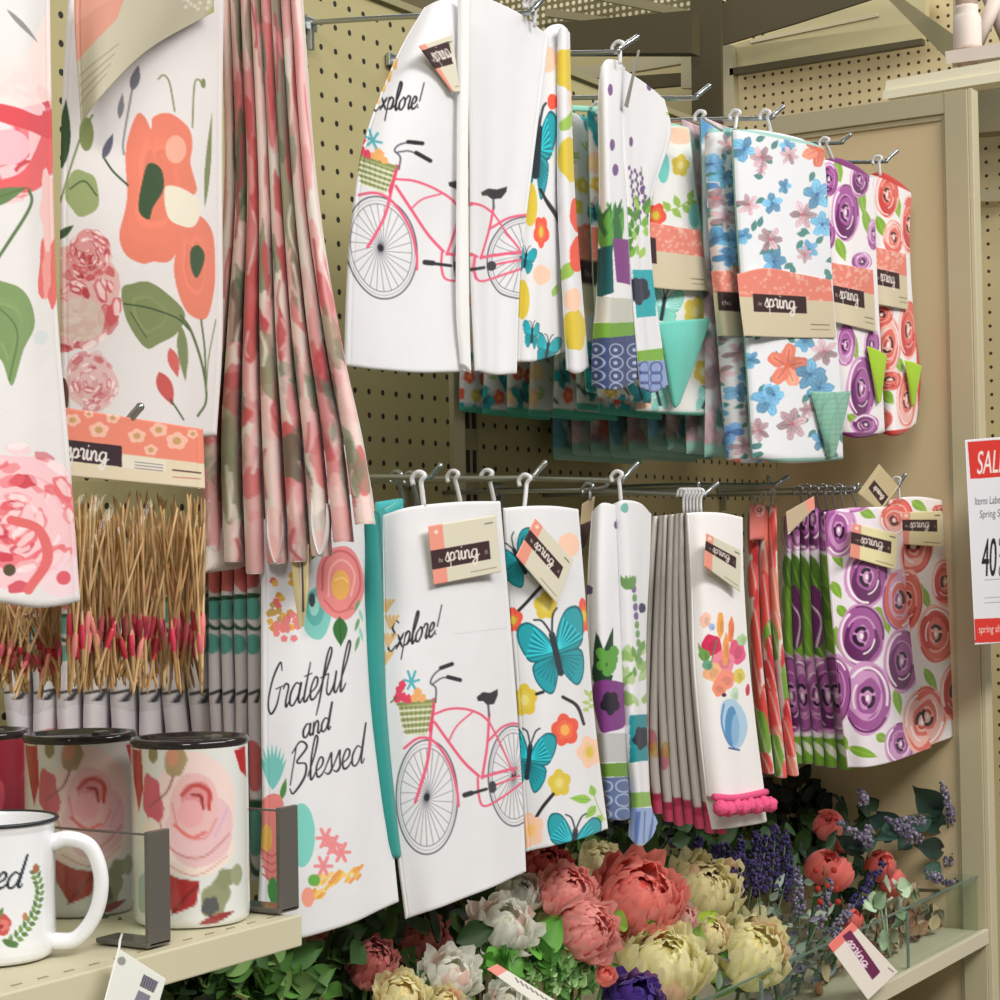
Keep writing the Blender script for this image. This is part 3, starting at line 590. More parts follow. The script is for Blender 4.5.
# ------------------------------------------------------------------ hooks
def peg_hook(tip, mid, d, label, drop=.012, up=True, d_end=None, plate=True):
    """wire hook out of the pegboard: mid = pixel of the bend, tip = pixel of the upturned end"""
    A = W(*mid, d); B = W(*tip, d + .012); zb = min(A[2] + drop, .03); base = np.array([A[0], -.001, round(zb / .0254) * .0254 if abs(round(zb / .0254) * .0254 - zb) < .006 else zb])
    t = thing('peg_hook', label, 'hook', base, 'zinc wire hooks in the pegboard')
    P = [base, base + np.array([0, -.012, 0]), base * .5 + A * .5 + np.array([0, 0, .002]), A + np.array([0, .01, 0]), A + np.array([0, -.002, .0015]), A * .45 + B * .55, B]
    MB().tube(cr(P, 40), [.0028] * 40, 8).sphere(B, .0030).build('wire', M_WIRE, t)
    if plate:
        b = MB(); b.box(base + np.array([-.012, -.006, -.007]), base + np.array([.012, -.0005, .007])); b.box(base + np.array([-.003, -.009, -.028]), base + np.array([.003, -.003, .002])); b.build('back_plate', M_WIRE, t, smooth=False, bevel=.001)
    return t
peg_hook((546, -4), (530, 12), .27, 'long zinc hook under the upper bicycle towels, its plate bare on the pegboard', drop=.03)
peg_hook((637, 37), (616, 51), .28, 'zinc hook tip above the white towel of potted herbs', drop=.03)
peg_hook((709, 86), (695, 97), .26, 'zinc hook tip reaching past the butterfly pot holders', drop=.03)
peg_hook((783, 107), (771, 117), .29, 'zinc hook holding the wide blue floral pot holder', drop=.03)
peg_hook((850, 135), (841, 142), .27, 'zinc hook holding the purple rose pot holder', drop=.025)
peg_hook((897, 151), (885, 161), .27, 'zinc hook nearest the end panel in the upper row', drop=.025)
peg_hook((440, 466), (430, 477), .24, 'zinc hook tip above the lower bicycle towel', drop=.004)
peg_hook((545, 463), (531, 478), .265, 'zinc hook tip above the butterfly towel in the lower row', drop=.008)
peg_hook((637, 464), (621, 480), .265, 'zinc hook tip above the towel with flower pots', drop=.008)
peg_hook((717, 484), (703, 495), .27, 'zinc hook tip above the towel with pink pompoms', drop=.008)
peg_hook((788, 477), (775, 485), .26, 'zinc hook tip left of the purple rose towels', drop=.004)
peg_hook((905, 475), (896, 488), .265, 'zinc hook tip above the coral rose towel by the end panel', drop=.004)
peg_hook((140, 407), (122, 428), .345, 'zinc hook tip poking through the coral header card of the picks', drop=.004)
peg_hook((200, -40), (180, -25), .3, 'zinc hook carrying the poppy towel at the upper left', drop=.01)

WHITE = (.90, .90, .915)
def towel_root(label, cat, px, py, d, name='kitchen_towel', group=None): return thing(name, label, cat, W(px, py, d), group)

# ------------------------------------------------------------------ upper row
# bicycle towel, left wing
T_ = towel_root('white tea towel draped open with a full pink bicycle and the word Explore, upper row', 'towel', 455, 5, .27)
q = [(415, 0), (470, 0), (470, 372), (345, 366)]; cv = Cv([(338, -8), (472, -8), (472, 376), (338, 376)], WHITE)
bicycle(cv, [(426, 797), (433, 680), (470, 792)], [(380, 248), (399, 150), (432, 263)])
script(cv, 'Explore!', (373, 112), (8.2, -.6), (2.2, -12), 1.6, DK)
for x, y in ((396, 70), (390, 82), (384, 92), (378, 104)):
    for k in range(3): cv.stroke([(x, y), (x - 7 + 4 * k, y - 9)], 3, rgb(226, 178, 110))
rows = [[(424, 8, .262), (440, 0, .272), (456, -4, .275), (470, -2, .272)], [(396, 58, .255), (420, 55, .275), (448, 52, .28), (468, 50, .268)], [(364, 140, .25), (395, 138, .272), (436, 138, .28), (464, 138, .272)],
        [(350, 230, .25), (388, 230, .27), (430, 230, .276), (464, 230, .276)], [(345, 300, .25), (384, 302, .267), (426, 303, .275), (465, 304, .278)], [(343, 366, .25), (382, 370, .266), (424, 373, .275), (468, 372, .282)]]
cloth('cloth', rows, cv, th=.004, parent=T_, dens=1.25)
tagcard(T_, [(418, 46), (452, 34), (460, 92), (452, 92)], .288, band=(.1, .5))
rows = [[(458, -4, .285), (470, -2, .29)], [(457, 150, .285), (468, 150, .29)], [(456, 300, .285), (469, 300, .29)], [(460, 364, .285), (471, 374, .29)]]
cloth('hem_fold', rows, Cv([(458, 0), (470, 0), (470, 372), (458, 372)], (.92, .92, .92)), th=.007, parent=T_)
hanger(T_, (456, 2), (459, -22), .275)
# right wing : second towel behind
T_ = towel_root('plain white back of a bicycle towel with half a wheel showing, upper row', 'towel', 510, 10, .262)
cv = Cv([(464, -12), (552, -12), (552, 378), (464, 378)], WHITE)
bicycle(cv, [(484, 696), (512, 776), (464, 795)], [(491, 192), (521, 258), (456, 272)])
rows = [[(466, -8, .268), (486, -2, .264), (520, 14, .262), (548, 36, .258)], [(468, 60, .272), (487, 60, .266), (515, 64, .262), (544, 70, .26)], [(470, 160, .272), (486, 160, .266), (510, 160, .264), (532, 160, .262)], [(470, 270, .272), (485, 270, .266), (500, 270, .266), (519, 270, .264)], [(474, 371, .274), (487, 374, .27), (500, 375, .27), (515, 374, .268)]]
cloth('cloth', rows, cv, th=.004, parent=T_, dens=1.3)
hanger(T_, (535, 26), (532, 3), .268)
# butterfly towel
T_ = towel_root('butterfly tea towel with a yellow edged fold right of the upper bicycle towels', 'towel', 557, 28, .25)
cv = Cv([(512, 20), (570, 20), (570, 368), (512, 368)], WHITE)
butterfly(cv, 536, 150, 48, .2, sq=.34); cv.stroke([(539, 190), (548, 205), (558, 225)], 3.5, rgb(45, 42, 42)); flow(cv, 540, 232, 8, ORG, YEL, 2); cv.blob(529, 205, 7, 22, YEL)
for x, y in ((557, 185), (556, 196), (560, 300), (551, 297)): cv.leaf((x, y), (x + 4, y - 13), 6, LG)
for a in ((524, 260, 14), (546, 350, 16)): butterfly(cv, a[0], a[1], a[2], .2, sq=.7)
cv.blob(521, 300, 7, 20, YEL); cv.blob(540, 275, 9, 10, PCH); flow(cv, 531, 335, 7, PCH, YEL); butterfly(cv, 530, 335, 14, .1, sq=.6); cv.blob(551, 102, 5, 8, ORG); cv.blob(547, 60, 9, 13, PCH)
rows = [[(536, 40, .25), (548, 27, .25), (560, 24, .25), (566, 30, .242)], [(532, 90, .25), (546, 85, .254), (556, 82, .256), (562, 82, .246)], [(524, 190, .25), (540, 188, .256), (552, 186, .256), (560, 186, .246)], [(518, 280, .25), (536, 280, .258), (550, 280, .256), (562, 280, .246)], [(515, 362, .25), (532, 362, .258), (548, 358, .257), (563, 352, .246)]]
cloth('cloth', rows, cv, th=.004, parent=T_, dens=1.5)
cv = Cv([(555, 20), (592, 20), (592, 378), (555, 378)], WHITE)
for y in (70, 160, 330): cv.blob(566 + (y - 70) * .03, y, 9, 22, YEL, wob=.1)
for y in (118, 268): cv.leaf((562, y + 14), (574, y - 12), 9, LG)
for y in (215, 255): cv.blob(574, y, 7, 17, ORG, wob=.1)
for y in (300, 100): cv.blob(572, y, 6, 12, PCH)
rows = [[(558, 32, .258), (563, 26, .262), (568, 32, .256)], [(558, 110, .26), (564, 108, .266), (570, 110, .256)], [(558, 200, .26), (566, 200, .268), (574, 200, .256)], [(562, 290, .26), (571, 290, .268), (581, 290, .256)], [(566, 370, .26), (577, 374, .268), (588, 368, .256)]]
cloth('folded_edge', rows, cv, th=.006, parent=T_, dens=1.5)
hanger(T_, (534, 26), (535, 4), .262)

# butterfly pot holders behind
def slabs(label_fn, group, n, p0, p1, bot0, bot1, w0, w1, d0, d1, art, name='pot_holder', cat='pot holder', th=.007, jit=.004, back=(.55, .75, .70), seed=1, top=None, curl=0, hang=True, kk=1.6, res=(130, 44), sway=.01):
    """n folded cloths hanging one behind another on one hook; p0 pixel of the hindmost top, p1 of the foremost; width w in metres"""
    g = random.Random(seed); out = []; sp_ = abs(d1 - d0) / max(1, n - 1); th = min(th, sp_ * .8); jit = min(jit, sp_ * .04)
    for i in range(n):
        t = i / max(1, n - 1); d = d0 + (d1 - d0) * t; px = p0[0] + (p1[0] - p0[0]) * t; py = p0[1] + (p1[1] - p0[1]) * t
        A = W(px, py, d); B = W(bot0[0] + (bot1[0] - bot0[0]) * t, bot0[1] + (bot1[1] - bot0[1]) * t + g.uniform(-5, 5) * (1 if jit else 0), d + g.uniform(-jit, jit)); dz = A[2] - B[2]
        wm = w0 + (w1 - w0) * t; ph = g.uniform(0, 6.28)
        R = []
        for k in range(7):
            v = k / 6; c = A * (1 - v) + B * v; wdt = wm * (.86 + .14 * v); o = np.array([0, g.uniform(-1, 1) * jit * v + sway * .3 * math.sin(3 * v + seed) * v, 0])
            R.append([c + o, c + np.array([wdt * .5, 0, 0]) + o, c + np.array([wdt, 0, 0]) + o])
        cvs = art(i, g)
        t_ = thing(name, label_fn(i, n), cat, A, group)
        cloth('cloth', R, cvs, th=th, parent=t_, back=back, res=res, world=True)
        if hang:
            c = A + np.array([wm * .45, 0, -.002]); q_ = sp_ * .3; MB().tube(cr([c, c + np.array([0, 0, .012]), c + np.array([.001, -q_, .019]), c + np.array([.001, q_ * .3, .022]), c + np.array([0, q_, .016])], 12), [min(.0016, q_ * .5)] * 12, 6).build('hanger', M_HANG, t_)
        out.append(t_)
    return out
def art_bfly(s=1.):
    def f(i, g):
        cv = Cv([(0, 0), (70, 0), (70, 200), (0, 200)], WHITE, 1.5); butterfly_field(cv, i * 7 + 3, 0, 0, 70, 200, s)
        cv.poly([(-1, 195), (71, 195), (71, 201), (-1, 201)], rgb(70, 170, 150)); cv.poly([(-1, -1), (71, -1), (71, 5), (-1, 5)], rgb(150, 214, 196)); return cv
    return f
def nth(i, n, a, b): return ['hindmost', 'second rearmost', 'third rearmost', 'fourth rearmost', 'fifth rearmost', 'sixth rearmost', 'seventh rearmost', 'eighth rearmost', 'ninth rearmost', 'tenth rearmost'][i] if i < n - 1 else 'foremost'
ot = lambda what, tail: (lambda i, n: f'{nth(i, n, 0, 0)} {what} {tail}')
slabs(ot('folded butterfly pot holder with teal trim', 'below the upper bicycle towels'), 'butterfly pot holders at the back of the upper row', 7, (462, 205), (604, 150), (462, 410), (602, 411), .15, .15, .02, .18, art_bfly(.8), seed=5, jit=.003, hang=False)
def art_lbl(seed):
    def f(i, g):
        cv = Cv([(0, 0), (60, 0), (60, 290), (0, 290)], WHITE, 1.5); butterfly_field(cv, seed + i, 0, 0, 60, 290, 1.1); band_art(cv, [(-1, 118), (61, 118), (61, 205), (-1, 205)], bx=(0, .9)); return cv
    return f
slabs(ot('butterfly pot holder with coral band', 'left of the potted herb towel'), 'banded butterfly pot holders', 2, (572, 112), (588, 110), (584, 395), (596, 398), .12, .12, .20, .225, art_lbl(50), seed=8)
hk = towel_root('mint edged strip of pot holder hanging at the back under the hook', 'pot holder', 590, 104, .19, name='pot_holder')
cloth('cloth', [[(572, 105, .19), (606, 107, .19)], [(572, 108, .19), (606, 110, .19)], [(572, 111, .19), (606, 113, .19)]], Cv([(0, 0), (30, 0), (30, 90), (0, 90)], rgb(150, 214, 196)), parent=hk)

# dark banded stack far back under the upper row
def art_blue(s=1., w=70, h=200, bgc=WHITE, trim=rgb(150, 196, 184)):
    def f(i, g):
        cv = Cv([(0, 0), (w, 0), (w, h), (0, h)], bgc, 1.5); blue_field(cv, i * 5 + 2, 0, 0, w, h, s)
        cv.poly([(-1, h - 5), (w + 1, h - 5), (w + 1, h + 1), (-1, h + 1)], trim); return cv
    return f
def pxof(x, dd, z):
    c = MW @ (np.array([x, -dd, z]) - CAM); return (500 + FOC * c[0] / c[2], 500 + FOC * c[1] / c[2])
slabs(ot('blue floral pot holder in shade', 'behind the widest blue floral one'), 'shaded blue floral pot holders', 9, pxof(.47, .03, -.055), pxof(.445, .245, -.06), pxof(.47, .03, -.445), pxof(.445, .245, -.445), .23, .23, .03, .225, art_blue(1.5, 90, 130), seed=11, jit=.002, hang=False, th=.011)

# towel of potted herbs
T_ = towel_root('white towel of potted herbs and lavender with navy patterned hem, peaked on its upper hook', 'towel', 612, 62, .27)
def pots(cv, x0, x1, y, s=1.):
    pass
cv = Cv([(588, 55), (644, 55), (644, 394), (588, 394)], WHITE)
for k in range(16): cv.leaf((607 + random.Random(k).uniform(-8, 12), 240 + k * 1.5), (600 + random.Random(k + 9).uniform(-6, 22), 195 + random.Random(k + 3).uniform(0, 30)), 7, rgb(50, 110, 60) if k % 2 else rgb(96, 160, 70))
cv.poly([(612, 238), (626, 240), (628, 285), (616, 282)], rgb(128, 60, 130)); cv.poly([(598, 250), (611, 245), (613, 292), (599, 300)], rgb(26, 86, 88)); cv.poly([(590, 296), (640, 300), (640, 326), (590, 322)], rgb(196, 196, 186))
cv.poly([(590, 324), (640, 322), (640, 334), (590, 340)], rgb(112, 160, 60)); cv.poly([(588, 340), (642, 334), (644, 394), (588, 394)], rgb(62, 74, 116))
for k in range(12):
    x, y = 598 + (k % 3) * 17, 350 + (k // 3) * 13
    cv.stroke([(x + 6.5 * math.cos(t), y + 6 * math.sin(t)) for t in np.linspace(0, 6.28, 12)], 1.2, rgb(172, 186, 210)); cv.blob(x, y, 2, 2, rgb(172, 186, 210))
for x, y in ((609, 90), (611, 145), (614, 170)): cv.blob(x, y, 2.5, 6, rgb(120, 90, 140))
rows = [[(600, 68, .272), (606, 60, .276), (616, 60, .274), (624, 68, .268)], [(599, 110, .27), (606, 108, .28), (616, 108, .276), (622, 110, .266)], [(600, 190, .27), (608, 190, .282), (618, 190, .276), (626, 190, .266)], [(598, 280, .265), (610, 280, .282), (622, 280, .276), (633, 280, .264)], [(593, 340, .265), (608, 342, .284), (624, 342, .276), (637, 340, .264)], [(592, 386, .265), (608, 390, .284), (624, 388, .276), (638, 378, .264)]]
cloth('cloth', rows, cv, th=.004, parent=T_, dens=1.6)
cv = Cv([(608, 55), (674, 55), (674, 395), (608, 395)], WHITE)
for i in range(3):
    x = 626 + i * 6; cv.stroke([(x + 8, 225), (x + 2, 175 - i * 4)], 1, rgb(110, 140, 90))
    for k in range(11): cv.blob(x + 1 + k * .5 + (k % 2) * 2, 168 + k * 4.6 + i * 3, 1.3, 2.4, rgb(118, 84, 140))
cv.blob(648, 86, 2.5, 5, rgb(110, 80, 130)); cv.blob(629, 142, 2, 5, rgb(110, 80, 130)); cv.blob(641, 190, 2, 4, rgb(110, 80, 130)); twig(cv, 666, 116, 6, .4)
for k in range(30):
    g = random.Random(k + 40); x, y = g.uniform(622, 645), g.uniform(205, 262); cv.leaf((x, y), (x + g.uniform(-8, 8), y - 12), 5, g.choice((rgb(118, 176, 66), rgb(82, 140, 56), rgb(160, 200, 96))))
cv.poly([(630, 270), (652, 270), (654, 316), (634, 318)], rgb(38, 168, 178)); cv.blob(637, 291, 11, 14, rgb(40, 46, 66), lobes=5); cv.poly([(628, 352), (664, 348), (664, 360), (630, 362)], rgb(124, 176, 66)); cv.poly([(632, 362), (668, 360), (668, 392), (634, 394)], rgb(140, 160, 206))
for k in range(6):
    x, y = 642 + (k % 2) * 13, 368 + (k // 2) * 10; cv.stroke([(x + 5 * math.cos(t), y + 6 * math.sin(t)) for t in np.linspace(0, 6.28, 10)], 1.2, rgb(60, 74, 130))
rows = [[(612, 62, .274), (624, 70, .262), (646, 84, .256), (664, 100, .25)], [(620, 120, .272), (630, 120, .262), (650, 130, .256), (670, 136, .25)], [(626, 200, .272), (634, 200, .264), (642, 200, .26), (650, 200, .252)], [(629, 260, .272), (636, 260, .268), (642, 260, .262), (650, 262, .254)], [(634, 330, .272), (642, 330, .268), (650, 330, .26), (658, 330, .254)], [(640, 388, .272), (648, 392, .268), (656, 392, .26), (666, 386, .254)]]
cloth('side_wing', rows, cv, th=.004, parent=T_, dens=1.6)
tq = [(637, 48), (640, 49), (629, 112), (621, 106)]
cvt = Cv(tq, rgb(150, 146, 140), 3); cloth('tag', [[(638, 50, .29), (640, 50, .29)], [(624, 106, .282), (628, 108, .278)]], cvt, th=.001, parent=T_, m=M_CARD)
hanger(T_, (620, 64), (620, 48), .283)

# butterfly pot holder with label and turned corner
T_ = towel_root('butterfly pot holder with a wide coral band and turned-over aqua corner', 'pot holder', 690, 122, .235, 'pot_holder')
MINT = rgb(150, 220, 204)
cv = Cv([(656, 122), (688, 126), (722, 416), (636, 412)], (.93, .93, .92))
cv.blob(677, 136, 14, 9, PCH); cv.blob(660, 168, 6, 16, TUR); flow(cv, 677, 166, 9, YEL, rgb(240, 226, 150)); twig(cv, 662, 212, 17, .5); flow(cv, 653, 216, 10, ORG, YEL); cv.blob(691, 216, 6, 12, TUR)
butterfly(cv, 660, 308, 22, .2, MINT, rgb(110, 190, 180)); flow(cv, 692, 312, 12, YEL, rgb(240, 226, 150)); flow(cv, 709, 346, 9, ORG, YEL); flow(cv, 700, 372, 10, YEL, rgb(245, 240, 200)); butterfly(cv, 702, 402, 13, .5, MINT, rgb(120, 200, 190)); butterfly(cv, 655, 398, 14, -.3, MINT, rgb(120, 200, 190)); cv.blob(638, 400, 12, 9, PCH)
cv.stroke([(706, 388), (714, 408)], 2.5, rgb(60, 60, 60)); cv.stroke([(704, 390), (700, 386)], 1, rgb(60, 60, 60)); cv.stroke([(686, 123), (720, 416)], 4, MINT); cv.stroke([(636, 413), (721, 415)], 4, rgb(110, 200, 180)); cv.stroke([(656, 123), (688, 126)], 4, MINT)
rows = [[(652, 121, 0.214), (670, 123, 0.216), (687, 127, 0.214)], [(650, 200, 0.216), (672, 200, 0.220), (696, 200, 0.214)], [(648, 280, 0.216), (678, 280, 0.224), (709, 282, 0.214)], [(642, 350, 0.216), (680, 350, 0.224), (716, 352, 0.214)], [(636, 411, 0.216), (680, 415, 0.222), (721, 416, 0.214)]]
cloth('cloth', rows, cv, th=.009, parent=T_, dens=1.3, back=MINT)
bq = [(645, 222), (700, 232), (708, 292), (647, 288)]; cv = Cv(bq, CREAM, 3); band_art(cv, bq, br=(.22, .62), bx=(-.05, .17), lace=.42, txt=False)
cloth('paper_band', [[(644, 221, 0.234), (672, 226, 0.238), (701, 231, 0.232)], [(646, 254, 0.235), (676, 256, 0.239), (705, 260, 0.233)], [(646, 287, 0.235), (678, 290, 0.239), (709, 291, 0.233)]], cv, th=.0015, parent=T_, m=M_CARD, dens=1.6)
cq = [(655, 322), (711, 318), (676, 408), (674, 408)]
cloth('turned_corner', [[(655, 323, 0.240), (683, 320, 0.246), (711, 318, 0.240)], [(664, 352, 0.240), (682, 350, 0.246), (700, 348, 0.240)], [(673, 406, 0.234), (675, 408, 0.235), (677, 406, 0.234)]], Cv(cq, rgb(112, 206, 190)), th=.005, parent=T_, back=MINT)
# narrow edges right of it
def art_narrow(i, g):
    cv = Cv([(0, 0), (30, 0), (30, 200), (0, 200)], rgb(110, 120, 140) if i else rgb(120, 190, 186), 1.5)
    for k in range(26): cv.blob(g.uniform(0, 30), g.uniform(0, 200), 5, 8, g.choice((rgb(210, 110, 100), rgb(60, 80, 110), rgb(90, 130, 150), rgb(190, 200, 214))))
    return cv


def bunch(label_fn, group, strips, d0, dstep, art, name='kitchen_towel', hw0=.0075, back=(.85, .8, .78), tail=.05, dj=.0, th=.0032, hang=None, nrm=(.55, -.83, 0), res=(240, 30)):
    """folded towels seen from their folded edge: each strip is a path of pixels with its width"""
    n_ = np.array(nrm); n_ /= np.linalg.norm(n_); v_ = np.array([-n_[1], n_[0], 0]); out = []
    D_ = [[d0 + dstep * i + dj * k * (i - len(strips) / 2) / (len(st) - 1) for k in range(len(st) - 1)] for i, st in enumerate(strips)]
    AA = np.array([[W(p[0], p[1], D_[i][k]) for k, p in enumerate(st[:-1])] for i, st in enumerate(strips)]); sep = np.abs(np.diff(AA, axis=0) @ n_)
    HW = np.array([.205 * np.add(sep[max(0, i - 1)], sep[min(i, len(strips) - 2)]) for i in range(len(strips))])
    for i, st in enumerate(strips):
        pts = st[:-1]; n = len(pts); d = D_[i]
        T_ = towel_root(label_fn(i, len(strips)), 'towel', pts[0][0], pts[0][1], d[0], group=group, name=name); rows = []
        for k, p in enumerate(pts):
            A = W(p[0], p[1], d[k]); hw = HW[i][k]
            rows.append([A + n_ * hw * a_ + v_ * b_ for a_, b_ in ((-1, tail), (-1, tail * .5), (-1, 2.6 * hw), (-.8, .7 * hw), (0, 0), (.8, .7 * hw), (1, 2.6 * hw), (1, tail * .5), (1, tail))])
        cloth('cloth', rows, art(i), th=min(th, float(HW[i].min()) * .34), parent=T_, res=res, world=True, back=back)
        if hang:
            A = rows[0][4] + v_ * .012 - np.array([0, 0, .004]); q_ = abs(dstep) * .3; MB().tube(cr([A, A + np.array([0, 0, .014]), A + np.array([.001, -q_, .021]), A + np.array([.001, q_ * .3, .024]), A + np.array([0, q_, .018])], 12), [.0014] * 12, 6).build('hanger', hang, T_)
        out.append(T_)
    return out
def interp_strips(n, A, B, wd0, wd1, g=None, j=1.2):
    """n paths between the leftmost path A and the rightmost path B"""
    o = []
    for i in range(n):
        t = i / (n - 1); o.append(tuple((a[0] * (1 - t) + b[0] * t + (g.uniform(-j, j) if g else 0), a[1] * (1 - t) + b[1] * t + (g.uniform(-4, 4) if g and k == len(A) - 1 else 0)) for k, (a, b) in enumerate(zip(A, B))) + (wd0 + (wd1 - wd0) * t,))
    return o
def place(i, n, tail):
    w_ = ['leftmost', 'second from the left', 'third from the left', 'fourth from the left', 'fifth from the left', 'sixth from the left', 'seventh from the left', 'eighth from the left', 'ninth from the left'][i]
    if i == n - 1: w_ = 'rightmost'
    elif i == n - 2 and n > 3: w_ = 'second from the right'
    elif i == n - 3 and n > 5: w_ = 'third from the right'
    return w_ + ' ' + tail
# blue floral pot holders
T_ = towel_root('blue floral pot holder with coral band, half hidden behind the widest one', 'pot holder', 716, 130, .27, 'pot_holder')
q = [(707, 130), (752, 130), (775, 462), (724, 460)]; cv = Cv(q, WHITE); blue_field(cv, 21, 695, 125, 90, 340, .95); cv.stroke([(708, 131), (735, 129)], 5, rgb(150, 200, 190))
cloth('cloth', [[(706, 134, 0.246), (714, 128, 0.256), (732, 128, 0.259), (750, 132, 0.254)], [(710, 220, 0.246), (718, 220, 0.260), (736, 220, 0.261), (752, 220, 0.254)], [(716, 300, 0.246), (726, 300, 0.262), (740, 300, 0.261), (756, 300, 0.254)], [(722, 390, 0.246), (734, 390, 0.262), (748, 390, 0.261), (764, 390, 0.254)], [(727, 460, 0.246), (740, 463, 0.262), (756, 463, 0.261), (772, 462, 0.254)]], cv, th=.010, parent=T_, back=(.6, .78, .74))
bq = [(712, 272), (752, 274), (756, 338), (717, 336)]; cv = Cv(bq, CREAM, 3); band_art(cv, bq, br=(.3, .6), bx=(.1, 1), lace=.32, txt=False); sans(cv, 'the', (722, 305), (7, 0), (0, -7), rgb(220, 210, 205))
cloth('paper_band', [[(711, 271, 0.254), (722, 271, 0.268), (736, 272, 0.268), (752, 272, 0.263)], [(714, 304, 0.254), (725, 305, 0.268), (740, 306, 0.268), (755, 306, 0.263)], [(717, 336, 0.254), (728, 336, 0.268), (742, 337, 0.268), (758, 338, 0.263)]], cv, th=.0015, parent=T_, m=M_CARD)
hanger(T_, (722, 130), (702, 117), .275); hanger(T_, (735, 130), (737, 116), .275)
T_ = towel_root('widest blue, coral and mauve floral pot holder with a green grid corner', 'pot holder', 775, 135, .29, 'pot_holder')
q = [(728, 124), (850, 124), (850, 466), (728, 466)]; cv = Cv(q, (.92, .93, .95))
FL = [(740,150,12,0),(757,158,11,1),(783,147,8,0),(785,156,9,1),(814,150,16,2),(768,204,10,0),(780,187,7,0),(799,215,13,1),(813,195,14,0),(818,225,12,0),(766,240,12,1),(745,205,10,1),(770,262,12,0),(805,250,9,0),(800,255,8,1),(740,236,8,0),(757,170,6,1),
      (783,366,20,2),(764,400,15,0),(806,375,15,0),(820,352,13,1),(815,388,14,0),(788,424,15,1),(755,430,11,1),(803,410,8,1),(818,440,11,0),(770,395,10,0),(800,342,10,0),(748,360,8,0)]
g = random.Random(3)
for k in range(64):
    x, y, a = g.uniform(735, 842), g.uniform(140, 455), g.uniform(0, 6.28); cv.leaf((x, y), (x + 10 * math.cos(a), y + 12 * math.sin(a)), 6, TL2, rgb(120, 170, 160))
for x, y, r, c in FL: petals5(cv, x, y, r, (BLU, MAU, COR)[c], (rgb(70, 120, 170), rgb(200, 110, 120), rgb(230, 110, 80))[c], int(x + y), n=6 if c == 1 else 5)
cv.stroke([(735, 129), (822, 147)], 3.5, rgb(160, 205, 196)); cv.stroke([(753, 461), (841, 459)], 4, rgb(150, 200, 186))
cloth('cloth', [[(733, 130, .285), (760, 130, .292), (795, 137, .292), (822, 147, .286)], [(736, 200, .285), (766, 200, .294), (800, 204, .294), (826, 210, .286)], [(742, 290, .285), (774, 290, .296), (804, 290, .296), (831, 290, .286)], [(748, 380, .285), (780, 380, .296), (812, 380, .296), (838, 380, .288)], [(753, 458, .285), (784, 463, .295), (816, 462, .294), (841, 460, .288)]], cv, th=.011, parent=T_, back=(.6, .78, .72), dens=1.3)
bq = [(742, 271), (831, 278), (834, 337), (746, 336)]; cv = Cv(bq, CREAM, 3.4); band_art(cv, bq, br=(.34, .62), bx=(.1, .7), lace=.4)
cv.poly([(742, 270), (760, 271), (764, 279), (752, 276), (742, 277)], rgb(232, 138, 122))
cloth('paper_band', [[(737, 274, .296), (766, 268, .303), (800, 274, .303), (831, 280, .296)], [(740, 304, .297), (768, 304, .304), (802, 306, .304), (834, 308, .297)], [(744, 336, .297), (770, 337, .304), (804, 338, .304), (836, 338, .297)]], cv, th=.0015, parent=T_, m=M_CARD, dens=1.8)
cq = [(811, 391), (851, 391), (834, 452), (830, 456)]; cv = Cv(cq, rgb(140, 192, 170), 3)
for k in range(14): cv.stroke([(805 + k * 4, 385), (815 + k * 3, 460)], .7, rgb(104, 158, 140), .7, smooth=False); cv.stroke([(805, 390 + k * 5), (855, 388 + k * 5)], .7, rgb(104, 158, 140), .7, smooth=False)
cloth('turned_corner', [[(810, 391, .306), (830, 392, .311), (851, 391, .300)], [(816, 412, .306), (832, 414, .312), (846, 410, .302)], [(822, 436, .304), (830, 440, .308), (840, 432, .302)], [(826, 456, .298), (830, 458, .30), (834, 454, .298)]], cv, th=.005, parent=T_, back=(.6, .78, .7))
hanger(T_, (772, 136), (767, 116), .295)

# rose pot holders
def rose_holder(label, pal, q, rows, band, corner, trim, d, roses, hg):
    if pal is CORL: d -= .02; rows = [[(x, y, z - .02) for x, y, z in r] for r in rows]
    T_ = towel_root(label, 'pot holder', q[0][0] + 20, q[0][1], d, 'pot_holder'); cv = Cv(q, (.95, .93, .94))
    for (x, y, a, b_) in roses[1]: cv.leaf((x - a, y - b_), (x + a, y + b_), 9, LIME, rgb(190, 214, 130))
    for i, (x, y, rx, ry) in enumerate(roses[0]): rose(cv, x, y, rx, ry, pal, i + 3)
    cv.stroke([q[0], q[1]], 4, trim); cv.stroke([q[3], q[2]], 4, trim); cv.stroke([q[1], q[2]], 2.5, trim)
    cloth('cloth', rows, cv, th=.010, parent=T_, back=trim, dens=1.7)
    c2 = Cv(band, CREAM, 3.6); band_art(c2, band, br=(.38, .66), bx=(.02, .75), lace=.4, seed=9)
    cloth('paper_band', [[(*band[0], d + .006), ((band[0][0] + band[1][0]) / 2, (band[0][1] + band[1][1]) / 2, d + .014), (*band[1], d + .009)], [(*band[3], d + .006), ((band[2][0] + band[3][0]) / 2, (band[2][1] + band[3][1]) / 2, d + .016), (*band[2], d + .010)]], c2, th=.0015, parent=T_, m=M_CARD, dens=2)
    cloth('turned_corner', [[(*p, d + .016) for p in corner[0]], [(*p, d + .015) for p in corner[1]], [(*p, d + .009) for p in corner[2]]], Cv([corner[0][0], corner[0][-1], corner[2][-1], corner[2][0]], rgb(168, 208, 40)), th=.004, parent=T_)
    hanger(T_, *hg); return T_
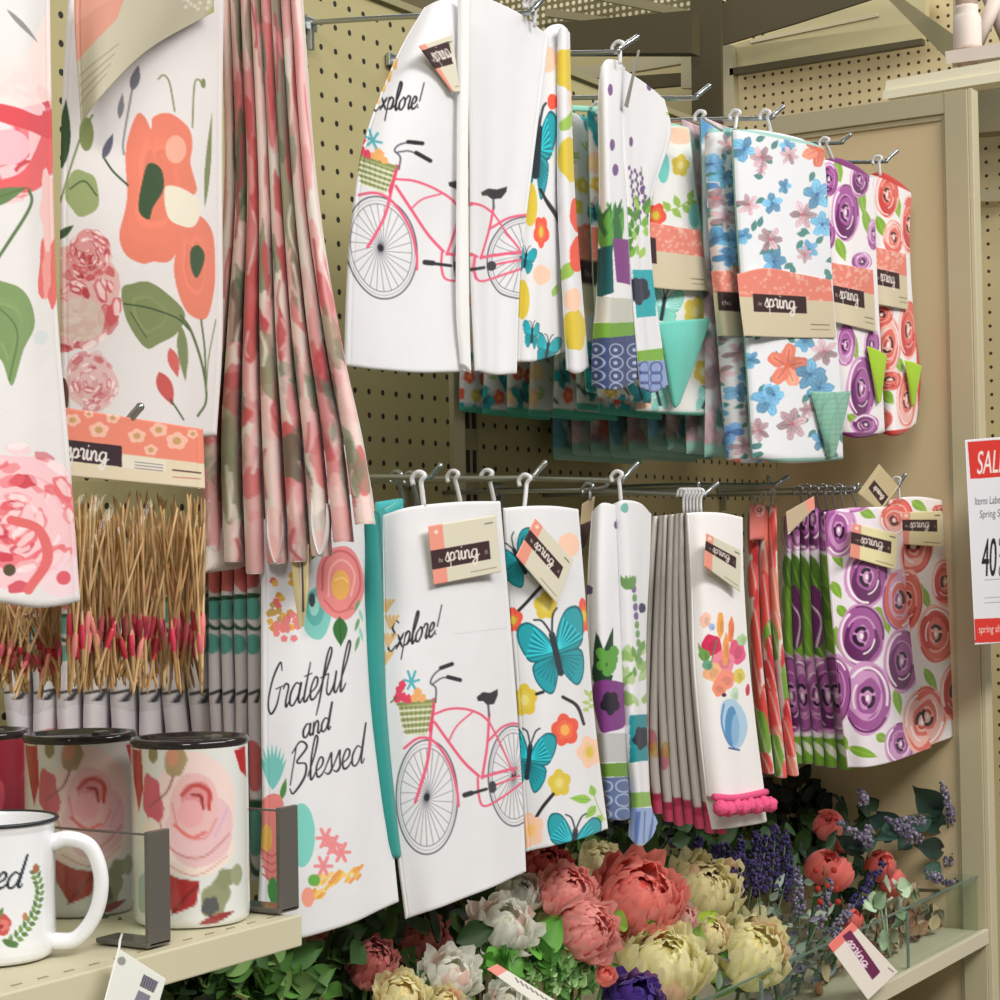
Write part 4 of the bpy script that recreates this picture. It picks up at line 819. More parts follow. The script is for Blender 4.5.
rose_holder('purple rose pot holder with coral band and lime corner, upper row', PURP, [(822, 157), (872, 178), (884, 436), (838, 434)],
    [[(822, 160, .265), (838, 158, .272), (856, 166, .27), (872, 180, .266)], [(826, 240, .265), (842, 240, .275), (858, 242, .272), (874, 244, .266)], [(832, 330, .265), (848, 330, .277), (864, 330, .273), (878, 332, .266)], [(840, 434, .265), (854, 438, .277), (868, 437, .273), (883, 433, .266)]],
    [(829, 262), (873, 270), (876, 332), (834, 322)], ([(867, 346), (878, 350), (887, 356)], [(872, 372), (878, 374), (884, 376)], [(877, 402), (878, 404), (880, 402)]), rgb(132, 56, 120), .27,
    ([(842, 213, 12, 27), (856, 180, 9, 16), (870, 235, 6, 14), (858, 262, 9, 9), (858, 388, 12, 30), (843, 345, 8, 20), (868, 345, 7, 16), (862, 425, 12, 10), (826, 180, 8, 16), (826, 235, 6, 14)], [(858, 200, 3, 18), (864, 225, 4, 16), (838, 250, 4, 12), (835, 172, 2, 12), (850, 345, 4, 18), (852, 420, 6, 6), (838, 400, 3, 12)]), ((833, 160), (826, 143), .272))
rose_holder('coral rose pot holder with coral band and lime corner beside the end panel', CORL, [(869, 172), (910, 192), (916, 428), (884, 434)],
    [[(868, 176, .262), (880, 172, .27), (896, 180, .268), (910, 192, .262)], [(872, 240, .262), (884, 240, .272), (897, 242, .27), (908, 246, .262)], [(874, 310, .262), (886, 310, .273), (900, 312, .27), (912, 316, .262)], [(882, 380, .262), (892, 380, .274), (906, 380, .27), (919, 380, .262)], [(884, 434, .262), (892, 436, .274), (902, 434, .27), (914, 424, .262)]],
    [(872, 246), (906, 254), (908, 310), (876, 304)], ([(904, 360), (913, 362), (922, 366)], [(908, 380), (913, 384), (918, 386)], [(911, 405), (912, 407), (914, 404)]), rgb(206, 62, 56), .268,
    ([(884, 195, 10, 22), (906, 225, 8, 26), (890, 238, 9, 16), (886, 345, 10, 26), (905, 330, 9, 28), (903, 400, 9, 26), (884, 420, 6, 12), (880, 315, 9, 10), (889, 380, 8, 10)], [(893, 205, 3, 14), (879, 228, 4, 12), (886, 395, 5, 10), (896, 365, 2, 8)]), ((880, 176), (879, 161), .27))
# ------------------------------------------------------------------ lower row
def hang_simple(T_, p, top, d): hanger(T_, p, top, d)
# grateful and blessed towel (front), strip of others left of it
T_ = towel_root('white tea towel lettered Grateful and Blessed between painted flowers', 'towel', 310, 560, .275)
q = [(252, 485), (402, 485), (402, 950), (252, 950)]; cv = Cv(q, WHITE)
ROSEP = rgb(228, 130, 130)
# upper spray
for k in range(26):
    g = random.Random(k); x, y = g.uniform(266, 292), g.uniform(575, 630); cv.blob(x, y, 3.5, 3.5, g.choice((rgb(226, 176, 84), rgb(210, 150, 70), rgb(190, 160, 90), rgb(220, 110, 110))), lobes=4)
for k in range(18):
    g = random.Random(k + 60); x, y = g.uniform(274, 300), g.uniform(612, 640); cv.blob(x, y, 3.6, 3.6, rgb(232, 132, 132), lobes=5)
cv.blob(315, 613, 14, 27, rgb(128, 202, 194), wob=.05); cv.blob(313, 608, 9, 18, rgb(96, 176, 170)); cv.blob(312, 606, 5, 10, rgb(150, 216, 206)); cv.blob(310, 600, 3, 7, rgb(60, 70, 70))
cv.blob(338, 583, 24, 38, rgb(232, 138, 138), wob=.04); cv.stroke([(320, 590), (322, 562), (338, 551), (354, 562), (358, 588), (346, 608)], 2.2, rgb(206, 96, 104)); cv.stroke([(326, 596), (328, 570), (340, 560), (352, 574), (348, 596)], 2, rgb(246, 180, 172)); cv.stroke([(322, 600), (334, 612), (350, 608)], 2, rgb(214, 104, 110))
cv.blob(338, 585, 9, 15, rgb(234, 176, 92)); cv.stroke([(332, 580), (340, 578), (345, 582)], 1.6, rgb(246, 206, 130))
cv.leaf((337, 617), (338, 646), 14, rgb(48, 112, 52), rgb(30, 80, 40)); cv.leaf((314, 548), (306, 562), 8, rgb(90, 120, 60))
for k in range(5): cv.leaf((357, 600 + 9 * k), (357 + (4 if k % 2 else -5), 612 + 10 * k), 4, (rgb(110, 160, 110), rgb(150, 210, 190))[k % 2])
BK = rgb(40, 42, 50)
script(cv, 'Grateful', (266, 713), (12.4, -3.8), (3.2, -22), 1.5, BK)
script(cv, 'and', (301, 738), (9, -3), (1.2, -13), 1.5, BK)

script(cv, 'Blessed', (290, 785), (13.2, -4.2), (1.8, -19), 1.5, BK)
# lower sprays
for k in range(8):
    a = -2.6 + k * .33; cv.leaf((272, 790), (272 + 15 * math.cos(a), 765 + 28 * math.sin(a) * .8), 5, rgb(120, 196, 190))
cv.leaf((281, 800), (286, 778), 6, rgb(80, 140, 70))
cv.shape([(262, 800), (282, 798), (284, 846), (278, 880), (266, 878), (260, 840)], rgb(228, 134, 130)); cv.blob(266, 838, 6, 14, rgb(226, 176, 92))
for k in range(4): cv.stroke([(262, 850 + 8 * k), (272, 856 + 8 * k), (282, 848 + 8 * k)], 1.6, rgb(206, 96, 104))
cv.leaf((272, 876), (275, 910), 12, rgb(70, 140, 70)); cv.blob(300, 835, 13, 32, rgb(128, 208, 196))
for x, y in ((323, 838), (338, 852), (321, 866), (330, 845)):
    for k in range(6): a = k * 1.05; cv.stroke([(x, y), (x + 8 * math.cos(a), y + 10 * math.sin(a))], 3.4, rgb(236, 142, 146))
g = random.Random(8)
for k in range(44):
    u = g.random(); x, y = 306 + 50 * u, g.uniform(-11, 11) * (1 - .5 * u) + 892 - 18 * u; cv.stroke([(x, y), (x + 3.5, y - 4)], 3.2, g.choice((rgb(240, 184, 84), rgb(246, 204, 110), rgb(232, 160, 80))))
cv.blob(312, 880, 6, 6, rgb(110, 176, 80)); cv.blob(306, 897, 6, 10, rgb(244, 160, 140))
rows = [[(262, 520, .262), (300, 505, .276), (336, 498, .276), (362, 492, .268)], [(261, 620, .262), (300, 612, .278), (338, 604, .278), (368, 598, .268)], [(261, 720, .262), (302, 715, .28), (344, 708, .279), (376, 700, .268)], [(262, 820, .262), (306, 815, .281), (352, 806, .28), (388, 796, .27)], [(256, 946, .262), (306, 937, .282), (356, 921, .281), (399, 902, .272)]]
q2 = [(262, 520), (362, 492), (399, 902), (256, 946)]
cloth('cloth', rows, (lambda c: c)(cv), th=.004, parent=T_, dens=1.25)
tq = [(291, 562), (306, 556), (312, 620), (296, 622)]
c2 = Cv([(290, 545), (308, 545), (306, 628), (296, 628)], rgb(232, 214, 160), 3); c2.stroke([(300, 548), (303, 610)], 4, rgb(110, 90, 78)); cloth('tag', [[(290, 548, .288), (309, 544, .30)], [(294, 590, .290), (308, 590, .302)], [(299, 628, .290), (304, 626, .294)]], c2, th=.001, parent=T_, m=M_CARD, dens=1.8)
hang_simple(T_, (322, 500), (324, 482), .276)

def art_grate(i):
    g = random.Random(i + 270); cv = Cv([(0, 0), (30, 0), (30, 330), (0, 330)], (.86, .84, .86), 1.5)
    for y in (20, 250):
        cv.blob(15 + g.uniform(-4, 4), y, 9, 22, rgb(206, 110, 112), wob=.1); cv.leaf((6, y + 32), (24, y + 30), 9, rgb(44, 84, 58)); cv.blob(15, y + 48, 7, 15, rgb(96, 168, 158)); cv.stroke([(9, y + 66), (16, y + 74), (24, y + 70)], 4, rgb(50, 92, 66)); cv.blob(14 + g.uniform(-3, 3), y + 92, 6, 12, rgb(96, 168, 158))
    cv.stroke([(12, 170), (20, 166), (17, 180)], 3, rgb(50, 50, 56)); return cv
bunch(lambda i, n: place(i, n, 'edge of the white towels behind the picks'), 'flowered white towels behind the picks', interp_strips(8, ((14, 600), (14, 640), (14, 690), (14, 740), (14, 800)), ((196, 560), (196, 620), (198, 690), (200, 760), (204, 850)), 20, 16, random.Random(8), 3), .10, .012, art_grate)
bunch(lambda i, n: place(i, n, 'Grateful towel edge left of the lettered front'), 'Grateful towels behind the lettered one', interp_strips(4, ((214, 570), (214, 620), (215, 690), (217, 760), (220, 850)), ((252, 560), (252, 620), (253, 690), (254, 760), (256, 880)), 14, 16, random.Random(9), 1), .205, .012, art_grate)
# teal towel edges
T_ = towel_root('teal towel folded narrow between the Grateful and the lower bicycle towel', 'towel', 380, 500, .245)
def tealart(q): 
    cv = Cv(q, rgb(52, 150, 144)); cv.stroke([(q[0][0] + 8, q[0][1]), (q[3][0] + 12, q[3][1])], 3, rgb(30, 110, 108)); return cv
cloth('cloth', [[(366, 516, .262), (372, 512, .272), (384, 508, .262)], [(364, 600, .262), (372, 600, .274), (384, 600, .262)], [(369, 700, .262), (376, 700, .274), (388, 700, .262)], [(380, 800, .262), (386, 800, .274), (396, 800, .262)], [(389, 856, .262), (394, 858, .272), (402, 860, .262)]], tealart([(366, 512), (384, 508), (402, 860), (388, 856)]), th=.008, parent=T_)
cloth('folded_edge', [[(366, 522, .25), (400, 500, .235)], [(366, 560, .25), (400, 560, .235)], [(370, 700, .25), (404, 700, .235)], [(388, 850, .25), (408, 850, .235)]], Cv([(366, 520), (400, 500), (408, 850), (388, 850)], rgb(60, 172, 172)), th=.006, parent=T_)
T_ = towel_root('bright turquoise cloth top showing behind the lower bicycle towel', 'towel', 390, 500, .22)
cloth('cloth', [[(376, 502, .225), (402, 498, .215)], [(376, 560, .225), (402, 560, .215)], [(380, 640, .225), (404, 640, .215)]], Cv([(0, 0), (30, 0), (30, 90), (0, 90)], rgb(70, 180, 184)), th=.006, parent=T_)

# lower bicycle towel
T_ = towel_root('white tea towel with a pink bicycle and the word Explore, front of the lower row', 'towel', 440, 506, .285)
q = [(376, 496), (530, 496), (530, 922), (376, 922)]; cv = Cv(q, WHITE)
bicycle(cv); script(cv, 'Explore!', (388, 652), (8.6, -3.2), (2, -14), 1.6, DK)
for x, y in ((386, 612), (390, 628), (388, 646), (385, 664)):
    for k in range(4): cv.stroke([(x, y), (x - 4 + 4 * k, y - 12)], 2.6, rgb(232, 186, 130))
cv.stroke([(452, 634), (505, 628)], .8, rgb(205, 206, 212), smooth=False)
rows = [[(380, 516, .268), (410, 507, .285), (455, 502, .287), (500, 501, .28)], [(382, 600, .268), (414, 598, .288), (462, 596, .29), (508, 594, .282)], [(382, 700, .268), (418, 700, .29), (468, 700, .292), (516, 696, .284)], [(390, 800, .268), (428, 800, .291), (476, 796, .293), (522, 786, .286)], [(405, 919, .268), (440, 908, .291), (484, 890, .294), (526, 872, .288)]]
cloth('cloth', rows, cv, th=.004, parent=T_, dens=1.3)
tagcard(T_, [(428, 526), (496, 515), (501, 572), (434, 585)], .2975)
hang_simple(T_, (424, 508), (421, 480), .287)
# hangers/cards of the towels behind it, along the bar
for i, (x, y, d) in enumerate(((398, 484, .19), (412, 485, .205), (455, 483, .2), (489, 482, .215))):
    t = thing('plastic_hanger', ['leftmost', 'second from the left', 'third from the left', 'rightmost'][i] + ' empty hanger loop behind the lower bicycle towel', 'hanger', W(x, y, d), 'hanger loops along the lower bar')
    hanger(t, (x + 6, 505), (x, y - 5), d, m=M_WIRE if i < 2 else M_HANG)

# butterfly towel, lower row
T_ = towel_root('white towel with turquoise butterflies and bright flowers, lower row', 'towel', 545, 510, .27)
q = [(498, 500), (612, 500), (612, 856), (498, 856)]; cv = Cv(q, WHITE)
butterfly(cv, 518, 560, 26, -.5, sq=.95); cv.stroke([(516, 612), (528, 600), (540, 586)], 3.2, rgb(45, 42, 42)); flow(cv, 544, 606, 11, YEL, rgb(236, 220, 120)); flow(cv, 512, 620, 10, ORG, YEL); flow(cv, 582, 616, 9, ORG, YEL, 2)
cv.blob(567, 545, 11, 12, PCH); cv.blob(560, 560, 10, 9, PCH); butterfly(cv, 554, 652, 40, -.28, sq=.8); flow(cv, 524, 700, 13, YEL, rgb(236, 222, 130)); flow(cv, 563, 730, 13, ORG, rgb(250, 180, 90)); cv.stroke([(536, 694), (542, 692)], 3, rgb(45, 42, 42)); cv.stroke([(561, 697), (574, 706), (581, 724)], 3.2, rgb(45, 42, 42))
twig(cv, 586, 712, 11, -.6, rgb(188, 208, 128)); butterfly(cv, 528, 760, 32, .15, sq=.75); flow(cv, 587, 752, 13, PCH, YEL); flow(cv, 558, 783, 11, YEL, rgb(236, 222, 130)); cv.stroke([(534, 820), (543, 806), (552, 794)], 3.2, rgb(45, 42, 42))
flow(cv, 530, 830, 14, PCH, rgb(250, 200, 120)); cv.stroke([(590, 788), (596, 806), (604, 820)], 1, LG)
for a in (((588, 800), (568, 798)), ((594, 806), (582, 818)), ((592, 796), (588, 785)), ((600, 815), (594, 826))): cv.leaf(a[0], a[1], 9, rgb(150, 200, 84), rgb(110, 160, 60))
butterfly(cv, 572, 844, 30, .1, sq=.85)
rows = [[(503, 508, .262), (528, 506, .272), (554, 506, .272), (578, 509, .266)], [(508, 600, .262), (536, 600, .275), (562, 598, .275), (585, 596, .267)], [(516, 700, .262), (542, 700, .277), (568, 698, .277), (592, 692, .268)], [(520, 780, .262), (548, 779, .279), (574, 774, .278), (600, 766, .27)], [(525, 852, .262), (554, 846, .28), (582, 838, .28), (608, 829, .272)]]
cloth('cloth', rows, cv, th=.004, parent=T_, dens=1.5)
tagcard(T_, [(535, 518), (573, 560), (557, 604), (516, 556)], .287, dd=(0, 0, .0, 0), band=(.3, .58))
hang_simple(T_, (524, 510), (527, 482), .268); 
T_ = towel_root('tan tag card hanging edge-on behind the lower butterfly towel', 'tag', 585, 500, .23, 'tag_card')
c2 = Cv([(578, 500), (592, 497), (590, 550), (580, 552)], rgb(190, 170, 136), 3); c2.poly([(580, 525), (592, 520), (592, 550), (580, 552)], BROWN); cloth('card', [[(582, 504, .235), (595, 496, .225)], [(580, 528, .235), (592, 520, .225)], [(580, 552, .235), (586, 545, .23)]], c2, th=.001, parent=T_, m=M_CARD)
hanger(T_, (590, 500), (590, 490), .23, m=M_WIRE)

# flower-pot towel
T_ = towel_root('white towel of dark potted plants, bunched in two folds, lower row', 'towel', 618, 505, .265)
q = [(584, 498), (642, 498), (642, 824), (584, 824)]; cv = Cv(q, WHITE)
for k in range(18):
    g = random.Random(k); x, y = g.uniform(592, 612), g.uniform(628, 680); cv.leaf((600, 684), (x, y - 2), 9, rgb(28, 62, 40))
for k in range(14):
    g = random.Random(k + 30); x, y = g.uniform(600, 618), g.uniform(650, 672); cv.blob(x, y, 4, 5, rgb(94, 158, 66))
cv.shape([(594, 684), (622, 684), (624, 705), (622, 725), (610, 731), (600, 728)], rgb(124, 56, 130)); cv.blob(609, 703, 8, 12, rgb(30, 22, 40), lobes=5); cv.poly([(590, 733), (630, 733), (632, 762), (592, 762)], rgb(190, 190, 190)); cv.poly([(592, 764), (634, 762), (634, 776), (594, 777)], rgb(106, 146, 56))
cv.poly([(594, 778), (636, 776), (636, 822), (596, 822)], rgb(92, 110, 152)); cv.blob(590, 590, 4, 5, rgb(100, 84, 130), lobes=5); cv.blob(614, 525, 2, 4, rgb(100, 84, 130))
for k in range(6):
    x, y = 604 + (k % 2) * 17, 786 + (k // 2) * 14; cv.stroke([(x + 7 * math.cos(t), y + 6 * math.sin(t)) for t in np.linspace(0, 6.28, 12)], 1.3, rgb(176, 190, 214))
rows = [[(592, 512, .25), (602, 503, .262), (616, 506, .262), (622, 514, .25)], [(588, 580, .25), (600, 580, .266), (614, 580, .264), (624, 580, .25)], [(588, 660, .25), (602, 660, .267), (616, 660, .265), (628, 660, .252)], [(594, 740, .25), (606, 740, .267), (620, 740, .265), (632, 740, .254)], [(602, 816, .25), (612, 820, .266), (624, 820, .265), (634, 816, .255)]]
cloth('cloth', rows, cv, th=.004, parent=T_, dens=1.7)
q = [(608, 496), (662, 496), (662, 850), (608, 850)]; cv = Cv(q, WHITE)
for k in range(30):
    g = random.Random(k + 77); x, y = g.uniform(622, 642), g.uniform(650, 712); cv.leaf((x, y), (x + g.uniform(-6, 6), y - 12), 5, g.choice((rgb(150, 186, 110), rgb(110, 160, 80), rgb(180, 204, 150))))
for k in range(10): cv.blob(631 + k * .8, 580 + k * 9, 2.4, 4, g.choice((rgb(120, 100, 150), rgb(120, 160, 100))))
for k in range(5): cv.leaf((626 + k, 590), (622 + 3 * k, 575), 4, rgb(110, 150, 90))
cv.poly([(630, 715), (650, 714), (650, 760), (632, 762)], rgb(30, 140, 150)); cv.blob(639, 738, 7, 12, rgb(24, 34, 52), lobes=5); cv.blob(623, 508, 3, 5, rgb(120, 180, 170)); cv.blob(640, 608, 3, 5, rgb(60, 50, 90)); cv.poly([(632, 792), (652, 792), (652, 806), (633, 808)], rgb(140, 180, 90)); cv.poly([(628, 808), (656, 808), (656, 844), (628, 844)], rgb(150, 172, 214))
for k in range(4): cv.stroke([(632 + k * 6, 812), (630 + k * 6, 842)], 1.6, rgb(90, 112, 168))
rows = [[(613, 504, .262), (624, 500, .27), (640, 503, .262), (650, 514, .25)], [(616, 560, .262), (628, 560, .272), (640, 560, .262), (648, 560, .25)], [(620, 640, .262), (630, 640, .272), (638, 640, .264), (644, 640, .25)], [(626, 740, .262), (633, 740, .273), (640, 740, .266), (645, 740, .252)], [(633, 800, .262), (638, 800, .272), (644, 800, .266), (648, 800, .256)], [(630, 836, .262), (638, 846, .272), (648, 842, .266), (656, 822, .256)]]
cloth('side_wing', rows, cv, th=.005, parent=T_, dens=1.7)
hang_simple(T_, (621, 502), (619, 478), .268)

# pompom towels : stack of white edges, front one with bouquet
def art_white(i):
    cv = Cv([(0, 0), (30, 0), (30, 320), (0, 320)], (.90, .88, .87), 1.4); y0 = 292 + (i % 3) * 4
    for x in (8, 22): cv.stroke([(x, 0), (x, 320)], .8, (.80, .78, .77), smooth=False)
    cv.poly([(-1, y0), (31, y0), (31, 321), (-1, 321)], rgb(222, 84, 122))
    for k in range(8): cv.blob(4 + 3.4 * k, y0 + 2, 2.5, 5, rgb(190, 60, 96))
    if i < 3: cv.blob(12, 210 + 20 * i, 6, 12, rgb(216, 110, 130), al=.7); cv.blob(16, 240, 5, 9, rgb(220, 180, 90), al=.7)
    return cv
bunch(lambda i, n: place(i, n, 'white pompom towel edge left of the bouquet towel'), 'white pompom towels hanging edge-on', interp_strips(8, ((656, 516), (651, 590), (647, 670), (646, 750), (648, 812)), ((692, 512), (697, 590), (701, 670), (710, 750), (722, 838)), 7, 9.5, random.Random(4)), .20, .0085, art_white, back=(.82, .8, .8), tail=.05, th=.0024)
T_ = towel_root('white towel with a flower bouquet in a blue vase and pink pompom hem', 'towel', 715, 512, .285)
q = [(682, 508), (768, 508), (768, 816), (682, 816)]; cv = Cv(q, (.95, .94, .94))
B = [(711,645,9,11,rgb(216,48,92)),(735,652,8,12,rgb(232,88,132)),(722,662,10,12,rgb(244,140,160)),(712,672,9,10,rgb(248,186,140)),(724,680,9,10,rgb(250,150,130)),(718,688,7,8,rgb(244,150,120)),(737,676,5,8,rgb(226,206,90)),(719,625,3,14,rgb(244,168,84)),(729,630,3,13,rgb(244,130,80)),(724,650,3,16,rgb(244,160,90)),(705,620,5,8,rgb(250,200,180)),(745,690,2,6,rgb(206,50,76)),(711,627,3,4,rgb(170,190,240)),(704,655,5,6,rgb(110,160,80)),(707,665,5,5,rgb(110,170,140)),(740,640,5,6,rgb(180,214,160)),(733,695,4,8,rgb(200,226,200))]
for i, (x, y, a, b_, c) in enumerate(B):
    cv.blob(x, y, a, b_, c, wob=.12, seed=i + 1); cv.blob(x + 1, y + 1, a * .5, b_ * .5, tuple(v * .86 for v in c), wob=.2, seed=i + 9, al=.7)
cv.stroke([(709, 668), (716, 640)], 1.2, rgb(90, 140, 70)); cv.leaf((704, 660), (698, 642), 4, rgb(120, 170, 90))
cv.shape([(722, 702), (733, 700), (742, 712), (745, 728), (741, 744), (733, 750), (726, 742), (720, 722)], rgb(176, 208, 232)); cv.blob(730, 726, 6, 20, rgb(86, 146, 196)); cv.blob(734, 730, 4, 16, rgb(140, 186, 222)); cv.stroke([(723, 704), (721, 722), (726, 740), (734, 749)], 1.4, rgb(90, 130, 190)); cv.stroke([(728, 748), (738, 750)], 1.6, rgb(50, 80, 140)); cv.blob(723, 695, 2, 2, rgb(60, 40, 60))
rows = [[(686, 513, .272), (702, 512, .284), (722, 513, .286), (742, 517, .28)], [(690, 580, .272), (706, 580, .287), (726, 580, .288), (743, 580, .281)], [(692, 660, .272), (712, 660, .289), (732, 660, .289), (748, 660, .282)], [(698, 730, .272), (718, 730, .29), (738, 730, .29), (755, 728, .283)], [(706, 796, .272), (724, 798, .29), (744, 796, .29), (763, 790, .285)]]
cloth('cloth', rows, cv, th=.004, parent=T_, dens=1.7)
HEM = cloth('hem', [[(704, 794, .266), (730, 798, .28), (764, 792, .28)], [(708, 812, .266), (732, 812, .28), (764, 806, .28)], [(711, 829, .266), (734, 828, .28), (766, 822, .28)]], Cv([(0, 0), (50, 0), (50, 30), (0, 30)], (.92, .91, .9)), th=.004, parent=T_)
b = MB(); b.tube(cr([W(714, 797, .291), W(736, 798, .296), W(766, 792, .292)], 20), [.004] * 20, 8); b.build('braid', mat('pink_braid', rgb(226, 84, 134), .9), HEM)
MP = mat('pink_pompom', rgb(238, 92, 140), .95, bump=1, scale=400)
for k in range(8):
    t = k / 7; P = W(721 + 49 * t, 808 - 5 * t + (1.5 if k % 2 else 0), .296); b = MB(); g = random.Random(k)
    V = []; b.sphere(P, .0088, nu=14, nv=10); vv = b.v[0]; n_ = vv - P; b.v[0] = P + n_ * (1 + .12 * np.array([[g.uniform(-1, 1)] for _ in vv])); b.build('pompom', MP, HEM)
tagcard(T_, [(706, 533), (741, 550), (740, 592), (704, 566)], .299, band=(.24, .52))
for k in range(6):
    A = W(684 + 3.4 * k, 513, .262 + .004 * k); MB().tube(cr([A, A + np.array([0, 0, .016]), A + np.array([0, -.004, .024]), A + np.array([0, .005, .026]), A + np.array([0, .008, .018])], 12), [.0018] * 12, 6).build('hanger', M_HANG, T_)

# coral tulip stack
def art_leafy(pal, s=1., w=34, h=260):
    def f(i, g):
        cv = Cv([(0, 0), (w, 0), (w, h), (0, h)], (.93, .91, .9), 1.6)
        for k in range(int(h / 9)):
            y = k * 10; x = g.uniform(0, w); c = g.choice(pal); cv.leaf((x - 8, y - 20), (x + 8, y + 24), 15, c); cv.stroke([(x - 6, y - 16), (x + 9, y + 18)], 1.4, (.95, .93, .9))
        return cv
    return f
def art_leaf_strip(i):
    g = random.Random(i + 70); cv = Cv([(0, 0), (30, 0), (30, 270), (0, 270)], (.94, .90, .88), 1.8); y = -10
    while y < 275:
        c = g.choice((rgb(226, 84, 76), rgb(240, 140, 118), rgb(122, 172, 66), rgb(214, 62, 66), rgb(238, 96, 90))); x = g.uniform(9, 21); L = g.uniform(26, 60); cv.blob(x, y, g.uniform(4, 8), L * .55, c, wob=.12, seed=int(y + 40) + i); cv.stroke([(x - 1, y - L * .5), (x + 2, y), (x + 4, y + L * .5)], 1, (.95, .9, .88)); y += L * .62
    return cv
bunch(lambda i, n: place(i, n, 'coral and green leaf print towel edge'), 'coral leaf print towels', [((755, 512), (755, 580), (758, 650), (764, 720), (770, 774), 15), ((765, 508), (766, 580), (769, 650), (777, 720), (783, 778), 13), ((774, 505), (775, 580), (780, 650), (788, 720), (795, 776), 14)], .20, .012, art_leaf_strip, back=(.8, .5, .48), hang=M_HANG)
T_ = towel_root('small coral rosette top peeking behind the coral leaf towels', 'towel', 757, 505, .2)
c2 = Cv([(750, 503), (764, 503), (764, 540), (750, 540)], rgb(236, 130, 120)); rose(c2, 757, 510, 6, 6, CORL); cloth('cloth', [[(750, 505, .21), (764, 503, .21)], [(750, 540, .21), (766, 540, .21)]], c2, parent=T_, th=.006)

# purple and green rose stack, left of the fronts
def art_rose_strip(i):
    g = random.Random(i + 170); cv = Cv([(0, 0), (40, 0), (40, 262), (0, 262)], (.93, .9, .93), 1.8); dx = g.uniform(-5, 5)
    rose(cv, 18 + dx, 10, 20, 28, PURP, i + 1); cv.poly([(-1, 40), (41, 36), (41, 44), (-1, 48)], (.93, .9, .93))
    for y in (62, 92, 122): cv.leaf((6 + dx, y - 22), (26 + dx, y + 20), 24, g.choice((rgb(96, 146, 44), rgb(122, 172, 58), rgb(84, 130, 44))), rgb(170, 204, 100))
    if i % 2: cv.blob(14, 100, 14, 30, rgb(112, 46, 104)); cv.stroke([(2, 80), (22, 100), (16, 128)], 2, (.93, .88, .93))
    rose(cv, 20 - dx, 180, 18, 40, PURP, i + 4); cv.poly([(-1, 226), (41, 220), (41, 226), (-1, 232)], (.95, .92, .95)); cv.poly([(-1, 230), (41, 226), (41, 263), (-1, 263)], rgb(126, 178, 58)); cv.leaf((12, 232), (30, 256), 8, (.93, .95, .88)); return cv
bunch(lambda i, n: place(i, n, 'purple rose towel edge in the fanned bunch'), 'purple rose towels hanging one behind another', [((791, 516), (789, 580), (790, 650), (795, 710), (799, 764), 10), ((798, 510), (797, 580), (800, 650), (806, 710), (810, 764), 12), ((806, 508), (807, 580), (810, 650), (817, 710), (821, 766), 13), ((815, 508), (817, 580), (821, 650), (829, 710), (833, 768), 14), ((826, 510), (829, 580), (835, 650), (842, 710), (848, 770), 16)], .205, .011, art_rose_strip, back=(.6, .4, .6))
for i in range(6):
    x = 800 + 8 * i; t = thing('plastic_hanger', ['leftmost', 'second', 'third', 'fourth', 'fifth', 'rightmost'][i] + (' from the left' if 0 < i < 5 else '') + ' of six hangers over the purple rose towels', 'hanger', W(x, 495, .21 + .01 * i), 'hanger loops above the purple rose towels')
    hanger(t, (x + 4, 512), (x, 492 - (i % 2) * 2), .21 + .01 * i, r=.0016, m=M_WIRE)
T_ = towel_root('tan tag card with coral corner wedged above the purple rose bunch', 'tag', 800, 505, .25, 'tag_card')
c2 = Cv([(785, 512), (814, 496), (816, 506), (788, 530)], rgb(200, 180, 150), 3); c2.poly([(804, 499), (816, 494), (818, 506), (808, 512)], CORAL); cloth('card', [[(786, 512, .262), (814, 496, .258)], [(788, 535, .264), (815, 508, .26)]], c2, th=.001, parent=T_, m=M_CARD)

# large rose fronts
T_ = towel_root('large purple and coral rose print towel with a spring tag, lower row', 'towel', 880, 505, .285)
q = [(820, 500), (936, 500), (936, 772), (820, 772)]; cv = Cv(q, (.95, .92, .95))
for (x, y, a, b_) in ((837,558,5,10),(836,590,5,9),(842,612,5,7),(884,622,3,12),(876,612,4,4),(896,702,3,14),(866,514,8,4),(838,640,3,14),(843,742,5,8),(862,752,14,5),(880,738,6,3),(925,600,4,10),(930,682,5,12),(838,700,2,8)): cv.leaf((x - a, y - b_), (x + a, y + b_), 10, LIME, rgb(180, 210, 110))
R_ = [(838,530,15,26,PURP),(865,577,19,28,PURP),(860,636,21,29,PURP),(866,698,21,33,PURP),(898,600,16,29,MIXR),(901,661,17,30,PURP),(899,744,15,20,PURP),(835,690,15,32,PURP),(918,556,17,28,CORL),(929,634,17,28,CORL),(921,722,17,30,CORL),(848,500,20,12,PURP),(893,520,14,14,CORL)]
for i, (x, y, a, b_, p) in enumerate(R_): rose(cv, x, y, a, b_, p, i + 2)
rows = [[(824, 512, .28), (848, 508, .296), (876, 507, .298), (901, 506, .29)], [(829, 580, .28), (856, 578, .30), (882, 576, .30), (905, 574, .291)], [(836, 660, .28), (862, 660, .302), (890, 656, .302), (912, 652, .292)], [(842, 720, .28), (868, 718, .303), (896, 714, .303), (920, 708, .293)], [(848, 768, .28), (874, 766, .304), (904, 758, .303), (931, 748, .295)]]
cloth('cloth', rows, cv, th=.004, parent=T_, dens=2.0)
tagcard(T_, [(852, 523), (898, 534), (896, 570), (850, 557)], .309, back=rgb(240, 232, 182), band=(.26, .6))
hanger(T_, (858, 512), (852, 492), .283, r=.0016, m=M_WIRE)
T_ = towel_root('coral rose print towel with a spring tag beside the end panel, lower row', 'towel', 925, 500, .265)
q = [(880, 494), (962, 494), (962, 756), (880, 756)]; cv = Cv(q, (.95, .92, .92))
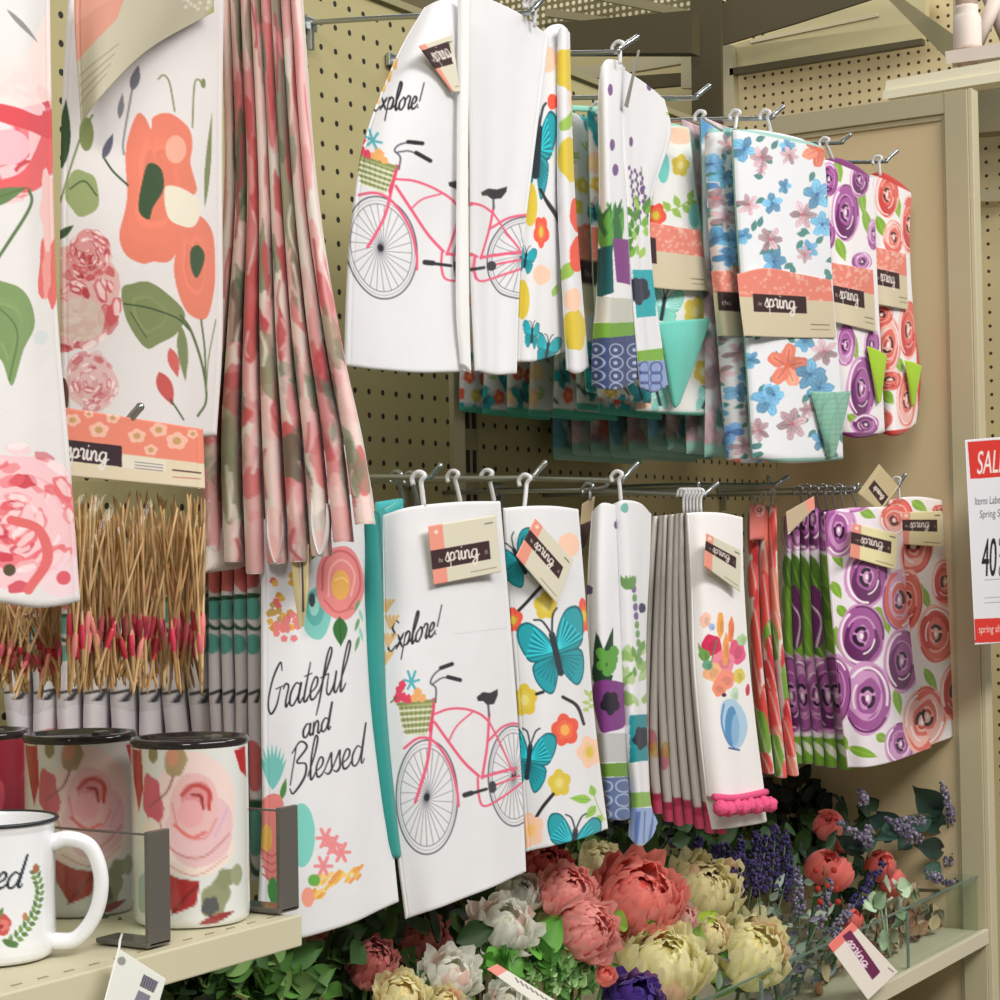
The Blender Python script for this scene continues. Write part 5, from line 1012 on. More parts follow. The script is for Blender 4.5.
for (x, y, a, b_) in ((918,506,8,5),(924,598,5,12),(918,588,5,2),(930,680,7,12),(922,690,3,3)): cv.leaf((x - a, y - b_), (x + a, y + b_), 10, LIME, rgb(180, 210, 110))
for i, (x, y, a, b_, p) in enumerate([(912,546,18,26,CORL),(944,582,12,22,CORL),(935,634,17,27,CORL),(926,716,18,28,CORL),(952,692,11,28,CORL),(896,515,14,16,CORL),(938,510,6,5,CORL),(905,600,15,28,CORL)]): rose(cv, x, y, a, b_, p, i + 40)
rows = [[(888, 500, 0.255), (905, 497, 0.265), (924, 497, 0.266), (941, 500, 0.260)], [(894, 580, 0.255), (912, 578, 0.268), (930, 576, 0.268), (946, 576, 0.261)], [(900, 660, 0.255), (918, 658, 0.269), (936, 656, 0.269), (952, 654, 0.262)], [(906, 750, 0.255), (922, 748, 0.270), (940, 742, 0.270), (957, 735, 0.263)]]
cloth('cloth', rows, cv, th=.004, parent=T_, dens=2.0)
tagcard(T_, [(902, 512), (942, 511), (943, 547), (900, 544)], .280, back=rgb(236, 226, 180), band=(.24, .58))
hanger(T_, (900, 502), (898, 482), .268, r=.0016)
T_ = towel_root('tan diamond-tilted tag card standing above the rose print towels', 'tag', 878, 470, .275, 'tag_card')
c2 = Cv([(879, 464), (899, 487), (880, 512), (858, 493)], rgb(206, 190, 150), 3.4); c2.poly([(874, 480), (888, 497), (882, 506), (868, 488)], BROWN); script(c2, 'spring', (873, 488), (2.2, 2.4), (1.6, -2.2), 1, rgb(235, 225, 215))
cloth('card', [[(879, 464, .276), (899, 487, .272)], [(858, 493, .276), (880, 512, .272)]], c2, th=.001, parent=T_, m=M_CARD, dens=2)
# little back row between the upper and lower shelves: zinc bars
for i, (a, b_, d) in enumerate((((560, 488), (598, 489), .2), ((640, 490), (690, 492), .2), ((725, 484), (760, 486), .22), ((812, 494), (850, 492), .22))):
    t = thing('peg_hook', ['zinc hook bar glimpsed behind the flower pot towel', 'zinc hook bar glimpsed behind the pompom towels', 'zinc hook bar glimpsed above the coral leaf towels', 'zinc hook bar glimpsed above the purple rose bunch'][i], 'hook', W(*b_, d), 'zinc wire hooks in the pegboard')
    B = W(*b_, d); A = np.array([B[0], -.001, B[2] + .002]); MB().tube(cr([A, (A + B) / 2, B, B + np.array([0, -.012, .012])], 16), [.0026] * 16, 8).build('wire', M_WIRE, t)
# ------------------------------------------------------------------ left cluster
WP = (.93, .92, .92); RPK = (rgb(250, 206, 212), rgb(232, 104, 112), rgb(206, 62, 74))
T_ = towel_root('white peony print towel cut by the left edge, nearest hanging cloth', 'towel', 30, -20, .44)
q = [(-70, -40), (50, -40), (76, 604), (-60, 604)]; cv = Cv(q, (.90, .89, .89))
peony_print(cv, -5, 130, 62, 4); cv.poly([(-40, 40), (20, 60), (48, 0), (48, 100), (20, 108), (-40, 100)], rgb(248, 226, 222), .9); cv.shape([(-10, 182), (20, 170), (50, 110), (50, 165), (28, 192), (-10, 190)], rgb(232, 104, 108)); cv.shape([(-10, 104), (12, 108), (34, 116), (50, 110), (48, 138), (26, 132), (-10, 118)], rgb(222, 84, 92)); cv.blob(5, 148, 20, 18, rgb(248, 190, 200))
cv.leaf((-20, 205), (22, 188), 16, rgb(110, 136, 90), rgb(80, 106, 66)); cv.stroke([(24, 190), (26, 205), (8, 240), (-4, 260)], 3, rgb(96, 120, 80)); cv.blob(46, 272, 11, 40, rgb(230, 112, 108), wob=.3, seed=4); cv.blob(42, 268, 5, 26, rgb(240, 160, 152), wob=.3, seed=5); cv.blob(44, 210, 10, 34, rgb(244, 200, 196), wob=.3, seed=6)
cv.shape([(-20, 285), (8, 284), (24, 298), (30, 325), (20, 350), (10, 386), (0, 360), (-20, 350)], rgb(130, 156, 104), shade=.18); cv.stroke([(-10, 300), (14, 330), (8, 380)], 1.4, rgb(96, 124, 76)); cv.leaf((4, 10), (34, 44), 5, rgb(90, 90, 90), al=.6); cv.blob(36, 338, 7, 7, rgb(200, 214, 216), al=.5)
peony_print(cv, 12, 520, 62, 8); cv.blob(56, 575, 22, 22, rgb(248, 214, 222), al=.8); cv.stroke([(10, 520), (36, 530), (44, 560), (26, 590)], 9, rgb(228, 112, 112)); cv.blob(58, 578, 6, 7, rgb(226, 96, 110)); cv.blob(8, 570, 6, 6, rgb(90, 80, 60))
rows = [[(-80, -40, .43), (-20, -42, .44), (20, -42, .442), (48, -40, .436)], [(-80, 120, .43), (-20, 120, .445), (20, 120, .448), (50, 118, .438)], [(-78, 300, .43), (-18, 300, .446), (24, 300, .45), (54, 298, .439)], [(-75, 450, .43), (-12, 450, .447), (32, 450, .45), (66, 450, .44)], [(-70, 600, .43), (-6, 602, .447), (40, 608, .45), (77, 602, .44)]]
cloth('cloth', rows, cv, th=.005, parent=T_, dens=1.1)

T_ = towel_root('white towel with coral poppies under a wide paper band, shaded at upper left', 'towel', 140, -25, .30)
q = [(60, -40), (222, -40), (215, 430), (62, 430)]; cv = Cv(q, (.88, .86, .86))
PO = rgb(226, 128, 106); SG = rgb(124, 134, 92); DG = rgb(62, 84, 58)
for pts in ([(125, 200), (124, 150), (134, 116), (142, 118), (148, 130), (150, 118), (166, 114), (184, 128), (188, 146), (186, 164), (192, 190), (184, 196), (170, 188), (166, 200), (172, 216), (180, 228), (168, 260), (150, 262), (140, 264), (124, 255), (118, 235)],): cv.shape(pts, PO, shade=.14)
cv.shape([(174, 222), (186, 228), (194, 216), (208, 232), (211, 262), (210, 290), (202, 318), (186, 316), (176, 300), (170, 272), (172, 250)], PO, shade=.14); cv.shape([(162, 188), (180, 190), (196, 205), (190, 226), (176, 226), (164, 216)], rgb(232, 224, 206)); cv.blob(172, 150, 10, 14, rgb(238, 190, 170), al=.7); cv.shape([(140, 180), (146, 164), (158, 170), (160, 190), (150, 208), (146, 220), (136, 210)], DG); cv.shape([(186, 250), (194, 246), (200, 258), (192, 278), (186, 268)], DG)
cv.stroke([(155, 80), (160, 76), (166, 84), (171, 112)], 1.6, SG); cv.stroke([(200, 88), (194, 80), (190, 88), (188, 128)], 1.6, SG); cv.blob(199, 84, 2.5, 5, SG); cv.leaf((200, 208), (208, 112), 6, SG); cv.stroke([(130, 90), (122, 140), (122, 155)], 2, rgb(140, 140, 140)); cv.leaf((130, 92), (136, 66), 9, rgb(110, 108, 120)); cv.leaf((118, 120), (121, 94), 6, rgb(130, 128, 134)); cv.leaf((102, 160), (112, 134), 8, rgb(98, 98, 116)); cv.stroke([(104, 160), (112, 172), (126, 186)], 2, DG)
cv.blob(82, 194, 16, 24, rgb(150, 162, 112), wob=.1); cv.blob(86, 135, 7, 17, rgb(130, 140, 90)); cv.leaf((62, 170), (66, 100), 14, DG); cv.stroke([(58, 210), (80, 140), (92, 116)], 2, SG); cv.stroke([(70, 190), (84, 182), (96, 196)], 1.4, DG); cv.leaf((56, 240), (74, 226), 8, DG)
peony_print(cv, 72, 300, 46, 12, (rgb(220, 176, 172), rgb(196, 88, 92), rgb(176, 60, 68))); cv.blob(80, 320, 24, 22, rgb(210, 196, 182), al=.8); peony_print(cv, 90, 382, 26, 31, (rgb(222, 186, 184), rgb(208, 140, 142), rgb(196, 104, 108))); peony_print(cv, 88, 256, 22, 33, (rgb(214, 150, 148), rgb(196, 84, 88), rgb(170, 56, 62))); cv.blob(62, 398, 6, 20, rgb(90, 60, 50))
cv.shape([(120, 290), (130, 284), (146, 282), (164, 294), (180, 314), (172, 334), (156, 344), (146, 349), (136, 340), (124, 318)], rgb(126, 136, 92), shade=.2); cv.stroke([(122, 304), (146, 308), (172, 318), (184, 330)], 1.6, DG); cv.stroke([(128, 312), (144, 338)], 1, DG); cv.stroke([(176, 316), (186, 332), (198, 368), (202, 400), (193, 416)], 2.6, rgb(90, 106, 66)); cv.stroke([(196, 320), (200, 350), (201, 380)], 2, rgb(90, 106, 66)); cv.leaf((176, 325), (180, 382), 10, SG); cv.leaf((166, 348), (173, 378), 10, rgb(206, 100, 96)); cv.leaf((156, 372), (168, 406), 14, rgb(196, 88, 86)); cv.stroke([(166, 400), (178, 420)], 1.6, DG); cv.stroke([(212, 320), (204, 360), (202, 392)], 1.4, SG)
rows = [[(70, -40, .28), (120, -42, .30), (170, -42, .304), (224, -40, .30)], [(62, 100, .28), (112, 100, .302), (168, 100, .31), (222, 100, .30)], [(60, 230, .28), (108, 230, .302), (166, 230, .312), (222, 230, .302)], [(60, 340, .28), (108, 340, .30), (164, 340, .31), (222, 340, .302)], [(62, 435, .28), (108, 438, .30), (160, 440, .31), (216, 436, .302)]]
cloth('cloth', rows, cv, th=.006, parent=T_, dens=1.0)
bq = [(40, -30), (225, -60), (214, 18), (80, 125)]
cv = Cv([(76, -30), (214, -60), (214, 20), (76, 130)], rgb(184, 178, 156)); cv.poly([(76, 26), (128, -10), (100, -60), (60, -60)], rgb(214, 150, 130)); cv.poly([(76, 64), (76, 24), (128, -12), (116, 20)], rgb(206, 142, 122))
for k in range(4): cv.stroke([(80, 76 + 10 * k), (118 - 4 * k, 44 + 10 * k)], 1, rgb(140, 132, 112), smooth=False)
for k in range(12): cv.blob(180 + (k * 7) % 30, -4 + (k * 5) % 14, 2, 2, rgb(212, 206, 190))
cv.poly([(214, 4), (214, 14), (205, 14)], rgb(170, 164, 110))
cloth('paper_band', [[(74, -45, .312), (120, -50, .33), (170, -52, .332), (216, -50, .318)], [(75, 30, .312), (112, 18, .33), (165, -2, .332), (214, -14, .318)], [(81, 124, .312), (102, 96, .33), (148, 50, .332), (214, 12, .318)]], cv, th=.0015, parent=T_, m=M_CARD, dens=1.2)

# bunch of folded peony towels, seen from the folded edge
STR = [((224 + 10 * i, -20), (229 + 11.4 * i, 180), (217 + 16.2 * i, 330), (208 + 20.6 * i, 440), (210 + 22 * i, (552, 562, 574, 564, 562, 556, 542, 524)[i]), 20) for i in range(8)]
def art_pe(i):
    cv = Cv([(0, 0), (30, 0), (30, 560), (0, 560)], (.90, .86, .83), 1.8); g = random.Random(i + 5)
    for k in range(46):
        x, y = g.uniform(2, 28), g.uniform(-10, 560); h_ = g.uniform(14, 52); q = g.random()
        c = g.choice((rgb(232, 166, 168), rgb(222, 140, 144), rgb(244, 212, 208), rgb(240, 196, 192))) if q < .62 else g.choice((rgb(196, 74, 82), rgb(206, 92, 94))) if q < .8 else g.choice((rgb(116, 132, 104), rgb(90, 106, 84), rgb(150, 146, 120)))
        cv.blob(x, y, g.uniform(3, 9), h_, c, wob=.2, seed=i * 77 + k, al=g.uniform(.5, .9))
    for k in range(26):
        x, y = g.uniform(2, 28), g.uniform(0, 560); cv.stroke([(x, y), (x + g.uniform(-3, 3), y + 20), (x + g.uniform(-3, 3), y + g.uniform(30, 60))], g.uniform(.8, 2.2), g.choice(((.95, .93, .9), rgb(190, 80, 90), rgb(236, 190, 190))), .8)
    for x in (1, 29): cv.stroke([(x, 0), (x, 560)], 3, (.95, .93, .9), smooth=False)
    return cv
N8 = ['leftmost', 'second from left', 'third from left', 'fourth from left', 'fourth from right', 'third from the right', 'second from the right', 'rightmost']
RT = bunch(lambda i, n: N8[i] + ' folded peony towel edge in the large bunch at upper left', 'folded peony towels in one bunch', STR, .262, .0095, art_pe, dj=.010, th=.0035, res=(260, 36))
n_ = np.array([.55, -.83, 0]); n_ /= np.linalg.norm(n_); v_ = np.array([-n_[1], n_[0], 0])
for i in (1, 3, 5):   # rolled bottom fold
    p4 = STR[i][4]; A = W(*p4, .262 + .0095 * i + .010 * 4 * (i - 4) / 4) + np.array([0, 0, .004]); r0 = .0055
    cc = cr([A + np.array([.0, 0, .040]) - n_ * r0, A + np.array([0, 0, .016]) - n_ * r0, A + np.array([0, 0, -.003]), A + np.array([0, 0, .016]) + n_ * r0, A + np.array([0, 0, .044]) + n_ * r0], 30)
    V = np.stack([cc + v_ * (.05 * t - .007) for t in np.linspace(0, 1, 8)], 1)
    cloth('rolled_hem', V[::3].tolist(), None, th=.0035, parent=RT[i], world=True, res=(40, 10))
T_ = towel_root('white and blush backing towel forming the slanting bottom of the peony bunch', 'towel', 290, 560, .30)
cv = Cv([(0, 0), (190, 0), (190, 60), (0, 60)], (.88, .83, .81)); cv.blob(30, 20, 26, 20, rgb(206, 120, 120), wob=.2); cv.blob(150, 20, 30, 16, rgb(216, 150, 150), wob=.2); cv.leaf((60, 40), (90, 36), 9, rgb(130, 140, 100))
cloth('cloth', [[(212, 470, .225), (290, 460, .225), (360, 440, .225)], [(206, 530, .225), (290, 520, .225), (370, 490, .225)], [(200, 574, .228), (300, 558, .228), (374, 524, .228)]], cv, th=.012, parent=T_)

# party picks in two bags
M_PICK = printed('bamboo', rough=.6, bump=0); M_BAG = bpy.data.materials.new('clear_bag_film'); M_BAG.use_nodes = True
nt = M_BAG.node_tree; o_ = nt.nodes['Material Output']; tr = nt.nodes.new('ShaderNodeBsdfTransparent'); gl = nt.nodes.new('ShaderNodeBsdfGlossy'); gl.inputs['Roughness'].default_value = .12; ms = nt.nodes.new('ShaderNodeMixShader'); ly = nt.nodes.new('ShaderNodeLayerWeight'); ly.inputs[0].default_value = .25
tr.inputs[0].default_value = (.96, .96, .95, 1); mm = nt.nodes.new('ShaderNodeMath'); mm.operation = 'MULTIPLY'; mm.inputs[1].default_value = .7; nt.links.new(ly.outputs['Fresnel'], mm.inputs[0]); nt.links.new(mm.outputs[0], ms.inputs[0]); nt.links.new(tr.outputs[0], ms.inputs[1]); nt.links.new(gl.outputs[0], ms.inputs[2]); nt.links.new(ms.outputs[0], o_.inputs[0])
def pick_bag(label, x0, x1, ytop, ybot, d, n, seed, pl, grp, header):
    g = random.Random(seed); T_ = thing('pick_bag', label, 'bag', W((x0 + x1) / 2, ytop, d))
    for side, dd in (('film', .018), ('film', -.014)):
        rows = [[(x0 - 4 + (x1 - x0 + 8) * u, ytop + (ybot - ytop) * v + (4 * math.sin(u * 9 + v * 3) if v == 1 else 0), d + dd * math.sin(math.pi * min(1, v + .1)) * (.4 + .6 * math.sin(math.pi * u)) + .001 * math.sin(20 * u + 9 * v)) for u in np.linspace(0, 1, 7)] for v in np.linspace(0, 1, 9)]
        V = grid_px(rows, 60, 40); V[..., 1] += .0012 * np.sin(np.arange(60)[:, None] * .7 + np.arange(40) * 1.3); MB().grid(V).build('film', M_BAG, T_)
    for k in range(n):
        t = (k + .5) / n; a = (x0 + (x1 - x0) * ((t * 7.31) % 1), g.uniform(ytop + 8, ytop + 60), d + g.uniform(-.010, .013)); bx = min(x1 - 3, max(x0 + 3, a[0] + g.gauss(0, 24))); by = g.uniform(ybot - 46, ybot - 12)
        A, B = W(*a), W(bx, by, d + g.uniform(-.010, .013)); tt = np.array([0, .03, .35, .66, .672, .73, .79, .80, .97, 1]); P = A + (B - A) * tt[:, None]
        R = np.array([.0003, .0009, .0010, .0010, .0017, .0021, .0017, .0011, .0011, .0004]) ; tan = np.array(g.choice((rgb(206, 168, 118), rgb(190, 150, 100), rgb(216, 184, 138)))); pk = np.array(g.choice((rgb(214, 70, 96), rgb(230, 110, 124), rgb(196, 58, 70), rgb(226, 140, 130))))
        C = np.array([tan] * 4 + [pk] * 3 + [tan] * 3); o = MB().tube(P, R, 6, C).build('party_pick', M_PICK); tag(o, pl, 'pick', grp)
    if header: header(T_)
    return T_
def hdr(T_):
    q = [(62, 408), (203, 429), (205, 489), (64, 476)]; c = Cv(q, rgb(228, 214, 186), 3); c.poly([(60, 405), (206, 427), (205, 464), (60, 446)], rgb(236, 140, 118))
    for k, (x, y, r) in enumerate(((72, 420, 8), (98, 430, 10), (112, 418, 7), (136, 436, 9), (158, 430, 9), (176, 441, 11), (150, 450, 7), (192, 434, 6), (88, 414, 5))): c.blob(x, y, r, r * .8, rgb(246, 196, 176), lobes=5, al=.9); c.blob(x, y, r * .4, r * .35, rgb(200, 160, 110))
    c.poly([(60, 439), (121, 446), (121, 467), (60, 460)], rgb(60, 44, 50)); script(c, 'spring', (66, 457), (9.2, 1.1), (.8, -9), 1.8, rgb(238, 230, 224)); c.poly([(122, 455), (165, 460), (165, 472), (122, 468)], rgb(232, 224, 206))
    for y in (462, 465, 468): c.stroke([(134, y), (162, y + 3)], .8, rgb(120, 110, 130), smooth=False)
    c.stroke([(172, 470), (200, 473)], 1.6, rgb(90, 60, 60), smooth=False); c.stroke([(172, 477), (200, 479)], 1, rgb(190, 110, 100), smooth=False)
    cloth('header_card', [[(62, 407, .352), (203, 429, .352)], [(64, 476, .352), (205, 489, .352)]], c, th=.0015, parent=T_, m=M_CARD, dens=1.6)
pick_bag('clear bag of frilled bamboo picks under a coral header card', 66, 205, 482, 708, .335, 150, 2, 'bamboo pick with a pink band in the bag under the coral header', 'picks in the front bag', hdr)
pick_bag('darker clear bag of bamboo picks behind the near peony towel', -12, 62, 560, 712, .30, 80, 6, 'bamboo pick with a red band in the shaded bag at left', 'picks in the shaded bag', None)

# ------------------------------------------------------------------ drinkware shelf
ZS = -.806; DS = .38
M_SHELF = mat('almond_shelf', rgb(206, 200, 172), .45, noise=.05, scale=14); M_SM = mat('smoked_plastic', rgb(92, 86, 80), .12, coat=0) if False else mat('smoked_plastic', rgb(96, 92, 86), .15)
XE = W(302, 912, DS)[0]
b = MB(); b.box((-1.7, -DS + .003, ZS - .012), (XE - .001, 0, ZS - .001)); b.box((-1.7, -DS, ZS - .022), (XE, -DS + .004, ZS)); sh = thing('display_shelf', 'almond steel shelf carrying the rose tumblers and white mug', 'shelf', (XE - .5, -DS / 2, ZS - .022)); b.build('shelf_board', M_SHELF, sh, smooth=False, bevel=.0012)
b = MB()
for k in range(20): b.box((XE - .02 - k * .022, -DS + .014, ZS - .0012), (XE - .012 - k * .022, -DS + .0155, ZS - .0004))
b.build('slot_row', M_OLV, sh, smooth=False)
M_GLASS = bpy.data.materials.new('clear_acrylic'); M_GLASS.use_nodes = True; nt = M_GLASS.node_tree; o_ = nt.nodes['Material Output']; tr = nt.nodes.new('ShaderNodeBsdfTransparent'); tr.inputs[0].default_value = (.86, .90, .87, 1); gl = nt.nodes.new('ShaderNodeBsdfGlossy'); gl.inputs['Roughness'].default_value = .05; ms = nt.nodes.new('ShaderNodeMixShader'); tr.inputs[0].default_value = (.93, .96, .94, 1)

lw = nt.nodes.new('ShaderNodeLayerWeight'); lw.inputs[0].default_value = .2; m3 = nt.nodes.new('ShaderNodeMath'); m3.operation = 'MULTIPLY'; m3.inputs[1].default_value = .16; nt.links.new(lw.outputs['Facing'], m3.inputs[0]); nt.links.new(m3.outputs[0], ms.inputs[0]); nt.links.new(tr.outputs[0], ms.inputs[1]); nt.links.new(gl.outputs[0], ms.inputs[2]); nt.links.new(ms.outputs[0], o_.inputs[0])
M_GEDGE = mat('acrylic_edge', rgb(120, 146, 132), .2, Transmission_Weight=.3)
def divider(label, px, py, ztop_px, back, d=DS - .012, dark=(.4, .4, .4)):
    A = W(px, py, d); zt = W(px, ztop_px, d)[2]; t = thing('shelf_divider', label, 'divider', A)
    b = MB(); b.box((A[0] - .0012, -d + .004, ZS + .001), (A[0] + .0012, -d + back, zt - .004)); b.build('acrylic_panel', M_GLASS, t, smooth=False)
    b = MB(); b.box((A[0] - .0015, -d + .004, zt - .004), (A[0] + .0015, -d + back, zt - .0028)); b.build('panel_edge', M_SM, t, smooth=False)
    b = MB(); b.box((A[0] - .010, -d, ZS + .001), (A[0] + .011, -d + .004, zt)); b.build('front_clip', M_SM, t, smooth=False, bevel=.001)
    b = MB(); b.box((A[0] - .012, -d, ZS + .0005), (A[0] + .010, -d + .045, ZS + .004)); b.build('foot_strip', M_SM, t, smooth=False, bevel=.001); return t
divider('clear divider with a smoked clip between the two rose tumblers and mug', 160, 940, 830, .12)
divider('clear divider with a smoked clip at the right end of the shelf', 290, 912, 806, .10)

def rose_photo(cv, cx, cy, s):
    PK = (rgb(244, 218, 212), rgb(238, 192, 190), rgb(226, 150, 152), rgb(200, 84, 80))
    cv.blob(cx, cy, 44 * s, 60 * s, PK[0], wob=.06, seed=3); cv.blob(cx - 4 * s, cy + 34 * s, 46 * s, 26 * s, rgb(246, 226, 216), wob=.06, seed=4); cv.blob(cx + 6 * s, cy + 16 * s, 36 * s, 34 * s, rgb(236, 196, 200), wob=.05, seed=5)
    cv.stroke([(cx - 38 * s, cy - 4 * s), (cx - 26 * s, cy + 30 * s), (cx + 4 * s, cy + 42 * s), (cx + 36 * s, cy + 22 * s)], 1.6 * s, rgb(200, 130, 126)); cv.stroke([(cx - 30 * s, cy + 46 * s), (cx, cy + 58 * s), (cx + 34 * s, cy + 42 * s)], 1.4 * s, rgb(216, 170, 160))
    cv.blob(cx, cy - 6 * s, 25 * s, 32 * s, PK[1], wob=.05, seed=6); cv.stroke([(cx - 22 * s, cy - 10 * s), (cx - 14 * s, cy + 16 * s), (cx + 8 * s, cy + 24 * s), (cx + 22 * s, cy + 6 * s)], 2 * s, PK[2]); cv.blob(cx + 2 * s, cy - 16 * s, 15 * s, 15 * s, PK[2], wob=.08, seed=7)
    cv.stroke([(cx - 12 * s, cy - 18 * s), (cx, cy - 27 * s), (cx + 14 * s, cy - 20 * s), (cx + 14 * s, cy - 4 * s)], 4 * s, PK[3]); cv.stroke([(cx - 2 * s, cy - 18 * s), (cx + 6 * s, cy - 16 * s), (cx + 8 * s, cy - 4 * s)], 3 * s, rgb(160, 56, 52)); cv.blob(cx - 4 * s, cy, 12 * s, 14 * s, rgb(240, 176, 180), wob=.1, seed=8)
    cv.stroke([(cx - 20 * s, cy + 10 * s), (cx - 4 * s, cy + 22 * s), (cx + 10 * s, cy + 18 * s)], 3 * s, rgb(228, 120, 116)); cv.stroke([(cx + 20 * s, cy + 22 * s), (cx + 34 * s, cy - 2 * s)], 2.6 * s, rgb(222, 180, 206))
def can(label, px, pw, ytop, ybot, d, shade=None, seed=0, th0=0.):
    B = Wz(px, ybot - 14, ZS + .0005); rr = pw / 2 * (np.dot(MW[2], B - CAM)) / FOC * .98; ZZ = np.dot(MW[2], B - CAM); h = (ybot - ytop - 11) * ZZ / FOC
    T_ = thing('tumbler', label, 'tumbler', B); cvw, cvh = 2 * math.pi * rr, h
    cv = Cv([(0, 0), (360, 0), (360, 170), (0, 170)], rgb(226, 228, 224), 2.)
    vd = CAM[:2] - B[:2]; a0 = math.atan2(vd[1], vd[0])   # facing angle is the canvas middle
    X = 180
    rose_photo(cv, X + 4, 62, 1.0); cv.blob(X - 40, 50, 13, 24, rgb(206, 96, 112), wob=.2, seed=2); cv.blob(X - 42, 86, 14, 20, rgb(236, 222, 208)); cv.poly([(X + 48, 5), (X + 70, 3), (X + 74, 34), (X + 58, 26)], rgb(188, 44, 52)); cv.poly([(X - 80, 4), (X - 54, 2), (X - 52, 40), (X - 60, 62), (X - 72, 30)], rgb(178, 40, 50))
    cv.blob(X - 14, 12, 11, 15, rgb(176, 154, 112), wob=.1); cv.blob(X - 17, 8, 6, 9, rgb(214, 150, 120)); cv.stroke([(X - 16, 26), (X - 24, 42), (X - 44, 56)], 2, rgb(150, 90, 86)); cv.blob(X - 38, 6, 6, 8, rgb(140, 130, 90))
    cv.poly([(X - 14, 122), (X + 8, 126), (X + 4, 148), (X - 18, 156), (X - 34, 130), (X - 38, 110)], rgb(172, 52, 52)); cv.stroke([(X - 20, 156), (X - 6, 140), (X + 6, 130)], 1.6, rgb(90, 40, 40)); cv.blob(X + 24, 143, 15, 18, rgb(150, 154, 120), wob=.2, seed=9); cv.blob(X + 34, 126, 12, 9, rgb(142, 148, 112), wob=.2); cv.blob(X + 18, 150, 8, 10, rgb(92, 92, 92), wob=.2); cv.blob(X + 50, 124, 9, 10, rgb(160, 164, 130)); cv.blob(X - 48, 136, 16, 22, rgb(110, 140, 120), wob=.2, al=.5); cv.leaf((X + 6, 166), (X + 46, 158), 8, rgb(150, 60, 60))
    cv.blob(X - 140, 70, 44, 56, rgb(220, 168, 170), wob=.1); cv.blob(X + 130, 80, 44, 50, rgb(226, 180, 180), wob=.1); cv.blob(X + 96, 120, 20, 26, rgb(120, 136, 110), wob=.1)
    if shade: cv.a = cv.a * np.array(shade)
    if seed == 3: cv.a[:] = np.array(rgb(150, 46, 62)); cv.blob(X + 14, 60, 16, 34, rgb(190, 80, 96), wob=.2); cv.blob(X, 120, 30, 20, rgb(120, 30, 44), wob=.2)
    n = 200; A = a0 - math.pi + 2 * math.pi * np.linspace(0, 1, n); zs = np.linspace(1, 0, 90); C = cv.sample(90, n)
    e = np.where(zs > .04, 1., .95 + .05 * np.sqrt(np.clip(zs / .04, 0, 1))); V = np.stack([np.stack([B[0] + rr * e[j] * np.cos(A + th0), B[1] + rr * e[j] * np.sin(A + th0), np.full(n, B[2] + h * .965 * zs[j])], 1) for j in range(90)])
    MB().grid(V, C).build('body', M_GLAZE, T_)
    b = MB(); b.lathe([(0, .002), (rr * .95, .0), (rr * .95, .002)], B, 48); b.build('base', mat('white_glaze', rgb(230, 230, 226), .2), T_)
    b = MB(); H = h * .965; b.lathe([(rr * .9, H - .002), (rr * 1.0, H - .001), (rr * 1.025, H + .0015), (rr * 1.0, H + .0045), (rr * .88, H + .0045), (rr * .84, H + .002), (0, H + .002)], B, 64); LD = b.build('lid', mat('dark_clear_lid', rgb(44, 38, 40), .1), T_); b = MB(); b.box(B + np.array([-.006, -rr * .62, H + .0025]), B + np.array([.006, -rr * .42, H + .0062])); b.build('sip_tab', M_SM, LD, smooth=False, bevel=.001); return T_
can('largest rose tumbler with dark lid beside the right end divider', 192, 118, 740, 932, .30)
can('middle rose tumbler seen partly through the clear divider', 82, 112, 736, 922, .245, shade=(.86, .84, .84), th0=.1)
can('crimson floral tumbler at the left edge behind the mug', -22, 104, 734, 905, .20, seed=3)

# enamel mug
B = Wz(-7, 956, ZS + .0005); T_ = thing('enamel_mug', 'white enamel mug with a dark rim, wreath and cursive lettering at left edge', 'mug', B)
ZZ = np.dot(MW[2], B - CAM); u = ZZ / FOC; r = 62 * u; H = 136 * u; vd = CAM[:2] - B[:2]; a0 = math.atan2(vd[1], vd[0])
cv = Cv([(0, 0), (400, 0), (400, 140), (0, 140)], rgb(236, 238, 242), 2.4)
X = 200
script(cv, 'Blessed', (X - 77, 57), (15.5, 1), (4, -15), 2.2, rgb(44, 50, 60))
WL = cr([(X + 24, 50), (X + 29, 70), (X + 22, 90), (X + 8, 106), (X - 10, 120)], 15)
for k in range(14):
    dx, dy = WL[k + 1] - WL[k]; L_ = math.hypot(dx, dy); dx /= L_; dy /= L_; x, y = WL[k]
    cv.leaf((x, y), (x - 9 * (dx * .5 - dy * .85), y - 9 * (dy * .5 + dx * .85)), 5, (rgb(124, 156, 92), rgb(96, 132, 78))[k % 2]); cv.leaf((x, y), (x - 9 * (dx * .5 + dy * .85), y - 9 * (dy * .5 - dx * .85)), 5, (rgb(96, 132, 78), rgb(124, 156, 92))[k % 2])
for x, y, rr_ in ((X - 14, 98, 10), (X - 32, 106, 11), (X - 50, 110, 10)): cv.blob(x, y, rr_, rr_, rgb(206, 92, 90), wob=.15); cv.blob(x + 2, y, rr_ * .6, rr_ * .5, rgb(226, 130, 122), wob=.2); cv.blob(x - 1, y + 1, rr_ * .25, rr_ * .25, rgb(176, 60, 66))
cv.blob(X + 24, 46, 4, 5, rgb(170, 110, 80)); cv.blob(X + 10, 92, 3, 4, rgb(200, 130, 100)); cv.leaf((X - 14, 112), (X + 2, 122), 7, rgb(90, 126, 78)); cv.leaf((X - 20, 92), (X - 12, 80), 6, rgb(110, 140, 90))
n = 260; A = a0 - math.pi + 2 * math.pi * np.linspace(0, 1, n) + .36; zs = np.linspace(1, 0, 120); C = cv.sample(120, n); pr_ = np.interp(zs, [0, .02, .06, .12, .93, .96, .985, 1], [.90, .955, .985, 1, 1, 1.02, 1.03, 1.035])
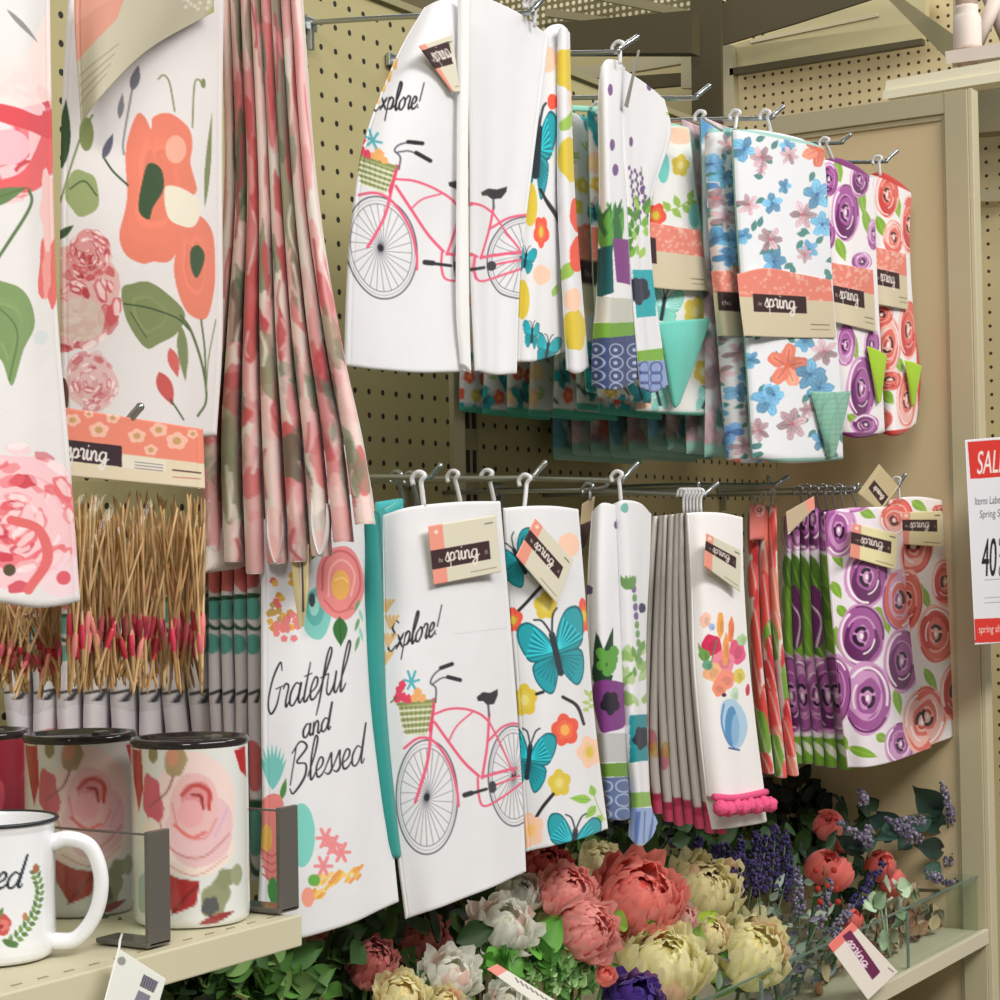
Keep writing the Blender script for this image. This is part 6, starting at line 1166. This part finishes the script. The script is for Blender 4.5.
V = np.stack([np.stack([B[0] + r * pr_[j] * np.cos(A), B[1] + r * pr_[j] * np.sin(A), np.full(n, B[2] + H * zs[j])], 1) for j in range(120)]); MB().grid(V, C).build('body', M_GLAZE, T_)
M_EN = mat('white_enamel', rgb(236, 238, 242), .15, Coat_Weight=.5)
b = MB(); b.lathe([(r * 1.0, H), (r * .98, H * .97), (r * .96, H * .9), (r * .95, .004), (0, .003)], B, 64); b.lathe([(0, 0), (r * .9, 0)], B, 48); b.build('inner_wall', M_EN, T_)
b = MB(); b.tube([B + np.array([r * 1.035 * math.cos(t), r * 1.035 * math.sin(t), H]) for t in np.linspace(0, 2 * math.pi, 65)], [.0013] * 65, 8, cap=False); b.build('rim', mat('dark_rim', rgb(40, 44, 52), .3), T_)
hv = np.array([MW[0][0], MW[0][1], 0]); hv /= np.linalg.norm(hv); cp = [(.96, .82), (1.25, .85), (1.6, .78), (1.76, .55), (1.66, .30), (1.35, .12), (.96, .10)]
b = MB(); P = cr([B + hv * r * a_ + np.array([0, 0, H * z_]) for a_, z_ in cp], 50); b.tube(P, [.0056 - .0008 * math.sin(math.pi * i / 49) for i in range(50)], 16); b.build('handle', M_EN, T_)

# swing ticket under the shelf lip
T_ = thing('price_ticket', 'white hang ticket with a barcode dangling below the shelf edge', 'ticket', W(118, 948, .39)); q = [(118, 948), (165, 978), (150, 1030), (98, 1020)]
cv = Cv(q, rgb(232, 234, 226), 3.2); cv.blob(121, 961, 4.2, 4.4, rgb(150, 152, 146)); cv.poly([(143, 974), (158, 982), (153, 993), (139, 986)], rgb(130, 128, 142)); cv.poly([(138, 990), (150, 996), (146, 1008), (133, 1002)], rgb(130, 128, 142))
for k in range(6): cv.stroke([(144 + 2.3 * k, 975 + 1.3 * k), (140 + 2.3 * k, 986 + 1.2 * k)], .8, rgb(60, 58, 70), smooth=False)
cloth('ticket', [[(118, 948, .392), (166, 979, .392)], [(98, 1024, .396), (150, 1034, .394)]], cv, th=.001, parent=T_, m=M_CARD, dens=2, hem=False); MB().tube([W(119, 949, .392), W(120, 940, .386), W(122, 934, .3815)], [.0008] * 3, 6).build('string', M_HANG, T_)

# ------------------------------------------------------------------ sale sign
DSN = .42; T_ = thing('sale_sign', 'red and white SALE sign with the number 40 clipped by the end panel', 'sign', W(985, 640, DSN))
q = [(965, 440), (1035, 434), (1040, 647), (975, 645)]; cv = Cv([(965, 440), (1040, 434), (1045, 640), (975, 645)], rgb(238, 238, 244), 4)
RED = rgb(226, 58, 52)
cv.poly([(967, 442), (1036, 437), (1039, 474), (970, 479)], RED); cv.poly([(974, 619), (1042, 616), (1044, 640), (975, 643)], RED)
sans(cv, 'SALE', (976, 474), (13.5, -1.0), (2.2, -33), rgb(252, 240, 238), fat=.6); sans(cv, 'Items Labeled', (974, 505), (5.9, -.4), (.5, -11), rgb(90, 92, 104)); sans(cv, 'Spring Shop', (979, 518), (6.4, -.4), (.5, -11), rgb(90, 92, 104))
sans(cv, '40', (981, 576), (15, -.6), (1.2, -54), rgb(30, 30, 36), fat=.8); sans(cv, '%', (997.5, 557), (12, -.6), (1, -28), rgb(30, 30, 36)); sans(cv, 'OFF', (997.5, 577), (9, -.6), (1, -18), rgb(30, 30, 36))
for y in (580, 598, 603): cv.stroke([(984, y), (1036, y - 3)], .7, rgb(160, 160, 170), smooth=False)
sans(cv, 'spring shop', (978, 633), (6.2, -.3), (.4, -11), rgb(252, 236, 232))
cloth('card', [[(965, 440, DSN), (1040, 434, DSN - .02)], [(975, 645, DSN), (1045, 640, DSN - .02)]], cv, th=.0012, parent=T_, m=M_CARD, dens=2.6, hem=False)
b = MB(); A = W(972, 560, DSN - .003); b.tube([A, np.array([XP + .02, -DF - .006, A[2]])], [.002, .002], 8); b.build('holder_arm', M_WIRE, T_)
# ------------------------------------------------------------------ flower shelf
ZF = W(984, 932, DF)[2]
M_SH2 = mat('cream_shelf', rgb(214, 208, 182), .45, noise=.04, scale=10)
sh = thing('display_shelf', 'cream steel shelf full of artificial flowers at the bottom', 'shelf', (.6, -.16, ZF - .02))
b = MB(); b.box((-1.2, -DF + .002, ZF - .012), (XP - .002, 0, ZF)); b.box((-1.2, -DF - .004, ZF - .018), (XP - .002, -DF + .004, ZF + .003)); b.build('shelf_board', M_SH2, sh, smooth=False, bevel=.001)
zt = W(955, 886, DF - .006)[2]; bn = thing('bin_divider', 'clear acrylic bin front along the flower shelf', 'divider', (.7, -DF + .008, ZF))
b = MB(); b.box((-.6, -DF + .007, ZF + .0005), (XP - .012, -DF + .0095, zt - .002)); b.build('acrylic_panel', M_GLASS, bn, smooth=False)
b = MB(); b.box((-.6, -DF + .0068, zt - .002), (XP - .012, -DF + .0098, zt)); b.build('panel_edge', M_GEDGE, bn, smooth=False)
b = MB(); b.box((XP - .012, -DF + .010, ZF + .0005), (XP - .009, -.26, zt)); b.build('end_panel', M_GLASS, bn, smooth=False)
for px in (757, 905):
    A = Wx(px, 960, 0) if False else W(px, 960, DF - .01); b = MB(); b.box((A[0] - .003, -DF + .0045, ZF + .0005), (A[0] + .003, -DF + .0066, zt - .006)); b.build('clip', M_GEDGE, bn, smooth=False)

def frame(ax):
    ax = np.array(ax, float); ax /= np.linalg.norm(ax); a = np.array([0, 0, 1.]) if abs(ax[2]) < .9 else np.array([1., 0, 0]); u = np.cross(a, ax); u /= np.linalg.norm(u); return u, np.cross(ax, u), ax
def bloom(label, px, py, d, rpx, pal, seed, face=(-.45, -.6, .65), cat='flower', name='peony_bloom', layers=5, open_=.5, leaves=2, gc=(rgb(74, 112, 50), rgb(110, 146, 60)), ruf=.11, group=None, squash=1.):
    c = W(px, py, d); R = rpx * .96 * np.dot(MW[2], c - CAM) / FOC; g = random.Random(seed); u, v, ax = frame(face); T_ = thing(name, label, cat, c - ax * R, group)
    M = MB()
    for k in range(layers):
        t = k / (layers - 1); Rk = R * (.34 + .66 * t ** .9); n = 4 + 2 * k if layers > 3 else 5; top = .04 + (open_ + .62) * t ** 1.1
        for j in range(n):
            az = 2 * math.pi * (j + .5 * (k % 2)) / n + g.uniform(-.2, .2); hw = math.pi / n * 1.35; bend = g.uniform(-.05, .12); q = g.uniform(.9, 1.08); ca, cb = np.array(pal[0]), np.array(pal[1]); mixk = g.random() * .6
            if g.random() < .08: cb = cb * .6 + np.array(rgb(250, 170, 160)) * .4
            nu, nv = 15, 10; V = np.zeros((nv, nu, 3)); C = np.zeros((nv, nu, 3)); ph = g.uniform(0, 6.28); notch = g.uniform(.02, .10)
            for iv in range(nv):
                s0 = iv / (nv - 1)
                for iu in range(nu):
                    w_ = -1 + 2 * iu / (nu - 1); s = s0 * (1 - .30 * w_ ** 4 - notch * math.exp(-(w_ / .2) ** 2) - .035 * math.cos(6 * w_ + ph))
                    th_ = math.pi * .93 * (1 - s) + top * s
                    wid = hw * (.30 + .95 * math.sin(min(1.75, s0 * 1.9))); a_ = az + w_ * wid / max(.62, math.sin(max(th_, .62)))
                    r = Rk * q * (1 + (bend + .04 * t) * s ** 4 + ruf * s * s * math.sin(4 * w_ + ph) + .5 * ruf * s ** 3 * math.sin(11 * w_ + 2 * ph) + .05 * w_ * w_ * s - .02)
                    p = math.sin(th_) * (u * math.cos(a_) + v * math.sin(a_)) + ax * math.cos(th_) * squash
                    V[iv, iu] = c + r * p; mm_ = min(1, max(0, s * 1.5 - .15 + .2 * math.sin(3 * w_ + ph) * s)); base = ca * (1 - mixk) + np.array(pal[2]) * mixk; C[iv, iu] = (base * (1 - mm_) + cb * mm_) * (.97 + .03 * math.sin(9 * w_ + ph))
            M.grid(V, C)
    M.build('petals', M_PETAL, T_)
    b = MB(); b.sphere(c + ax * R * .0, R * .355, pal[0], nu=16, nv=12); b.build('heart', M_PETAL, T_)
    foot = np.array([c[0] + g.uniform(-.02, .02), min(c[1] + .03, -.03), ZF + .002]); b = MB(); b.tube(cr([c - ax * R * .8, (c + foot) / 2 - ax * R * .3, foot], 12), [.0022] * 12, 6, gc[0]); ST = b.build('stem', M_LEAF, T_)
    for k in range(leaves):
        a_ = g.uniform(0, 6.28); dr = (u * math.cos(a_) + v * math.sin(a_)) * .8 - ax * .45; leaf3(c + dr * R * .6, c + dr * R * (1.5 + .3 * g.random()), R * .55, gc[k % 2], ST)
    return T_
def leaf_mb(M, A, B, wd, c, cup=.15, nrm=None):
    A, B = np.array(A), np.array(B); d = B - A; L = np.linalg.norm(d) + 1e-9; dn = d / L; n = np.array(nrm if nrm is not None else CAM - A); n = n - dn * (n @ dn); n /= np.linalg.norm(n) + 1e-9; s = np.cross(dn, n); V = np.zeros((9, 5, 3)); C = np.zeros((9, 5, 3)); c = np.array(c)
    for i in range(9):
        t = i / 8; w_ = wd * .5 * math.sin(math.pi * (t ** .85)) + .0003
        for j in range(5):
            q = -1 + j * .5; V[i, j] = A + d * t + s * w_ * q + n * (cup * wd * q * q - cup * 1.2 * L * t * t * .5); C[i, j] = c * (.9 if j == 2 else 1.02 if abs(q) == 1 else 1.)
    M.grid(V, C)
def leaf3(A, B, wd, c, parent): M = MB(); leaf_mb(M, A, B, wd, c); return M.build('leaf', M_LEAF, parent)
CO = (rgb(250, 108, 98), rgb(253, 160, 148), rgb(253, 206, 160)); PK_ = (rgb(250, 136, 134), rgb(254, 184, 176), rgb(253, 214, 176)); YL = (rgb(255, 243, 170), rgb(255, 251, 206), rgb(255, 238, 176)); WH = (rgb(236, 236, 214), rgb(252, 252, 244), rgb(240, 236, 200)); CM = (rgb(238, 228, 180), rgb(250, 244, 208), rgb(236, 216, 160))
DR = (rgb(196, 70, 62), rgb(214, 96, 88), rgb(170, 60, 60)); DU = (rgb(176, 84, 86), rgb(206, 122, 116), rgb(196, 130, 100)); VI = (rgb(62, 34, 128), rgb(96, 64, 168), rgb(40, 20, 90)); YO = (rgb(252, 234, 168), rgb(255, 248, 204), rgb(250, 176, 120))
bloom('large coral peony with peach lower petals at the centre of the flowers', 640, 896, .24, 46, CO, 1)
bloom('pink peony half open, left of and behind the large coral one', 568, 892, .235, 30, PK_, 2)
bloom('coral and peach peony facing down left, above the green hydrangea', 588, 930, .27, 34, PK_, 3, face=(-.3, -.8, .3))
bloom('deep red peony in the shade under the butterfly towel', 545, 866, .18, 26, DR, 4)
bloom('pale cream bloom in shade above the coral peony', 600, 862, .17, 22, CM, 5, layers=4)
bloom('cream yellow ruffled peony right of the large coral one', 705, 888, .23, 38, (CM[0], rgb(246, 238, 190), CM[2]), 6, ruf=.14)
bloom('small blush pink bloom between the coral and cream peonies', 684, 916, .255, 15, (rgb(240, 180, 170), rgb(252, 214, 204), rgb(246, 200, 180)), 7, layers=4, leaves=0)
bloom('large pale yellow peony in front, above the violet flower', 664, 962, .28, 44, YL, 8, ruf=.12, face=(-.5, -.4, .75))
bloom('large pale yellow peony at right of the front row', 752, 950, .275, 40, YL, 9, ruf=.12)
bloom('peach hearted yellow bloom tucked between the two yellow peonies', 712, 934, .26, 20, YO, 10, layers=4, leaves=1)
bloom('white ruffled bloom directly below the bicycle towel corner', 506, 924, .25, 36, WH, 11, layers=4, open_=.9, ruf=.16)
bloom('white bloom at the bottom left of the green hydrangea', 452, 974, .27, 32, WH, 12, layers=4, open_=.8, ruf=.14)
bloom('small white bloom cut by the bottom edge beside the tag card', 508, 1002, .285, 26, WH, 13, layers=4, open_=.8)
bloom('yellow and orange bloom cut by the bottom edge', 402, 996, .28, 30, YO, 14, layers=4, open_=.7)
bloom('small yellow orange bloom right of the cut yellow one', 446, 1004, .285, 20, YO, 15, layers=4, open_=.7)
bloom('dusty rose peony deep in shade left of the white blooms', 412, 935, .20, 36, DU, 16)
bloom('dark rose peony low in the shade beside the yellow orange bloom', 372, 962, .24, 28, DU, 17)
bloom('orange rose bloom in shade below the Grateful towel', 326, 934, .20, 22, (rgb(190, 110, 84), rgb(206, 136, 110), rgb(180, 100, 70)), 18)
bloom('deep violet bloom at the bottom edge in front', 636, 998, .295, 34, VI, 19, layers=4, open_=.9, ruf=.14, leaves=0)
bloom('tiny coral bloom peeking out beside the violet one', 606, 976, .285, 12, CO, 20, layers=3, leaves=0)
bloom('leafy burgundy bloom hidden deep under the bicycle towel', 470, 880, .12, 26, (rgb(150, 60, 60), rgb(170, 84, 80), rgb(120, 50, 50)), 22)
bloom('white bloom in shadow under the right hem of the bicycle towel', 520, 892, .2, 24, WH, 23, layers=4, leaves=0)
for i, (px, py, d, r, fx, lb) in enumerate(((828, 826, .20, 16, -.9, 'slender coral tulip bud nearest the pompom hem'), (845, 842, .20, 11, .6, 'small coral bud below the slender tulip bud'), (822, 868, .22, 17, -.3, 'coral bud with orange berries left of the lavender'), (838, 876, .24, 14, .3, 'second coral bud among the lavender'), (880, 866, .23, 17, -.7, 'bright pink bud right of the dark lavender'), (892, 884, .24, 13, .7, 'coral bud leaning down towards the acrylic bin'), (852, 922, .28, 10, 0, 'tiny pink bud just above the tilted tag card'))):
    bloom(lb, px, py, d, r, (rgb(236, 84, 92), rgb(252, 140, 130), rgb(250, 190, 140)), 40 + i, face=(fx, -.4, .5), layers=3, open_=-.2, name='tulip_bud', squash=1.25, leaves=2, cat='flower', gc=(rgb(60, 96, 50), rgb(96, 126, 70)))
# leafy plants
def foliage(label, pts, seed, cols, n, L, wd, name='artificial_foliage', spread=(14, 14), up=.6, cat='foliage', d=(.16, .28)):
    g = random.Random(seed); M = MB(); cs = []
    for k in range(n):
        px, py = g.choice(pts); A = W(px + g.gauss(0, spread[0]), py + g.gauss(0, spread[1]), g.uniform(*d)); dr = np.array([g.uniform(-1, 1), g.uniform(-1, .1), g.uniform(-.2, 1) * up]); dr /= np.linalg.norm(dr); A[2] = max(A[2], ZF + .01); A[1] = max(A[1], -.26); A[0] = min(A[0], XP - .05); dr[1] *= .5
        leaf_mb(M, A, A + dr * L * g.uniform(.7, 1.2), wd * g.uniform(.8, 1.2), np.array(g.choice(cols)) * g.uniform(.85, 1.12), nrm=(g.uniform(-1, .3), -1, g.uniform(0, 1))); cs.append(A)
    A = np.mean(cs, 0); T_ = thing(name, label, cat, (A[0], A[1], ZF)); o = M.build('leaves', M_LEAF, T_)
    b = MB(); g2 = random.Random(seed + 1)
    for k in range(5):
        e = cs[g2.randrange(len(cs))]; b = MB(); b.tube(cr([np.array([A[0], A[1], ZF + .001]), (A + e) / 2, e], 8), [.0018] * 8, 6, cols[0]); b.build('stem', M_LEAF, T_)
    return T_
GR = (rgb(46, 74, 34), rgb(62, 94, 42), rgb(34, 54, 30), rgb(88, 118, 60)); foliage('dark green leafy stems below the price ticket', [(200, 985), (240, 975), (180, 990), (160, 1000)], 1, GR, 110, .045, .017, spread=(26, 12), d=(.22, .33))
foliage('bright green leaves at the bottom edge below the shelf end', [(278, 992), (300, 985), (262, 990)], 2, (rgb(78, 124, 50), rgb(58, 98, 38), rgb(112, 148, 78)), 46, .04, .022, spread=(16, 8), d=(.25, .32))
foliage('shaded green leaves between the rose blooms', [(310, 950), (330, 970), (350, 985), (390, 955), (470, 930), (430, 920), (370, 930)], 3, GR[:3], 140, .05, .022, spread=(24, 16), d=(.14, .24))
foliage('green leaves around the white bloom', [(510, 965), (530, 955), (500, 975)], 4, (rgb(70, 128, 48), rgb(96, 156, 62)), 12, .055, .035, spread=(8, 6), d=(.25, .27))
foliage('bright green hydrangea head of small curled florets', [(572, 976)], 5, (rgb(126, 170, 96), rgb(92, 140, 66), rgb(164, 196, 136)), 150, .018, .014, spread=(13, 11), d=(.25, .30), name='green_hydrangea', cat='flower')
foliage('yellow green leaves between the yellow peonies', [(705, 975), (690, 930), (640, 925)], 6, (rgb(150, 176, 60), rgb(120, 150, 56)), 16, .035, .02, spread=(10, 6), d=(.22, .26))
foliage('dark leaves deep behind the large blooms', [(480, 900), (520, 880), (580, 850), (640, 855), (690, 850), (740, 850), (790, 835)], 7, GR[:3], 150, .05, .022, spread=(24, 12), d=(.06, .16))
foliage('near black foliage added to stand in for shade at the back under the towels', [(560, 830), (620, 835), (700, 830), (760, 815), (800, 800), (850, 810), (880, 830), (480, 860), (420, 890)], 17, (rgb(30, 40, 32), rgb(38, 52, 38), rgb(44, 40, 44)), 300, .045, .022, spread=(26, 14), d=(.02, .09))  # added leaves, near-black colour puts in the deep shade behind the blooms
foliage('dusty grey green sprays in front of the lavender', [(775, 935), (790, 965), (760, 970), (810, 950), (790, 985), (815, 915)], 8, (rgb(110, 128, 110), rgb(140, 154, 136), rgb(92, 112, 96), rgb(126, 122, 140)), 190, .028, .008, spread=(15, 18), d=(.24, .30))
foliage('dark leaves under the rose towels behind the buds', [(800, 850), (850, 825), (880, 835), (830, 900), (860, 880)], 9, (rgb(36, 60, 44), rgb(48, 74, 48), rgb(60, 92, 60)), 80, .04, .02, spread=(18, 12), d=(.10, .22))
foliage('pale green leaves beside the tag card in the bin', [(908, 895), (893, 905), (885, 925)], 10, (rgb(170, 190, 160), rgb(120, 146, 110), rgb(190, 200, 180)), 14, .035, .024, spread=(7, 8), d=(.26, .29))
foliage('brownish dried leaves inside the acrylic bin', [(925, 935), (915, 945), (940, 930), (900, 950), (850, 985), (870, 970), (945, 915)], 11, (rgb(150, 104, 76), rgb(176, 130, 96), rgb(120, 120, 90), rgb(196, 176, 140)), 150, .03, .014, spread=(18, 10), d=(.14, .28))

def spike(T_, A, B, rad, cols, g, n=80, nm='blossom', bead=.0022, start=.35):
    M = MB(); A, B = np.array(A), np.array(B); dn = (B - A) / np.linalg.norm(B - A); u, v, _ = frame(dn); M2 = MB()
    mid = (A + B) / 2 + u * g.uniform(-.006, .006); P = cr([A, mid, B], 14); M2.tube(P, [.0011] * 14, 5, rgb(84, 104, 74)); M2.build('stem', M_LEAF, T_)
    for k in range(n):
        t = start + (1 - start) * g.random(); a_ = g.uniform(0, 6.28); r = rad * (1 - .55 * ((t - start) / (1 - start)) ** 2) * g.uniform(.5, 1.1); p = A + (B - A) * t + (mid - (A + B) / 2) * 4 * t * (1 - t); M.sphere(p + r * (u * math.cos(a_) + v * math.sin(a_)), bead * g.uniform(.7, 1.25), np.array(g.choice(cols)) * g.uniform(.85, 1.15), nu=6, nv=4)
    M.build(nm, M_PETAL, T_)
LV = (rgb(66, 52, 110), rgb(48, 38, 84), rgb(92, 76, 140)); LL = (rgb(150, 140, 166), rgb(120, 112, 144), rgb(176, 168, 190))
g = random.Random(77)
SP = [((690, 905), (700, 838), .20), ((705, 905), (716, 845), .22), ((725, 915), (724, 842), .2), ((735, 920), (742, 838), .23), ((745, 920), (757, 832), .235), ((755, 925), (768, 836), .24), ((765, 925), (775, 826), .24), ((770, 925), (786, 832), .23), ((742, 915), (735, 852), .245), ((760, 915), (750, 860), .255), ((775, 920), (790, 858), .25), ((730, 905), (710, 860), .21)]
WHERE = ['deepest in the shade at left', 'second from the left', 'third from the left', 'fourth from the left', 'upright in the middle', 'just right of the middle', 'tallest under the pompom hem', 'right of the tallest', 'short and nearest the yellow peony', 'leaning over the yellow peony', 'furthest right of the clump', 'leaning left behind the cream peony']
for i, (a, e, d) in enumerate(SP):
    A, B = W(*a, d + .02), W(*e, d); T_ = thing('lavender_sprig', 'dark purple lavender sprig, ' + WHERE[i], 'lavender', A, 'dark lavender clump'); spike(T_, A, B, .0085, LV, g, 130)
for i, (a, e, d, lb, cc) in enumerate((((838, 935), (884, 862), .27, 'violet lavender sprig leaning right across the coral buds', (rgb(78, 60, 140), rgb(60, 46, 112))), ((812, 950), (852, 905), .285, 'lilac lavender sprig low beside the tag card', LL), ((800, 940), (796, 866), .27, 'pale lilac lavender sprig above the grey green sprays', LL), ((806, 950), (830, 880), .265, 'greyish lavender sprig between the coral buds', LL), ((822, 960), (858, 928), .29, 'short lilac sprig pointing at the tag card', LL), ((770, 990), (776, 930), .285, 'faded lilac sprig in front of the right yellow peony', LL))):
    A, B = W(*a, d), W(*e, d - .01); T_ = thing('lavender_sprig', lb, 'lavender', A); spike(T_, A, B, .0075, cc, g, 90)
# red berries
T_ = thing('berry_cluster', 'orange red berries on a thin stem among the coral buds', 'berries', W(825, 900, .26)); 
for k in range(9): b = MB(); b.sphere(W(816 + (k % 3) * 9 + 2 * (k // 3), 870 + (k // 3) * 16 + (k % 2) * 3, .262), .0042, rgb(206, 70, 50)); b.build('berry', M_PETAL, T_)
b = MB(); b.tube([W(830, 925, .262), W(826, 900, .263), W(824, 866, .264)], [.001] * 3, 5, rgb(80, 90, 50)); b.build('stem', M_LEAF, T_)
# eucalyptus and lavender wreath against the end panel
DG2 = (rgb(44, 74, 64), rgb(58, 90, 76), rgb(36, 60, 54)); T_ = thing('wreath', 'dark eucalyptus wreath with lilac sprigs leaning on the end panel', 'wreath', W(940, 885, .24))
ringp = [(868, 858), (880, 830), (905, 818), (925, 815), (945, 815), (957, 835), (962, 862), (958, 885), (940, 890), (915, 890)]
b = MB(); b.tube(cr([W(x, y, .24) for x, y in ringp], 60), [.0024] * 60, 8, rgb(86, 84, 60)); b.build('ring', M_LEAF, T_)
for k, (a, e, wd) in enumerate((((938, 812), (917, 790), .034), ((942, 830), (920, 808), .028), ((950, 822), (955, 790), .030), ((955, 840), (962, 808), .026), ((958, 838), (978, 828), .024), ((962, 846), (976, 832), .022), ((955, 868), (978, 866), .03), ((950, 866), (974, 852), .024), ((942, 850), (920, 846), .026), ((930, 820), (905, 828), .02), ((905, 822), (880, 838), .024), ((890, 826), (868, 818), .024), ((875, 838), (850, 846), .022), ((900, 830), (878, 812), .022), ((862, 852), (840, 838), .02), ((910, 838), (898, 850), .018), ((925, 880), (940, 862), .02), ((935, 822), (930, 802), .022))):
    leaf3(W(*a, .245), W(*e, .255 - .02 * (k % 2)), wd * 1.25, DG2[k % 3], T_)
for a, e in (((948, 828), (941, 782)), ((952, 824), (944, 792)), ((950, 860), (972, 826)), ((948, 866), (960, 840)), ((912, 842), (886, 818)), ((922, 842), (900, 824)), ((930, 820), (896, 822)), ((872, 846), (836, 822)), ((938, 880), (990, 886)), ((922, 872), (950, 884)), ((862, 806), (860, 790)), ((866, 850), (868, 826))):
    spike(T_, W(*a, .262), W(*e, .262), .006, LL, g, 60, 'lilac_tip', bead=.0024, start=.1)
# tag cards
T_ = thing('tag_card', 'tilted white card with coral corner and spring band hanging over the bin front', 'tag', W(866, 930, .33)); q = [(848, 924), (898, 968), (865, 1000), (826, 955)]
q = [(828, 945), (852, 922), (898, 972), (868, 1000)]; cv = Cv(q, rgb(236, 228, 218), 3.4); cv.poly([(826, 945), (852, 921), (858, 928), (832, 954)], rgb(240, 130, 120)); cv.poly([(842, 936), (850, 930), (880, 972), (872, 980)], rgb(110, 40, 80)); script(cv, 'spring', (847, 942), (4.1, 5.8), (3.2, -2.6), 1.4, rgb(240, 220, 230)); cv.stroke([(888, 968), (893, 972)], 1, rgb(120, 110, 110))
cloth('card', [[(828, 945, .334), (852, 922, .33)], [(868, 1000, .345), (898, 972, .34)]], cv, th=.001, parent=T_, m=M_CARD, dens=2.2, hem=False)
T_ = thing('tag_card', 'long narrow card with a coral end lying over the white bloom at the bottom', 'tag', W(500, 975, .32)); q = [(487, 968), (497, 964), (575, 1012), (560, 1016)]
cv = Cv(q, rgb(232, 230, 220), 3); cv.poly([(486, 968), (497, 963), (508, 970), (498, 976)], rgb(240, 150, 138)); 
for k in range(8): cv.stroke([(515 + 5 * k, 978 + 3.4 * k), (518 + 5 * k, 983 + 3.2 * k)], 1, rgb(60, 56, 56), smooth=False)
cloth('card', [[(487, 969, .322), (497, 964, .312)], [(556, 1018, .33), (574, 1012, .32)]], cv, th=.001, parent=T_, m=M_CARD, dens=2, hem=False)
# rolled blue patterned cloth on the shelf below
A = W(905, 1004, .26); B = W(975, 990, .26); T_ = thing('rolled_mat', 'rolled navy and white woven mat below the flower shelf', 'mat', (B + A) / 2)
cv = Cv([(0, 0), (160, 0), (160, 120), (0, 120)], rgb(40, 48, 72), 2); g = random.Random(5)
for k in range(160): x, y = g.uniform(0, 160), g.uniform(0, 120); cv.stroke([(x, y), (x + 5, y + 3)], 2, g.choice((rgb(210, 212, 206), rgb(110, 130, 160), rgb(30, 36, 60))))
C = cv.sample(40, 60); L = np.linspace(0, 1, 60); AA = B + np.array([.02, 0, 0]) - np.array([0, 0, .022]); V = np.stack([np.stack([AA[0] - .30 * L, AA[1] + .022 * math.cos(t) + 0 * L, AA[2] + .022 * math.sin(t) + 0 * L], 1) for t in np.linspace(0, 2 * math.pi, 40)]); MB().grid(V, C).build('woven_roll', M_CLOTH, T_)
b = MB(); b.box((-.4, -DF + .02, AA[2] - .034), (XP - .002, 0, AA[2] - .0225)); tag(b.build('display_shelf', M_SH2, smooth=False), 'lowest cream shelf holding the rolled navy mat', 'shelf')
